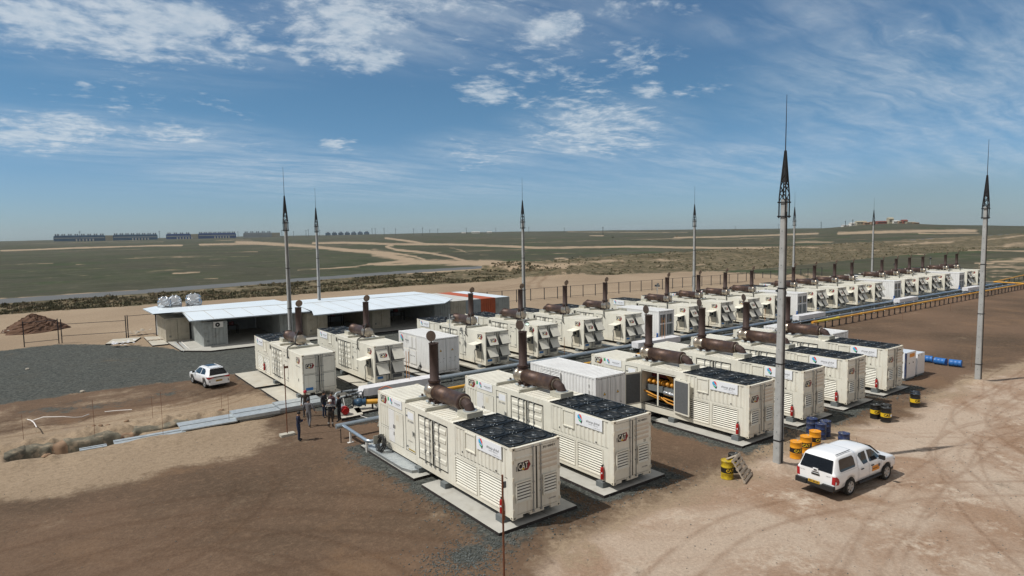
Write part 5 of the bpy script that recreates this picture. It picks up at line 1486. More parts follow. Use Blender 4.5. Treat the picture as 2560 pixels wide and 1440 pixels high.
q = empty('gas_pipe', (0, 0, 0), 0, 'yellow gas pipe crossing at the far right end of the rows', 'gas pipe', 'yellow gas pipes')
s = MB(); s.tube([(148.5, 43.5, .95), (147.5, 38.45, .95)], .12, 'pipe_yellow', 10); s.tube([(148.5, 43.5, .95), (200, 47, .95)], .12, 'pipe_yellow', 10); s.build('pipe_run', q)
for x in (152, 156, 160, 164, 168, 172):
    s = MB(); yy = 43.5+(x-148.5)*3.5/51.5; s.box(x-.05, x+.05, yy-.05, yy+.05, 0, .85, 'black_steel'); s.build('pipe_support', q)

# ------------------------------------------------------------------ lightning poles
def light_pole():
    root = empty('lightning_pole')
    H = 13.2
    p = MB(); a, b = .19, .12
    c = .03
    def oct_(h, z): return [(-h+c, -h, z), (h-c, -h, z), (h, -h+c, z), (h, h-c, z), (h-c, h, z), (-h+c, h, z), (-h, h-c, z), (-h, -h+c, z)]
    p.rings([oct_(a+(b-a)*t, -.6 if t == 0 else t*H) for t in (0, .25, .5, .75, 1)], 'concrete_pole', smooth=False)
    for z in np.arange(1.0, 12, .82):
        h = a+(b-a)*z/H; p.box(-h-.004, -h+.004, -.02, .02, z, z+.05, 'block_grey')
    pole = p.build('concrete_shaft', root)
    q = MB(); q.tube([(.05, -a-.012, .0), (.05, -b-.012, H-.6)], .016, 'black_steel', 6); q.tube([(-.02, -a-.012, .0), (-.02, -b-.012, H-.6)], .012, 'black_steel', 6); q.build('earth_cable', root)
    for z in (1.37, 5.2, 8.9):
        h = a+(b-a)*z/H+.012; q = MB(); q.box(-h, h, -h-.02, h, z, z+.06, 'black_steel'); q.build('band', root)
    for z in (12.35, 13.02):
        q = MB(); h = .16
        q.box(-h-.08, h+.08, -h-.03, -h, z, z+.07, 'black_steel'); q.box(-h-.08, h+.08, h, h+.03, z, z+.07, 'black_steel'); q.box(-h-.03, -h, -h-.08, h+.08, z+.01, z+.06, 'black_steel'); q.box(h, h+.03, -h-.08, h+.08, z+.01, z+.06, 'black_steel'); q.build('clamp', root)
    s = MB(); h = .165
    for sx in (-1, 1):
        for sy in (-1, 1):
            s.tube([(sx*h, sy*h, 12.3), (sx*h, sy*h, 13.3), (sx*.02, sy*.02, 15.5)], .036, 'black_steel', 4, smooth=False)
    k = 0; z = 13.1
    while z < 15.0:
        d = .30*(1-(z-13)/2.6)+.1; z2 = z+d
        w0 = h*(1-max(0, z-13.3)/2.2); w1 = h*(1-max(0, z2-13.3)/2.2); f = 1 if k % 2 else -1
        for sy in (-1, 1):
            s.tube([(f*w0, sy*w0, z), (-f*w1, sy*w1, z2)], .026, 'black_steel', 4); s.tube([(sy*w0, f*w0, z), (sy*w1, -f*w1, z2)], .026, 'black_steel', 4)
        z = z2; k += 1
    s.rings([[(-w, -w, z), (w, -w, z), (w, w, z), (-w, w, z)] for w, z in ((.10, 14.0), (.06, 14.8), (.02, 15.5))], 'black_steel', smooth=False)
    sp_ = s.build('lattice_spire', root)
    r = MB(); r.tube([(0, 0, 15.3), (0, 0, 16.4), (0, 0, 18.1)], .022, 'black_steel', 6, radii=[.024, .02, .010]); r.build('lightning_rod', root)
    return root
lp0 = light_pole(); tP = tree_of(lp0)
def aim_pole(r, x, y, tip):
    v = Vector((x, y, 18.1-CAM_H)); zc = v.dot(FW); u = 1280+CAM_F*v.dot(RT)/zc
    off = (tip-u)*zc/CAM_F
    r.location = (x, y, 0)
    ax = Vector((FW.x, FW.y, 0)).normalized()
    r.rotation_mode = 'XYZ'
    r.rotation_euler = Matrix.Rotation(math.atan2(off, 18.1), 3, ax).to_euler()
for i, (x, y, tip, l) in enumerate(((28.84, 17.0, 1967.3, 'tall concrete lightning pole nearest the camera, its foot beside the orange drums'), (56.56, 17.28, 2472.5, 'tall concrete lightning pole at the right edge, standing alone on brown earth'),
        (18.4, 59.2, 707, 'tall concrete lightning pole behind the leftmost generator'), (29.5, 82.4, 787, 'tall concrete lightning pole rising behind the white shed roof'), (45.0, 58.4, 1305, 'tall concrete lightning pole behind the back row right of the orange container'),
        (76.0, 58.3, 1737, 'tall concrete lightning pole behind the middle of the back row'), (104.3, 59.3, 1987.7, 'thin distant lightning pole just right of the nearest pole'), (142.0, 63.2, 2186, 'farthest thin lightning pole towards the right behind the back row'))):
    r = lp0 if i == 0 else copy_tree(lp0, tP, (0, 0, 0))
    tag(r, l, 'lightning pole', 'concrete lightning poles round the yard')
    aim_pole(r, x, y, tip)

# ------------------------------------------------------------------ fences
def fence(name, pts, H, label, cat='fence', mid=None):
    root = empty(name, (pts[0][0], pts[0][1], 0), 0, label, cat)
    ox, oy = pts[0]
    for i, (x, y) in enumerate(pts):
        p = MB(); p.box(x-ox-.05, x-ox+.05, y-oy-.05, y-oy+.05, -.2, H, 'cl_dark'); p.build('post', root)
    for (x0, y0), (x1, y1) in zip(pts[:-1], pts[1:]):
        r = MB()
        for z in (mid or (.25, H-.06)): r.tube([(x0-ox, y0-oy, z), (x1-ox, y1-oy, z)], .03, 'cl_dark', 5)
        r.build('rail', root)
n = 35
pts = [(57+2.93*i, 88.0-(2.93*i)*.064) for i in range(n)]
fence('yard_fence', pts, 2.15, 'long dark frame fence of bare panels behind the back row')
fence('gate_frame', [(-1.7, 89.0), (1.45, 89.3)], 2.9, 'dark steel gate frame furthest left before the earth mound', 'gate', (.5, 2.75))
fence('gate_frame', [(1.75, 89.3), (8.0, 88.0)], 2.8, 'wide dark steel gate frame left of the sheds', 'gate', (.85, 2.2))
fence('gate_frame', [(8.2, 88.0), (11.2, 88.3)], 2.8, 'dark steel gate frame touching the shed', 'gate', (.3, 2.7))

# ------------------------------------------------------------------ sheds made of containers
def ship_container(x, y, L_, side, top, label, z=.15, H=2.6, vent=True):
    root = empty('shipping_container', (x, y, z), 0, label, 'shipping container', 'shipping containers of the workshop')
    W = 2.44
    b = MB()
    for x0 in (0, W-.14):
        for y0 in (0, L_-.14): b.box(x0, x0+.14, y0, y0+.14, 0, H, side)
    for x0 in (.004, W-.104): b.box(x0, x0+.1, .14, L_-.14, 0, .14, side); b.box(x0, x0+.1, .14, L_-.14, H-.1, H-.004, side)
    for y0 in (.004, L_-.104): b.box(.14, W-.14, y0, y0+.1, 0, .14, side); b.box(.14, W-.14, y0, y0+.1, H-.12, H-.004, side)
    for sg, xx in ((-1, 0), (1, W)):
        b.M = frame((xx, 0, 0), (0, sg, 0), (0, 0, 1), (sg, 0, 0)); a, e = sorted((sg*.14, sg*(L_-.14))); corr(b, a, e, .14, H-.1, -.01, side)
    b.M = frame((W, L_, 0), (-1, 0, 0), (0, 0, 1), (0, 1, 0)); corr(b, .14, W-.14, .14, H-.12, -.01, side); b.M = Matrix.Identity(4)
    b.box(.06, W-.06, .06, L_-.06, H-.02, H+.004, top)
    b.build('container_body', root)
    s = MB(); s.quad((.13, .05, .13), (W-.13, .05, .13), (W-.13, .05, H-.11), (.13, .05, H-.11), 'gasket'); s.build('door_seal', root)
    for k in (0, 1):
        u0, u1 = (.15, 1.20) if k == 0 else (1.24, 2.29)
        d = MB(); d.box(u0, u1, .0, .045, .17, H-.14, side)
        for j in range(3): d.box(u0+.06+j*.34, u0+.30+j*.34, -.012, .0, .24, H-.22, side)
        leaf = d.build('end_door', root)
        for u in (u0+.32, u0+.78):
            r = MB(); r.tube([(u, -.04, .1), (u, -.04, H-.05)], .018, side, 5); r.build('locking_rod', leaf)
        if vent and k == 0: v = MB(); v.box(u0+.2, u0+.4, -.03, -.012, .45, .68, 'block_grey'); v.build('vent_plate', leaf)
    return root
ship_container(11.2, 81.0, 6.06, 'cont_beige', 'cont_top', 'beige container set back at the left end of the shed')
ship_container(13.85, 74.4, 12.19, 'cont_grey', 'cont_top', 'pale grey container with the air conditioner at the left of the dark shed opening')
ship_container(22.25, 75.6, 10.9, 'cont_grey', 'cont_top', 'grey container behind the left foot of the first stack, right of the first dark opening')
ship_container(25.0, 74.2, 12.19, 'cont_beige', 'cont_top', 'beige container with closed doors between the two roofs of the shed')
ship_container(33.3, 74.4, 10, 'cont_beige', 'cont_top', 'beige container with closed doors between the second and third dark openings')
for i, (c, t, l) in enumerate((('cont_grey', 'roof_white', 'light grey container at the right end of the shed roof'), ('cont_beige', 'cont_top', 'beige container second in the row beside the orange one'), ('cont_cool', 'cont_top', 'blue grey container just left of the orange container'),
                             ('cont_orange', 'cont_orange', 'faded orange container in the row by the sheds'), ('cont_grey', 'roof_white', 'grey container with white top at the right end of the row'))):
    ship_container(42.0+i*2.45, 74.0-i*.05, 12.19, c, t, l, vent=False)
def roof(name, poly, zf, label):
    root = empty(name, (poly[0][0], poly[0][1], 0), 0, label, 'roof', 'white sheet roofs of the shed')
    ox, oy = poly[0]
    pts = [(x-ox, y-oy, zf(x, y)) for x, y in poly]
    m = MB()
    # cut into strips along y so that the pitch shows
    ys = sorted(set([p[1] for p in poly]+[79.5]))
    def clip(P, y0, y1):
        def half(P, yc, keep_up):
            out = []
            for i in range(len(P)):
                a, b = P[i-1], P[i]
                ia = (a[1] >= yc-1e-9) if keep_up else (a[1] <= yc+1e-9); ib = (b[1] >= yc-1e-9) if keep_up else (b[1] <= yc+1e-9)
                if ia != ib:
                    t = (yc-a[1])/(b[1]-a[1]); out.append((a[0]+t*(b[0]-a[0]), yc))
                if ib: out.append(b)
            return out
        return half(half(P, y0, True), y1, False)
    for y0, y1 in zip(ys[:-1], ys[1:]):
        P = clip(list(poly), y0, y1)
        if len(P) < 3: continue
        a = sum(P[i-1][0]*P[i][1]-P[i][0]*P[i-1][1] for i in range(len(P)))
        if a < 0: P = P[::-1]
        top = [(x-ox, y-oy, zf(x, y)) for x, y in P]; bot = [(x-ox, y-oy, zf(x, y)-.05) for x, y in P]
        m.add(top, [tuple(range(len(P)))], 'roof_white'); m.add(bot[::-1], [tuple(range(len(P)))], 'cont_top')
    n = len(poly)
    for i in range(n):
        (x0, y0), (x1, y1) = poly[i-1], poly[i]
        m.add([(x0-ox, y0-oy, zf(x0, y0)-.12), (x1-ox, y1-oy, zf(x1, y1)-.12), (x1-ox, y1-oy, zf(x1, y1)), (x0-ox, y0-oy, zf(x0, y0))], [(0, 1, 2, 3), (3, 2, 1, 0)], 'roof_white')
    m.build('sheet', root)
    xa = min(p[0] for p in poly)+3; xb = max(p[0] for p in poly)-.5; k = xa
    while k < xb:
        y0 = 74.2 if zf is zf1 else 71.2; sm = MB(); sm.add([(k-ox-.04, y0-oy, zf(k, y0)+.012), (k-ox+.04, y0-oy, zf(k, y0)+.012), (k-ox+.04, 79.4-oy, zf(k, 79.4)+.012), (k-ox-.04, 79.4-oy, zf(k, 79.4)+.012)], [(0, 1, 2, 3)], 'cont_top'); sm.build('seam', root); k += 2.05
    r = MB()
    xs0 = min(p[0] for p in poly)+2; xs1 = max(p[0] for p in poly)-.3
    r.tube([(xs0-ox, 79.5-oy, zf(xs0, 79.5)+.01), (xs1-ox, 79.5-oy, zf(xs1, 79.5)+.01)], .035, 'cont_top', 5); r.build('ridge_strip', root)
def zf1(x, y): return 3.12+.40*min(1, max(0, (y-73.8)/5.7))-.10*max(0, (y-79.5)/10)
def zf2(x, y): return 3.0+.45*min(1, max(0, (y-70)/9.5))-.05*max(0, (y-79.5)/10)
roof('shed_roof', [(10.0, 80.4), (12.9, 80.4), (12.5, 74.0), (25.2, 73.5), (25.2, 87.6), (12.2, 86.6), (11.6, 90.6), (9.9, 88.2)], zf1, 'left sheet roof of the shed with a stepped left edge')
roof('shed_roof', [(24.5, 70.4), (41.6, 70.6), (44.5, 73.5), (44.5, 84.4), (25.3, 84.6), (25.3, 73.2)], zf2, 'right sheet roof of the shed over two dark openings')
q = MB()
q.box(16.3, 22.2, 85.8, 85.95, .15, 3.2, 'cont_cool'); tag(q.build('shed_wall'), 'rear wall inside the first dark opening of the shed', 'wall', 'rear walls inside the shed')
q = MB(); q.box(27.5, 33.3, 84.0, 84.15, .15, 3.2, 'cont_cool'); tag(q.build('shed_wall'), 'rear wall inside the second dark opening of the shed', 'wall', 'rear walls inside the shed')
q = MB(); q.box(35.8, 42, 84.0, 84.15, .15, 3.2, 'cont_cool'); tag(q.build('shed_wall'), 'rear wall inside the third dark opening of the shed', 'wall', 'rear walls inside the shed')
for i, (x, y, w, d, h, l) in enumerate(((18, 82, 1.2, .8, 1.1, 'dark workbench deep in the first shed opening'), (30, 80, 1.8, .8, 1.3, 'dark workbench deep in the second shed opening'), (38.5, 79, 1.6, 1.0, 1.2, 'dark crate of parts in the third shed opening'))):
    root = empty('workbench', (x, y, .15), 0, l, 'workbench', 'clutter inside the shed')
    q = MB(); q.box(0, w, 0, d, h-.08, h, 'rust_dark'); q.build('tabletop', root)
    for a, b_ in ((0, 0), (w-.08, 0), (0, d-.08), (w-.08, d-.08)): q = MB(); q.box(a, a+.08, b_, b_+.08, 0, h-.08, 'black_steel'); q.build('leg', root)
    q = MB(); q.box(.2, .7, .1, .6, h, h+.4, 'engine_red'); q.box(.8, 1.1, .2, .5, h, h+.25, 'block_grey'); q.build('toolbox', root)
ac = empty('air_conditioner', (14.85, 74.30, 2.15), 0, 'white air conditioner unit on the grey container front', 'air conditioner')
q = MB(); q.box(0, .95, -.30, .0, 0, .62, 'far_white'); q.build('housing', ac)
q = MB(); q.M = Matrix.Translation((.38, -.305, .31)) @ Matrix.Rotation(PI/2, 4, 'X'); q.lathe([(.24, -.01), (.24, .012)], 'drum_black', 16); q.lathe([(.07, .012), (.07, .02)], 'far_white', 10); q.build('fan_grille', ac)
# floor slab of the shed and the slabs in front
q = MB(); q.prism([(11.5, 73.6), (13.9, 71.4), (42.2, 71.0), (42.2, 86.5), (11.3, 86.5), (11.3, 79.6)], -.1, .15, 'concrete', 'bitumen'); tag(q.build('shed_floor'), 'concrete floor slab under the shed and its containers', 'floor slab', kind='structure')
for i, (pts_, l) in enumerate((([(9.6, 79.4), (11.2, 79.4), (11.2, 86.5), (9.7, 87.2)], 'concrete slab left of the beige shed container'), ([(5.6, 84.4), (8.3, 83.8), (9.4, 87.3), (6.6, 87.8)], 'concrete slab littered with white scraps by the gate frames'))):
    q = MB(); q.prism(pts_, -.1, .14, 'concrete_warm', 'bitumen'); tag(q.build('concrete_slab'), l, 'concrete slab', 'slabs left of the shed')
def foil_bag(x, y, z, w, h, label, i):
    m = MB(); n = 20; k = 12; rg = []
    for a in range(k):
        t = a/(k-1); zz = h*t
        r0 = w/2*(1-.10*math.cos(t*PI*2)) if t < .85 else w/2*(1-((t-.85)/.15)**2*.45)
        rg.append([((r0+random.uniform(-.05, .05)*w)*math.copysign(abs(math.cos(2*PI*j/n))**.6, math.cos(2*PI*j/n)), (r0+random.uniform(-.05, .05)*w)*math.copysign(abs(math.sin(2*PI*j/n))**.6, math.sin(2*PI*j/n)), zz+random.uniform(-.04, .04)) for j in range(n)])
    m.rings(rg, 'foil', smooth=False)
    for j in range(4): a = PI/4+j*PI/2; m.tube([(math.cos(a)*w*.3, math.sin(a)*w*.3, h-.05), (math.cos(a)*w*.2, math.sin(a)*w*.2, h+.14), (math.cos(a)*w*.05, math.sin(a)*w*.05, h-.02)], .035, 'foil', 5)
    tag(m.build('wrapped_sack', None, (x, y, z)), label, 'sack', 'foil wrapped sacks on the shed')
q = MB(); q.box(11.3, 16.5, 86.9, 89.2, .1, 2.75, 'cont_top'); q.box(11.2, 16.6, 86.8, 89.3, 2.70, 2.80, 'cont_grey'); tag(q.build('storage_hut'), 'low storage hut behind the shed carrying the silver sacks', 'hut')
foil_bag(12.2, 87.9, 2.8, 1.35, 1.85, 'silver foil sack leftmost on the shed', 0)
foil_bag(13.4, 88.2, 2.8, 1.35, 1.9, 'silver foil sack in the middle, touching the left one', 1)
foil_bag(15.5, 88.2, 2.8, 1.65, 2.0, 'silver foil sack standing apart on the right', 2)

# ------------------------------------------------------------------ vehicles (x forward from the rear, y to the left, z up)
def loft(mb, stations, m):
    """stations: (x, [(y, z) ... from sill to roof centre]) mirrored"""
    rings = []
    for x, pts in stations:
        full = [(x, y, z) for y, z in pts] + [(x, -y, z) for y, z in reversed(pts[:-1] if pts[-1][0] == 0 else pts)]
        rings.append(full)
    n = len(rings[0]); vs = [p for r in rings for p in r]; fs = []
    for i in range(len(rings)-1):
        for j in range(n-1):
            a = i*n+j; b = (i+1)*n+j
            fs.append((a, a+1, b+1, b))
    mb.add(vs, fs, m, True)
    mb.add(rings[0], [tuple(range(n-1, -1, -1))], m, True); mb.add(rings[-1], [tuple(range(n))], m, True)
def interp(tab, x):
    xs = [t[0] for t in tab]
    return [float(np.interp(x, xs, [t[k] for t in tab])) for k in range(1, len(tab[0]))]
class Car:
    # prof rows: x, top z, roof half width, belt half width, belt z
    def __init__(s, L_, prof, arches, sill, W):
        s.L, s.prof, s.ar, s.sill, s.W = L_, prof, arches, sill, W
    def sect(s, x):
        top, rw, bw, bz = interp(s.prof, x)
        z0 = s.sill; y0 = bw*.96
        for ax, r in s.ar:
            d = abs(x-ax)
            if d < r: z0 = max(z0, .36+math.sqrt(r*r-d*d)*1.0)
        cab = top-bz > .12
        pts = [(y0-.03, z0), (y0, z0+.05 if z0+.05 < bz-.2 else z0+.02), (bw, max(z0+.04, bz-.32)), (bw*.995, bz-.12), (bw*.97, bz)]
        if cab: pts += [(bw*.955+(rw-bw*.955)*.3, bz+(top-bz)*.28), (rw+.025, top-.10), (rw-.02, top-.035), (rw-.14, top), (rw*.4, top+.025), (0, top+.03)]
        else: pts += [(bw*.955, bz+(top-bz)*.3), (bw*.93, top-.03), (bw*.90, top-.015), (bw*.78, top), (bw*.4, top+.02), (0, top+.025)]
        return pts
    def surf(s, x, z):       # half width of the body at a side point
        top, rw, bw, bz = interp(s.prof, x)
        if z <= bz: return bw*(.995 if z > bz-.15 else 1.0)
        t = (z-bz)/max(.01, (top-.10-bz)); t = min(1, t)
        a = bw*.97; m_ = bw*.955+(rw-bw*.955)*.3
        return a+(m_-a)*t/.28 if t < .28 else m_+(rw+.025-m_)*(t-.28)/.72
    def panel(s, mb, pts, side, m, off=.016, sub=8):
        P = []
        for i in range(len(pts)):
            a, b = pts[i], pts[(i+1) % len(pts)]
            for k in range(sub): t = k/sub; P.append((a[0]+(b[0]-a[0])*t, a[1]+(b[1]-a[1])*t))
        cx = sum(p[0] for p in P)/len(P); cz = sum(p[1] for p in P)/len(P)
        rings = []
        vs = []; fs = []; n = len(P)
        for t in (1.0, .8, .6, .4, .2):
            for p in P:
                x = cx+(p[0]-cx)*t; z = cz+(p[1]-cz)*t
                vs.append((x, side*(s.surf(x, z)+off), z))
        vs.append((cx, side*(s.surf(cx, cz)+off), cz))
        for k in range(4):
            for i in range(n): fs.append((k*n+i, k*n+(i+1) % n, (k+1)*n+(i+1) % n, (k+1)*n+i))
        for i in range(n): fs.append((4*n+i, 4*n+(i+1) % n, 5*n))
        fs = [f if side < 0 else f[::-1] for f in fs]
        mb.add(vs, fs, m, True)
    def strip(s, mb, pts, side, m, w=.012, off=.012):
        for a, b in zip(pts[:-1], pts[1:]):
            n = 5
            for k in range(n):
                p = (a[0]+(b[0]-a[0])*k/n, a[1]+(b[1]-a[1])*k/n); q = (a[0]+(b[0]-a[0])*(k+1)/n, a[1]+(b[1]-a[1])*(k+1)/n)
                dx, dz = q[0]-p[0], q[1]-p[1]; l = math.hypot(dx, dz) or 1; nx, nz = -dz/l*w/2, dx/l*w/2
                v = [(p[0]+nx, p[1]+nz), (p[0]-nx, p[1]-nz), (q[0]-nx, q[1]-nz), (q[0]+nx, q[1]+nz)]
                vs = [(x, side*(s.surf(x, z)+off), z) for x, z in v]
                mb.add(vs, [(0, 1, 2, 3), (3, 2, 1, 0)], m)
def wheel(root, x, y, r, w, side):
    wh = empty('wheel', (x, y, r)); wh.parent = root
    M = Matrix.Rotation(-side*PI/2, 4, 'X')
    t = MB(); t.M = M
    t.lathe([(r*.62, -w/2+.02), (r*.90, -w/2), (r*.985, -w/2+.04), (r, -w/2+.09), (r, w/2-.09), (r*.985, w/2-.04), (r*.90, w/2), (r*.66, w/2-.01), (r*.62, w/2-.05)], 'tyre', 24)
    t.build('tyre', wh)
    k = MB(); k.M = M
    k.lathe([(r*.64, w/2-.07), (r*.66, w/2-.012), (r*.60, w/2-.015), (r*.56, w/2-.06), (r*.54, w/2-.08)], 'alloy', 24, cap=(False, False))
    k.lathe([(r*.56, w/2-.085), (r*.55, w/2-.08)], 'car_black', 20)
    for i in range(6):
        a = i*PI/3; ca, sa = math.cos(a), math.sin(a)
        def R(u, v, z): return (u*ca-v*sa, u*sa+v*ca, z)
        k.add([R(.04, -.045, w/2-.035), R(r*.58, -.065, w/2-.02), R(r*.58, .065, w/2-.02), R(.04, .045, w/2-.035)], [(0, 1, 2, 3)], 'alloy')
    k.lathe([(.075, w/2-.05), (.075, w/2-.02), (.05, w/2-.01)], 'alloy', 12)
    k.build('rim', wh)
    return wh

def pickup():
    root = empty('pickup_truck')
    prof = [(0.00, 1.14, .80, .86, 1.10), (.04, 1.20, .78, .905, 1.11), (.10, 1.34, .765, .92, 1.115), (.30, 1.78, .70, .925, 1.12), (.45, 1.835, .69, .927, 1.12), (1.2, 1.865, .695, .927, 1.12), (1.72, 1.86, .69, .927, 1.12), (1.80, 1.83, .67, .925, 1.12),
            (1.90, 1.80, .66, .925, 1.12), (2.3, 1.815, .665, .927, 1.12), (2.9, 1.81, .66, .927, 1.12), (3.25, 1.755, .645, .927, 1.115), (3.5, 1.62, .655, .925, 1.11), (4.05, 1.20, .76, .92, 1.08), (4.20, 1.155, .80, .918, 1.06), (4.8, 1.09, .80, .90, 1.0), (5.08, 1.02, .78, .87, .93), (5.22, .92, .74, .82, .86), (5.30, .80, .66, .74, .76)]
    c = Car(5.3, prof, [(1.22, .47), (4.30, .47)], .48, 1.855)
    xs = sorted(set([p[0] for p in prof]+[round(1.22+d*.0235*2, 3) for d in range(-10, 11)]+[round(4.30+d*.0235*2, 3) for d in range(-10, 11)]+[1.5, 2.0, 2.6, 3.1, 3.7]))
    b = MB(); loft(b, [(x, c.sect(x)) for x in xs if x <= 5.3], 'car_white'); body = b.build('body', root)
    u = MB(); u.box(.15, 5.1, -.80, .80, .34, .56, 'car_black')
    for ax in (1.22, 4.30): u.box(ax-.44, ax+.44, -.86, .86, .50, .80, 'car_black')
    u.build('underbody', root)
    for s in (-1, 1):
        w = MB(); c.panel(w, [(.42, 1.24), (.48, 1.68), (.60, 1.72), (1.50, 1.72), (1.62, 1.60), (1.66, 1.28), (1.58, 1.22), (.50, 1.20)], s, 'car_glass'); c.strip(w, [(1.05, 1.24), (1.02, 1.70)], s, 'car_black', .03, .012); w.build('canopy_window', root)
        w = MB(); c.panel(w, [(2.02, 1.60), (2.12, 1.68), (2.62, 1.70), (2.66, 1.20), (2.28, 1.18)], s, 'car_glass'); w.build('rear_side_window', root)
        w = MB(); c.panel(w, [(2.78, 1.70), (3.18, 1.655), (3.46, 1.50), (3.82, 1.20), (3.74, 1.185), (2.80, 1.20)], s, 'car_glass'); w.build('front_side_window', root)
        l = MB(); c.strip(l, [(1.82, .55), (1.82, 1.15), (1.98, 1.74)], s, 'far_dark'); c.strip(l, [(2.72, .52), (2.72, 1.17)], s, 'far_dark', .010); c.strip(l, [(3.72, .52), (3.78, 1.15)], s, 'far_dark', .010); c.strip(l, [(1.9, .52), (3.76, .52)], s, 'far_dark', .02); c.strip(l, [(.1, 1.16), (1.8, 1.16)], s, 'cont_top', .016)
        l.build('panel_gap', root)
        for hx in (2.02, 2.86):
            h = MB(); y = c.surf(hx, 1.0); h.box(hx, hx+.2, min(s*y, s*(y+.035)), max(s*y, s*(y+.035)), 1.0, 1.035, 'car_black'); h.build('door_handle', root)
        m = MB(); y = .96; m.box(3.52, 3.62, min(s*.90, s*(y+.20)), max(s*.90, s*(y+.20)), 1.18, 1.36, 'car_black'); m.build('mirror', root)
        st = MB(); st.tube([(1.85, s*.93, .42), (3.72, s*.93, .42)], .055, 'car_black', 8); st.build('side_step', root)
        t = MB()
        t.add([(-.015, s*.875, .72), (-.005, s*.90, 1.08), (.05, s*.935, 1.10), (.20, s*.945, .98), (.28, s*.945, .82), (.20, s*.945, .70), (.0, s*.74, .72), (.0, s*.76, 1.06)], [(0, 1, 7, 6), (6, 7, 1, 0), (0, 5, 4, 3, 2, 1), (1, 2, 3, 4, 5, 0)], 'lamp_red')
        t.build('tail_light', root)
        hl = MB(); hl.add([(5.24, s*.60, .90), (5.10, s*.86, .93), (4.92, s*.895, .90), (5.06, s*.87, .80), (5.28, s*.60, .80)], [(0, 1, 2, 3, 4), (4, 3, 2, 1, 0)], 'lamp_clear'); hl.build('headlight', root)
        rr = MB(); rr.tube([(.50, s*.60, 1.885), (1.60, s*.60, 1.91)], .018, 'far_dark', 6); rr.build('roof_rail', root)
    g = MB(); g.add([(-.012, .74, 1.19), (-.012, -.74, 1.19), (.235, -.655, 1.70), (.235, .655, 1.70)], [(0, 1, 2, 3), (3, 2, 1, 0)], 'car_glass'); g.build('rear_window', root)
    g = MB(); g.add([(3.36, .60, 1.76), (3.36, -.60, 1.76), (4.05, -.73, 1.255), (4.05, .73, 1.255)], [(0, 1, 2, 3), (3, 2, 1, 0)], 'car_glass'); g.build('windscreen', root)
    g = MB(); g.box(-.03, .0, -.12, .12, 1.10, 1.24, 'car_white'); g.box(-.04, -.03, -.07, .07, 1.13, 1.19, 'car_black'); g.build('latch_cover', root)
    g = MB(); g.prism([(-.17, .02), (.17, .02), (.20, .10), (-.20, .10)], 0, .012, 'car_black') if False else g.box(-.022, .0, -.19, .19, .93, 1.0, 'car_black'); g.box(-.018, .0, -.17, .17, 1.045, 1.065, 'car_black'); g.build('tailgate_handle', root)
    bm = MB(); bm.box(-.14, .06, -.88, -.36, .44, .66, 'car_black'); bm.box(-.14, .06, .36, .88, .44, .66, 'car_black'); bm.box(-.10, .06, -.36, .36, .44, .58, 'car_black'); bm.build('rear_bumper', root)
    p = MB(); p.box(-.125, -.105, -.27, .27, .60, .72, 'plate_yellow'); p.M = frame((-.128, .27, .60), (0, -1, 0), (0, 0, 1), (-1, 0, 0)); text(p, '871 BA 06', .27, .06, .002, .10, 'bl_text', .002); p.build('number_plate', root)
    fb = MB(); fb.box(5.18, 5.36, -.70, .70, .42, .66, 'car_black'); fb.box(5.22, 5.33, -.45, .45, .70, .86, 'car_black'); fb.build('front_bumper', root)
    tx = MB(); tx.M = frame((-.012, .86, 0), (0, -1, 0), (0, 0, 1), (-1, 0, 0)); text(tx, 'HILUX', 1.45, 1.02, .0, .07, 'grey_text'); text(tx, 'TOYOTA', .24, 1.02, .0, .06, 'grey_text'); tx.build('lettering', root)
    d = MB(); y = c.surf(3.1, .85)+.012
    d.M = frame((2.95, -y, .72), (1, 0, 0), (0, 0, 1), (0, -1, 0))
    d.add([(0, 0, 0), (.62, 0, 0), (.62, .24, 0), (0, .24, 0)], [(0, 1, 2, 3)], 'decal_orange'); d.add([(.50, .13, .003), (.68, .13, .003), (.68, .26, .003), (.50, .26, .003)], [(0, 1, 2, 3)], 'decal_grey'); text(d, 'BOROWOY', .26, .11, .004, .085, 'rust_dark', .001); d.build('door_sticker', root)
    an = MB(); an.tube([(3.0, -.2, 1.84), (2.86, -.2, 2.15)], .006, 'car_black', 4); an.build('aerial', root)
    mf = MB()
    for s in (-1, 1): mf.box(.70, .73, min(s*.62, s*.90), max(s*.62, s*.90), .26, .52, 'car_black')
    mf.build('mud_flaps', root)
    for s in (-1, 1):
        for x in (1.22, 4.30): wheel(root, x, s*.80, .385, .26, s)
    return root
pk = pickup(); pk.location = (27.05, 14.15, 0.0); pk.rotation_euler = (0, 0, R_(-3.5))
tag(pk, 'white pickup truck with a canopy and orange door sticker, parked by the orange drums', 'pickup truck')

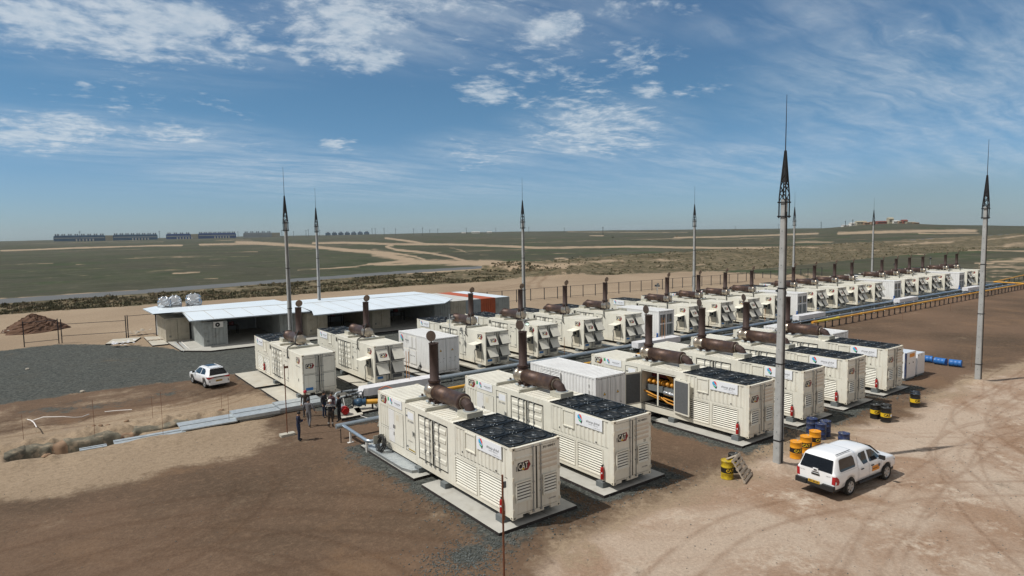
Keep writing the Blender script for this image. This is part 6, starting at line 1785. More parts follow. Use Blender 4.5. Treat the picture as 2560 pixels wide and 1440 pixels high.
def suv():
    root = empty('parked_car')
    prof = [(0.0, .98, .66, .80, .92), (.05, 1.06, .64, .88, 1.0), (.16, 1.14, .62, .91, 1.04), (.30, 1.36, .60, .92, 1.05), (.50, 1.60, .57, .925, 1.05), (.66, 1.645, .58, .925, 1.05), (1.3, 1.68, .60, .925, 1.04), (2.1, 1.67, .60, .925, 1.03), (2.6, 1.60, .59, .92, 1.02), (3.35, 1.12, .70, .91, 1.0),
            (3.5, 1.06, .74, .905, .98), (4.0, .99, .74, .885, .92), (4.3, .92, .70, .85, .86), (4.42, .80, .62, .76, .74)]
    c = Car(4.42, prof, [(.86, .42), (3.52, .42)], .34, 1.85)
    xs = sorted(set([p[0] for p in prof]+[round(.86+d*.042, 3) for d in range(-10, 11)]+[round(3.52+d*.042, 3) for d in range(-10, 11)]+[1.6, 1.9, 2.4, 2.9, 3.1]))
    b = MB(); loft(b, [(x, c.sect(x)) for x in xs if 0 <= x <= 4.42], 'car_white'); b.build('body', root)
    u = MB(); u.box(.15, 4.2, -.78, .78, .22, .42, 'car_black')
    for ax in (.86, 3.52): u.box(ax-.40, ax+.40, -.84, .84, .35, .72, 'car_black')
    u.build('underbody', root)
    for s in (-1, 1):
        w = MB(); c.panel(w, [(.78, 1.14), (.90, 1.40), (1.15, 1.55), (1.62, 1.58), (1.64, 1.10)], s, 'car_glass'); w.build('rear_side_window', root)
        w = MB(); c.panel(w, [(1.72, 1.58), (2.35, 1.55), (2.62, 1.42), (3.08, 1.12), (3.0, 1.08), (1.74, 1.10)], s, 'car_glass'); w.build('front_side_window', root)
        l = MB(); c.strip(l, [(1.68, .42), (1.68, 1.08)], s, 'far_dark', .010); c.strip(l, [(2.95, .42), (3.05, 1.05)], s, 'far_dark', .010); c.strip(l, [(1.2, .40), (3.1, .40)], s, 'car_black', .05); l.build('panel_gap', root)
        m = MB(); m.box(2.78, 2.90, min(s*.90, s*1.10), max(s*.90, s*1.10), 1.06, 1.22, 'car_black'); m.build('mirror', root)
        rr = MB(); rr.tube([(.7, s*.50, 1.69), (2.2, s*.52, 1.71)], .018, 'car_white', 6); rr.build('roof_rail', root)
        t = MB(); t.add([(-.03, s*.40, .90), (-.03, s*.80, .82), (.06, s*.935, .84), (.36, s*.96, .99), (.10, s*.945, 1.0), (-.01, s*.82, .99), (-.025, s*.40, .98)], [(0, 1, 5, 6), (6, 5, 1, 0), (1, 2, 3, 4, 5), (5, 4, 3, 2, 1)], 'lamp_red'); t.build('tail_light', root)
        k = MB(); k.box(-.015, .02, min(s*.74, s*.79), max(s*.74, s*.79), .50, .70, 'car_black'); k.box(-.05, .10, min(s*.50, s*.86), max(s*.50, s*.86), .34, .39, 'car_black'); k.build('bumper_trim', root)
    t = MB(); t.box(-.035, .02, -.44, .44, .90, .975, 'car_black'); t.build('light_bar', root)
    g = MB(); g.add([(.085, .74, 1.12), (.085, -.74, 1.12), (.40, -.57, 1.58), (.40, .57, 1.58)], [(0, 1, 2, 3), (3, 2, 1, 0)], 'car_glass'); g.build('rear_window', root)
    g = MB(); g.add([(2.68, .55, 1.565), (2.68, -.55, 1.565), (3.32, -.66, 1.15), (3.32, .66, 1.15)], [(0, 1, 2, 3), (3, 2, 1, 0)], 'car_glass'); g.build('windscreen', root)
    g = MB(); g.box(1.25, 2.15, -.36, .36, 1.69, 1.715, 'car_glass'); g.build('sunroof', root)
    g = MB(); g.add([(.28, .50, 1.66), (.28, -.50, 1.66), (.62, -.56, 1.68), (.62, .56, 1.68), (.28, .50, 1.63), (.28, -.50, 1.63)], [(0, 1, 2, 3), (3, 2, 1, 0), (4, 5, 1, 0), (0, 1, 5, 4)], 'car_white'); g.build('spoiler', root)
    p = MB(); p.box(-.035, -.0, -.26, .26, .58, .70, 'plate_yellow'); p.M = frame((-.036, .26, .58), (0, -1, 0), (0, 0, 1), (-1, 0, 0)); text(p, '482 AK 06', .26, .06, .002, .10, 'bl_text', .002); p.build('number_plate', root)
    bm = MB(); bm.box(-.07, .12, -.84, .84, .32, .46, 'car_white'); bm.build('rear_bumper', root)
    for s in (-1, 1):
        for x in (.86, 3.52): wheel(root, x, s*.79, .355, .24, s)
    return root
cr = suv(); cr.scale = (.93, .93, .93); cr.location = (10.95, 53.75, 0.02); cr.rotation_euler = (0, 0, PI/2+R_(10.0))
tag(cr, 'white crossover car with a dark sunroof parked on the edge of the gravel', 'car')

# ------------------------------------------------------------------ drums
def drum(name, kind):
    root = empty(name)
    r, h = .29, .88
    top, band = {'orange': ('drum_orange', 'cat_black'), 'black': ('drum_black', 'drum_band'), 'blue': ('drum_blue', None), 'yellow': ('drum_yellow', 'drum_black'), 'bright': ('drum_bright', None)}[kind]
    b = MB(); n = 22
    pr = [(r-.01, 0), (r+.006, .01), (r+.006, .03), (r, .04), (r, .28), (r+.012, .295), (r, .31), (r, .57), (r+.012, .585), (r, .60), (r, .84), (r+.008, .85), (r+.008, .88), (r-.012, .88), (r-.014, .862)]
    b.lathe(pr, top, n, cap=(True, True)); b.sphere((.17, 0, .872), .035, 'galv', 8, .5); b.sphere((-.18, .05, .87), .02, 'galv', 6, .5); b.build('drum_body', root)
    if band:
        c = MB(); c.lathe([(r+.004, .32), (r+.004, .56)], band, n, cap=(False, False)); c.build('band', root)
        t = MB()
        for a in (-2.35, .4):
            t.M = Matrix.Rotation(a, 4, 'Z') @ frame((0, 0, .44), (0, 1, 0), (0, 0, 1), (1, 0, 0))
            vs, fs = text_geo('CAT', .20, .008)
            mm = 'drum_band' if band != 'drum_band' else 'cat_black'
            rr = r+.010
            t.add([(math.sin(v[0]/rr)*rr, v[1], math.cos(v[0]/rr)*rr) for v in vs], fs, mm)
        t.build('lettering', root)
        if kind == 'black':
            l = MB(); l.M = Matrix.Rotation(-1.45, 4, 'Z') @ frame((0, 0, .44), (0, 1, 0), (0, 0, 1), (1, 0, 0)); l.box(-.07, .07, -.07, .06, r-.0, r+.012, 'banner'); l.build('sticker', root)
    return root
DR = {}
def put_drum(kind, x, y, rz, label, group, lie=False, z=0.0):
    if kind not in DR: DR[kind] = drum('steel_drum', kind); o = DR[kind]; DR[kind+'t'] = tree_of(o)
    else: o = copy_tree(DR[kind], DR[kind+'t'], (0, 0, 0))
    o.location = (x, y, hz(x, y)+z); o.rotation_euler = (0, 0, rz)
    if lie: o.rotation_euler = (PI/2, 0, rz); o.location = (x, y, .30)
    tag(o, label, 'drum', group)
    return o
put_drum('orange', 30.85, 17.20, .1, 'orange drum with a black band closest to the nearest pole', 'orange drums beside the pickup')
put_drum('orange', 32.0, 17.30, -.2, 'middle orange drum with a white label near its rim', 'orange drums beside the pickup')
put_drum('orange', 33.2, 17.45, .5, 'orange drum farthest from the pole, half behind the pickup roof', 'orange drums beside the pickup')
put_drum('blue', 35.10, 18.65, .1, 'scuffed blue drum at the back left of the dark blue trio', 'scuffed dark blue drums')
put_drum('blue', 34.75, 17.95, .9, 'scuffed blue drum at the front of the dark blue trio', 'scuffed dark blue drums')
put_drum('blue', 35.45, 18.05, 1.9, 'scuffed blue drum at the back right of the dark blue trio', 'scuffed dark blue drums')
put_drum('blue', 34.95, 16.75, 2.9, 'low dusty blue drum standing alone behind the pickup cab', 'scuffed dark blue drums', z=-.28)
put_drum('black', 41.15, 17.85, .1, 'black drum with yellow band, left of a group of three', 'black drums with yellow bands')
put_drum('black', 40.95, 17.15, -.15, 'black drum with yellow band, front of a group of three', 'black drums with yellow bands')
put_drum('black', 41.65, 17.45, 1.2, 'black drum with yellow band hidden at the back of three', 'black drums with yellow bands')
put_drum('black', 45.75, 17.40, .2, 'black drum with yellow band, front one of a pair', 'black drums with yellow bands')
put_drum('black', 46.35, 17.65, .8, 'black drum with yellow band, rear one of a pair', 'black drums with yellow bands')
put_drum('yellow', 25.75, 17.75, .3, 'dirty yellow drum with black band beside the leaning pallet', 'drums by the leaning pallet')
put_drum('black', 26.75, 18.05, .2, 'black drum behind the leaning wooden pallet', 'drums by the leaning pallet')
put_drum('bright', 61.5, 20.9, R_(8), 'bright blue drum lying at the front of the fallen line', 'bright blue drums lying on the ground', True)
put_drum('bright', 61.55, 22.0, R_(-5), 'bright blue drum lying second in the fallen line', 'bright blue drums lying on the ground', True)
put_drum('bright', 61.7, 23.15, R_(12), 'bright blue drum lying third in the fallen line', 'bright blue drums lying on the ground', True)
put_drum('bright', 61.9, 24.3, R_(2), 'bright blue drum lying last in the fallen line', 'bright blue drums lying on the ground', True)

# leaning pallet
pal = empty('wooden_pallet', (0, 0, 0), 0, 'weathered wooden pallet leaning against two drums near the nearest pole', 'pallet')
_o = Vector((*G(1860, 1211), .02)); _u2 = Vector((.94, .34, 0)).normalized(); _v2 = Vector((-.20, .55, .95)).normalized(); _v2 = (_v2-_u2*_v2.dot(_u2)).normalized(); _n2 = _u2.cross(_v2).normalized()
PM = frame(_o, _u2, _v2, _n2)
for i in range(6):
    q = MB(); q.M = PM; q.box(0, 1.25, .02+i*.205, .02+i*.205+.105, .08, .105, 'wood'); q.build('deck_board', pal)
for xx in (0, .58, 1.15):
    q = MB(); q.M = PM; q.box(xx, xx+.09, 0, 1.14, .03, .08, 'wood'); q.build('bearer', pal)
for i in (0, 3, 5):
    q = MB(); q.M = PM; q.box(0, 1.25, .02+i*.205, .02+i*.205+.105, .0, .03, 'wood'); q.build('bottom_board', pal)
q = MB(); q.box(25.75, 26.7, 17.72, 17.84, .90, .94, 'wood'); tag(q.build('loose_plank'), 'loose plank lying across the tops of the two drums by the pallet', 'plank')

# white cabinets at the right end of the front row
def cabinet(x, y, w, d, h, stripe, label, z=.18):
    r = empty('power_cabinet', (x, y, 0), 0, label, 'cabinet', 'white cabinets at the end of the front row')
    b = MB(); b.box(0, w, 0, d, z, z+h, 'car_white'); b.build('housing', r)
    f = MB(); f.box(.05, w-.05, .05, d-.05, 0, z, 'block_grey'); f.build('skid', r)
    if stripe:
        s = MB(); s.box(-.006, .12, -.012, .0, z, z+h-.02, 'drum_blue'); s.box(-.012, .0, -.006, .10, z, z+h-.02, 'drum_blue'); s.build('corner_stripe', r)
        s = MB(); s.box(w*.35, w*.85, -.012, .0, z+h-.42, z+h-.14, 'decal_orange'); s.build('sign', r)
        for k in (.3, .7):
            q = MB(); q.box(w*k, w*k+.06, -.03, .0, z+h*.55, z+h*.55+.08, 'bl_text'); q.build('lock', r)
        for k in (.12, h-.3):
            q = MB(); q.box(-.03, .0, d-.15, d-.05, z+k, z+k+.12, 'bl_text'); q.build('hinge', r)
        q = MB(); q.box(w*.3, w*.6, d*.5, d*.6, z+h, z+h+.02, 'bl_text'); q.build('roof_slot', r)
    else:
        for k in (.1, .5): q = MB(); q.box(w*k, w*k+.12, -.02, .0, z+h-.2, z+h-.1, 'galv'); q.build('catch', r)
    return r
cabinet(52.9, 20.85, 1.75, 1.9, 2.0, True, 'white cabinet with a dark blue corner stripe beside the rightmost generator')
cabinet(55.1, 20.9, 1.35, 1.3, 1.65, False, 'plain white cabinet right behind the blue striped cabinet')

# ------------------------------------------------------------------ stakes, rods, small things
def stake(x, y, h, label, m='rod_rust', r=.022, base=False, lean=0.0, cat='stake', grp='rusty stakes in the ground'):
    root = empty('metal_stake', (x, y, hz(x, y)), 0, label, cat, grp)
    q = MB(); q.tube([(0, 0, -.1), (lean*h, 0, h)], r, m, 8); q.build('rod', root)
    if base: q = MB(); q.box(-.42, .42, -.22, .22, -.04, .14, 'concrete_warm'); q.build('concrete_foot', root)
    return root
s0 = stake(11.51, 16.2, 4.09, 'tall rusty stake in the foreground before the nearest generator', r=.034)
q = MB(); q.box(.03, .13, -.03, .03, 3.65, 3.85, 'block_grey'); q.box(.01, .04, -.05, .05, 2.6, 2.9, 'rod_rust'); q.build('clamp', s0)
s1 = stake(11.32, 37.95, 4.3, 'rusty stake in a concrete foot beside the man with the phone', base=True, r=.03)
q = MB(); q.box(.02, .22, -.03, .03, 4.05, 4.18, 'rod_rust'); q.build('clamp', s1)
for x, y, h, l in ((-1.3, 47.2, 1.5, 'thin stake at the left end of the tape line'), (2.1, 44.4, 2.4, 'thin stake behind the folded tarpaulin'), (5.4, 42.5, 2.6, 'thin stake beside the middle trench cover'), (5.5, 47.5, 1.4, 'short thin stake on the spoil heap'), (9.4, 45.8, 1.2, 'thin stake near the upper end of the spoil heap'), (9.2, 42.9, 1.9, 'thin stake against the last trench cover'),
                   (50.9, 20.6, 1.4, 'leaning thin rod left of the right hand pole'), (62.5, 19.6, 1.6, 'thin rod standing right of the right hand pole'), (87.6, 38.0, 2.6, 'rusty rod standing in front of the long yellow pipe'), (87.8, 35.2, 1.3, 'short rod on the brown earth below the yellow pipe'), (102, 34.8, 1.3, 'short rod on the far brown earth')):
    stake(x, y, h, l, r=.010)
for i, (px, py, l) in enumerate(((1017, 946, 'left one of two orange rods on the first gas skid'), (1023, 948, 'right one of two orange rods on the first gas skid'), (1411, 893, 'orange rod behind the louvred white container'), (1655, 846, 'left one of two orange rods by the second gas skid'), (1662, 846, 'right one of two orange rods by the second gas skid'), (1912, 812, 'yellow rod left of the nearest pole'))):
    x, y = G(px, py, 1.0 if i in (0, 1, 3, 4) else .2)
    q = empty('marker_rod', (x, y, 1.0 if i in (0, 1, 3, 4) else .1), 0, l, 'rod', 'orange marker rods'); 
    b = MB(); b.tube([(0, 0, 0), (0, 0, 2.1 if i != 2 else 2.0)], .025, 'rod_orange', 6); b.build('rod', q)

def work_light(x, y, z, h, label, lit=False):
    r = empty('work_light', (x, y, z), R_(20), label, 'work light', 'tripod work lights between the rows')
    p = MB(); p.tube([(0, 0, 0), (0, 0, h)], .03, 'galv', 6); p.build('mast', r)
    for k in range(3):
        a = k*2*PI/3; q = MB(); q.tube([(0, 0, h*.22), (.5*math.cos(a), .5*math.sin(a), 0)], .018, 'galv', 5); q.build('leg', r)
    q = MB(); q.tube([(-.45, 0, h-.45), (.45, 0, h-.45)], .02, 'galv', 5); q.tube([(0, 0, h-1.1), (-.4, 0, h-.45)], .014, 'galv', 4); q.tube([(0, 0, h-1.1), (.4, 0, h-.45)], .014, 'galv', 4); q.tube([(.05, 0, h-1.2), (.25, .1, h-1.7), (0, .05, h-2.2), (.1, 0, .8)], .02, 'cable', 5); q.build('crossbar', r)
    for k, (dx, dz, ang) in enumerate(((-.5, 0, 40), (.25, .12, -10), (.5, -.1, -60))):
        q = MB(); q.M = Matrix.Translation((dx, 0, h-.3+dz)) @ Matrix.Rotation(R_(ang), 4, 'Z') @ Matrix.Rotation(R_(20), 4, 'X'); q.box(-.16, .16, -.09, .09, -.11, .11, 'green_box' if (lit and k == 2) else 'black_steel'); q.box(-.13, .13, -.096, -.09, -.08, .08, 'lamp_lit' if (lit and k == 2) else 'lamp_clear'); q.build('lamp_head', r)
work_light(35.2, 45.7, .15, 3.75, 'tripod work light with one green lamp before the back row', True)
work_light(29.2, 48.8, .1, 4.6, 'tripod work light beside the first open flap generator')
work_light(65.9, 56.5, .1, 4.8, 'work light behind the middle of the back row')
work_light(71.5, 42.6, .4, 4.3, 'pale tripod work light just left of the nearest pole')
work_light(97.5, 55.5, .1, 4.9, 'work light on the far part of the back row')
work_light(122, 50.5, .1, 5.4, 'work light near the far end of the back row')
work_light(149.5, 55.0, .1, 5.4, 'white work light at the far right end of the back row')

# ------------------------------------------------------------------ cable trench and its covers
def cover(x0, x1, y0, y1, z, tilt, label, zz=.07):
    q = MB(); q.add([(x0, y0, z), (x1, y0, z), (x1, y1, z+tilt), (x0, y1, z+tilt), (x0, y0, z-zz), (x1, y0, z-zz), (x1, y1, z+tilt-zz), (x0, y1, z+tilt-zz)],
                    [(0, 1, 2, 3), (4, 7, 6, 5), (0, 4, 5, 1), (1, 5, 6, 2), (2, 6, 7, 3), (3, 7, 4, 0)], 'galv')
    q.box(x0+.02, x1-.02, (y0+y1)/2-.02, (y0+y1)/2+.0, z+tilt/2+.004, z+tilt/2+.03, 'steel_rod')
    tag(q.build('trench_cover'), label, 'trench cover', 'grey metal covers on the cable trench')
cover(1.25, 2.55, 42.35, 42.95, .10, -.02, 'small metal sheet at the open end of the trench')
cover(2.9, 6.6, 42.30, 43.05, .12, .05, 'long metal sheet left of the three wide trench covers')
cover(6.4, 9.6, 42.45, 44.2, .20, .06, 'wide metal trench cover left of the tall stake')
cover(9.55, 12.3, 42.55, 44.35, .38, .06, 'wide raised metal trench cover beside the tall stake', .2)
cover(12.35, 15.4, 42.65, 44.5, .44, .05, 'wide metal trench cover below the leftmost generator', .2)
q = MB(); q.box(9.8, 15.2, 42.75, 42.9, -.05, .30, 'concrete'); q.box(9.8, 15.2, 44.1, 44.3, -.05, .30, 'concrete'); tag(q.build('trench_wall'), 'concrete walls of the cable trench under the covers', 'trench wall')
def tarp():
    m = MB(); vs = []; fs = []; nx, ny = 220, 10
    for i in range(nx):
        x = -2.1+9.2*i/(nx-1)
        hole = max(math.exp(-((x-.35)/.35)**4), math.exp(-((x-3.7)/.35)**4))
        far = max(0, (x-4.4)/2.7)
        for j in range(ny):
            t = j/(ny-1)
            fold = .10*(float(fbm(np.array([x*1.0]), np.array([t*.3]), .45, 3, 4)[0])-.5)+.07*math.sin(x*5.3+3*math.sin(x*1.7)+t*2)
            if t < .6: y = 44.02+.30*t/.6; z = -.60+.76*(t/.6)
            else: y = 44.32+.55*(t-.6)/.4; z = .16+.10*(t-.6)/.4
            y += fold; z += fold*.5+.05*math.sin(x*3.1)*t
            z -= hole*.12*t
            if t > .5 and far > 0: y -= .18*far
            if x < -1.2: y -= (-1.2-x)*1.4*(1-.3*t); z += .06
            vs.append((x, y, z))
    f2 = []
    for i in range(nx-1):
        x = -2.1+9.2*i/(nx-1)
        for j in range(ny-1):
            a = i*ny+j; h_ = (abs(x-.35) < .40-.30*(j/(ny-1))**2 or abs(x-3.7) < .42-.3*(j/(ny-1))**2)
            (f2 if h_ else fs).append((a, a+ny, a+ny+1, a+1))
    m.add(vs, fs, 'tarp', True); m.add(vs, f2, 'soil', True)
    o = m.build('tarpaulin'); tag(o, 'olive grey tarpaulin draped down the far side of the open trench', 'tarpaulin')
tarp()
def rock(x, y, s, label, m='soil', grp='clods and stones by the trench'):
    v = MB(); n = 8; rg = []
    for k in range(5):
        a = -PI/2+PI*(k+.01)/4.02
        rg.append([(s*math.cos(a)*math.cos(2*PI*j/n)*random.uniform(.8, 1.3), s*math.cos(a)*math.sin(2*PI*j/n)*random.uniform(.7, 1.1), s*.6*math.sin(a)*random.uniform(.8, 1.1)) for j in range(n)])
    v.rings(rg, m, smooth=False); tag(v.build('clod', None, (x, y, hz(x, y)+s*.3)), label, 'clod', grp)
for px, py, s, l in ((118, 1148, .22, 'large brown clod below the open end of the trench'), (235, 1079, .12, 'leftmost of three clods above the trench'), (252, 1077, .16, 'middle one of three clods above the trench'), (270, 1074, .14, 'rightmost of three clods above the trench'), (317, 1054, .15, 'single brown clod on the pale sand above the trench'), (553, 1034, .18, 'clod at the upper end of the spoil'), (206, 980, .2, 'pale stone at the edge of the gravel'), (68, 924, .16, 'pale stone lying on the gravel at left')):
    x, y = G(px, py); rock(x, y, s, l, 'rubble' if 'pale stone' in l else 'soil')
q = MB()
P = [G(px, py) for px, py in ((70, 1066), (78, 1068), (86, 1074), (93, 1086))]; q.tube([(x, y, hz(x, y)+.45) for x, y in P], .035, 'tape_white', 5)
P = [G(px, py) for px, py in ((80, 1066), (110, 1063), (160, 1062), (186, 1058), (205, 1050), (223, 1042))]; q.tube([(x, y, hz(x, y)+.35+.2*math.sin(i)) for i, (x, y) in enumerate(P)], .03, 'tape_white', 5)
P = [G(px, py) for px, py in ((262, 1034), (290, 1031), (330, 1029))]; q.tube([(x, y, hz(x, y)+.12) for x, y in P], .03, 'tape_white', 5)
tag(q.build('barrier_tape'), 'white and red barrier tape strung between thin stakes above the trench', 'tape')

# shaped cover slab and cable coil beside the nearest generator
q = MB(); q.prism([(13.62, 32.0), (13.72, 31.4), (13.75, 27.9), (13.95, 27.2), (14.55, 27.0), (14.9, 27.0), (14.9, 31.6), (14.2, 32.2)], .26, .40, 'galv', 'steel_rod'); tag(q.build('cable_cover'), 'grey metal cable cover lying on the pad beside the nearest generator', 'cover')
cc = MB()
for k in range(16):
    cx, cy, cz = 14.02+random.uniform(-.08, .06), 30.75+random.uniform(-.15, .15), .80+random.uniform(-.05, .05)
    a0 = random.uniform(-.25, .25); R1 = random.uniform(.26, .42)
    n = 18; rg = [(cx+math.sin(a0)*.3*math.cos(t*2*PI/n)*.3+.10*math.sin(t*2*PI/n), cy+R1*1.0*math.cos(t*2*PI/n), cz+R1*math.sin(t*2*PI/n)) for t in range(n+1)]
    cc.tube(rg, .020, 'cable', 5)
tag(cc.build('cable_coil'), 'bundle of black cable coiled against the nearest generator', 'cable')
hp = empty('panel_flap', (14.36, 31.1, .72), 0, 'small grey flap standing open at the far corner of the nearest generator', 'flap')
q = MB(); q.box(-.62, 0, -.012, .012, .0, .46, 'beam_grey'); q.box(-.40, -.28, -.02, -.012, .15, .3, 'cream_dusty'); q.build('leaf', hp)
# dark heap and rubble at the far left
def mound():
    n, k = 40, 18; m = MB(); rg = []
    for a in range(k):
        t = a/(k-1); R0 = 3.5*(1-t)**.85; z = 2.4*t**.9
        rg.append([((R0*1.05*(1+.16*math.sin(3*2*PI*j/n+1)+.07*math.sin(7*2*PI*j/n)))*math.cos(2*PI*j/n)+random.uniform(-.12, .12), (R0*(1+.12*math.sin(2*2*PI*j/n)))*math.sin(2*PI*j/n)+random.uniform(-.12, .12), z-.15+random.uniform(-.09, .09)) for j in range(n)])
    m.rings(rg, 'soil_dark', smooth=False); tag(m.build('earth_mound', None, (-.9, 104.5, 0)), 'dark brown earth mound behind the gate frames at the far left', 'mound')
mound()
def rubble(px, py, n, w, label, z=0, m='rubble'):
    v = MB(); x0, y0 = G(px, py)
    for i in range(n):
        x = x0+random.gauss(0, w); y = y0+random.gauss(0, w*.6); s = random.uniform(.12, .4)
        a = random.uniform(0, PI); c_, s_ = math.cos(a)*s, math.sin(a)*s; h = z+random.uniform(.02, .12)+i*.02
        v.add([(x-c_, y-s_, h), (x+s_*.6, y-c_*.6, h+random.uniform(-.03, .06)), (x+c_, y+s_, h+.04), (x-s_*.6, y+c_*.6, h)], [(0, 1, 2, 3), (3, 2, 1, 0)], m)
    tag(v.build('rubble_pile'), label, 'rubble', kind='stuff')
rubble(349, 837, 26, .6, 'small pile of pale rubble behind the gate frame', .1)
rubble(22, 833, 16, .8, 'pale scraps at the left foot of the earth mound', .05)
rubble(310, 866, 22, .7, 'torn white sheets on the slab left of the shed', .16, 'sheet_white')
q = MB()
x0, y0 = G(398, 852)
for i in range(7): q.box(x0-1.2+i*.34, x0-1.2+i*.34+.2, y0-.4, y0+.4, .17, .22, 'wood')
q.box(x0-1.25, x0+1.2, y0-.35, y0-.27, .15, .17, 'wood'); q.box(x0-1.25, x0+1.2, y0+.27, y0+.35, .15, .17, 'wood')
tag(q.build('wooden_pallet'), 'wooden pallet lying flat on the slab beside the beige shed container', 'pallet')
for i in range(4):
    q = MB(); x1, y1 = G(438, 860); x2, y2 = G(462, 880); d = i*.22
    q.tube([(x1+d, y1, .18), (x2+d-.1, y2, .10)], .05, ('galv', 'rust_dark', 'galv', 'white_paint')[i], 6); tag(q.build('loose_pipe'), ('leftmost of the loose pipes by the shed slab', 'dark rusty loose pipe by the shed slab', 'third loose pipe by the shed slab', 'white loose pipe by the shed slab')[i], 'pipe', 'loose pipes beside the shed slab')

# ------------------------------------------------------------------ people
def person(x, y, face, joints, cloth, label, hat=None, hair='hair', extras=None, h=1.76):
    """joints: name -> (x right, y forward, z); face: heading of the figure"""
    J = dict(pelvis=(0, 0, .95), waist=(0, .0, 1.08), chest=(0, .0, 1.30), neck=(0, .01, 1.49), head=(0, .03, 1.60), crown=(0, .02, 1.70),
             lsh=(-.19, 0, 1.43), rsh=(.19, 0, 1.43), lel=(-.25, -.02, 1.14), rel=(.25, -.02, 1.14), lwr=(-.26, .08, .90), rwr=(.26, .08, .90),
             lhip=(-.095, 0, .92), rhip=(.095, 0, .92), lkn=(-.11, .03, .50), rkn=(.11, .03, .50), lan=(-.12, 0, .09), ran=(.12, 0, .09), lto=(-.14, .17, .035), rto=(.14, .17, .035))
    J.update(joints)
    order = ['pelvis', 'waist', 'chest', 'neck', 'head', 'crown', 'lsh', 'lel', 'lwr', 'rsh', 'rel', 'rwr', 'lhip', 'lkn', 'lan', 'lto', 'rhip', 'rkn', 'ran', 'rto']
    rad = dict(pelvis=(.155, .115), waist=(.145, .105), chest=(.165, .115), neck=(.060, .060), head=(.082, .095), crown=(.060, .072), lsh=(.075, .075), rsh=(.075, .075), lel=(.05, .05), rel=(.05, .05), lwr=(.035, .032), rwr=(.035, .032),
               lhip=(.10, .105), rhip=(.10, .105), lkn=(.066, .066), rkn=(.066, .066), lan=(.05, .055), ran=(.05, .055), lto=(.042, .035), rto=(.042, .035))
    ed = [('pelvis', 'waist'), ('waist', 'chest'), ('chest', 'neck'), ('neck', 'head'), ('head', 'crown'), ('chest', 'lsh'), ('lsh', 'lel'), ('lel', 'lwr'), ('chest', 'rsh'), ('rsh', 'rel'), ('rel', 'rwr'), ('pelvis', 'lhip'), ('lhip', 'lkn'), ('lkn', 'lan'), ('lan', 'lto'), ('pelvis', 'rhip'), ('rhip', 'rkn'), ('rkn', 'ran'), ('ran', 'rto')]
    me = bpy.data.meshes.new('person'); me.from_pydata([J[n] for n in order], [(order.index(a), order.index(b)) for a, b in ed], [])
    ob = bpy.data.objects.new('person', me); COL.objects.link(ob)
    sk = ob.modifiers.new('skin', 'SKIN'); sk.use_smooth_shade = True
    for i, n in enumerate(order):
        v = me.skin_vertices[0].data[i]; v.radius = rad[n]; v.use_root = (i == 0)
    sb = ob.modifiers.new('sub', 'SUBSURF'); sb.levels = 2; sb.render_levels = 2
    dg = bpy.context.evaluated_depsgraph_get(); dg.update()
    ev = ob.evaluated_get(dg); m2 = ev.to_mesh()
    vs = [v.co.copy() for v in m2.vertices]; fs = [tuple(p.vertices) for p in m2.polygons]
    ev.to_mesh_clear(); bpy.data.objects.remove(ob)
    mb = MB()
    top, bot = cloth['top'], cloth['bottom']
    def seg(p, a, b): 
        a, b = Vector(J[a]), Vector(J[b]); ab = b-a; t = max(0, min(1, (p-a).dot(ab)/ab.dot(ab))); return (p-a-ab*t).length
    parts = dict(skin=[('neck', 'head'), ('head', 'crown')], top=[('waist', 'chest'), ('chest', 'neck'), ('lsh', 'lel'), ('lel', 'lwr'), ('rsh', 'rel'), ('rel', 'rwr'), ('chest', 'lsh'), ('chest', 'rsh')], bottom=[('pelvis', 'pelvis'), ('lhip', 'lkn'), ('lkn', 'lan'), ('rhip', 'rkn'), ('rkn', 'ran')], shoe=[('lan', 'lto'), ('ran', 'rto')])
    for f in fs:
        c = sum((vs[i] for i in f), Vector())/len(f)
        best = None
        for k, ss in parts.items():
            for a, b in ss:
                d = (c-Vector(J[a])).length*1.0 if a == b else seg(c, a, b)
                if k == 'skin' and c.z < J['neck'][2]+.005: d += .2
                if best is None or d < best[0]: best = (d, k)
        k = best[1]
        if c.z < .075: k = 'shoe'
        elif c.z > J['neck'][2]+.02: k = 'skin'
        m = {'skin': 'skin', 'top': top, 'bottom': bot, 'shoe': 'shoe'}[k]
        if cloth.get('yoke') and k == 'top' and c.z > 1.36: m = cloth['yoke']
        if cloth.get('hem') and k == 'top' and c.z < .99+.04 and abs(c.x) < .18 and c.z > .9: m = cloth['hem']
        if cloth.get('band'):
            if k == 'bottom' and (.26 < c.z < .31): m = 'reflect'
            if k == 'top' and (1.335 < c.z < 1.37): m = 'reflect'
        mb.add([tuple(vs[i]) for i in f], [tuple(range(len(f)))], m, True)
    # hands: palm, four fingers, thumb
    for s, el, wr in ((-1, 'lel', 'lwr'), (1, 'rel', 'rwr')):
        a, b = Vector(J[el]), Vector(J[wr]); d = (b-a).normalized(); side = d.cross(Vector((0, 1, 0.3))).normalized(); nn = side.cross(d)
        mb.tube([tuple(b), tuple(b+d*.04), tuple(b+d*.09)], .03, 'skin', 8, radii=[.026, .034, .032])
        for i, ln in enumerate((.060, .075, .070, .055)):
            o = side*(-.028+.019*i)
            mb.tube([tuple(b+d*.085+o), tuple(b+d*(.085+ln*.5)+o+nn*.008), tuple(b+d*(.085+ln)+o+nn*.028)], .009, 'skin', 5, radii=[.010, .009, .007])
        mb.tube([tuple(b+d*.03-side*.03), tuple(b+d*.06-side*.055+nn*.01), tuple(b+d*.09-side*.055+nn*.03)], .010, 'skin', 5)
    # face
    hd = Vector(J['head'])
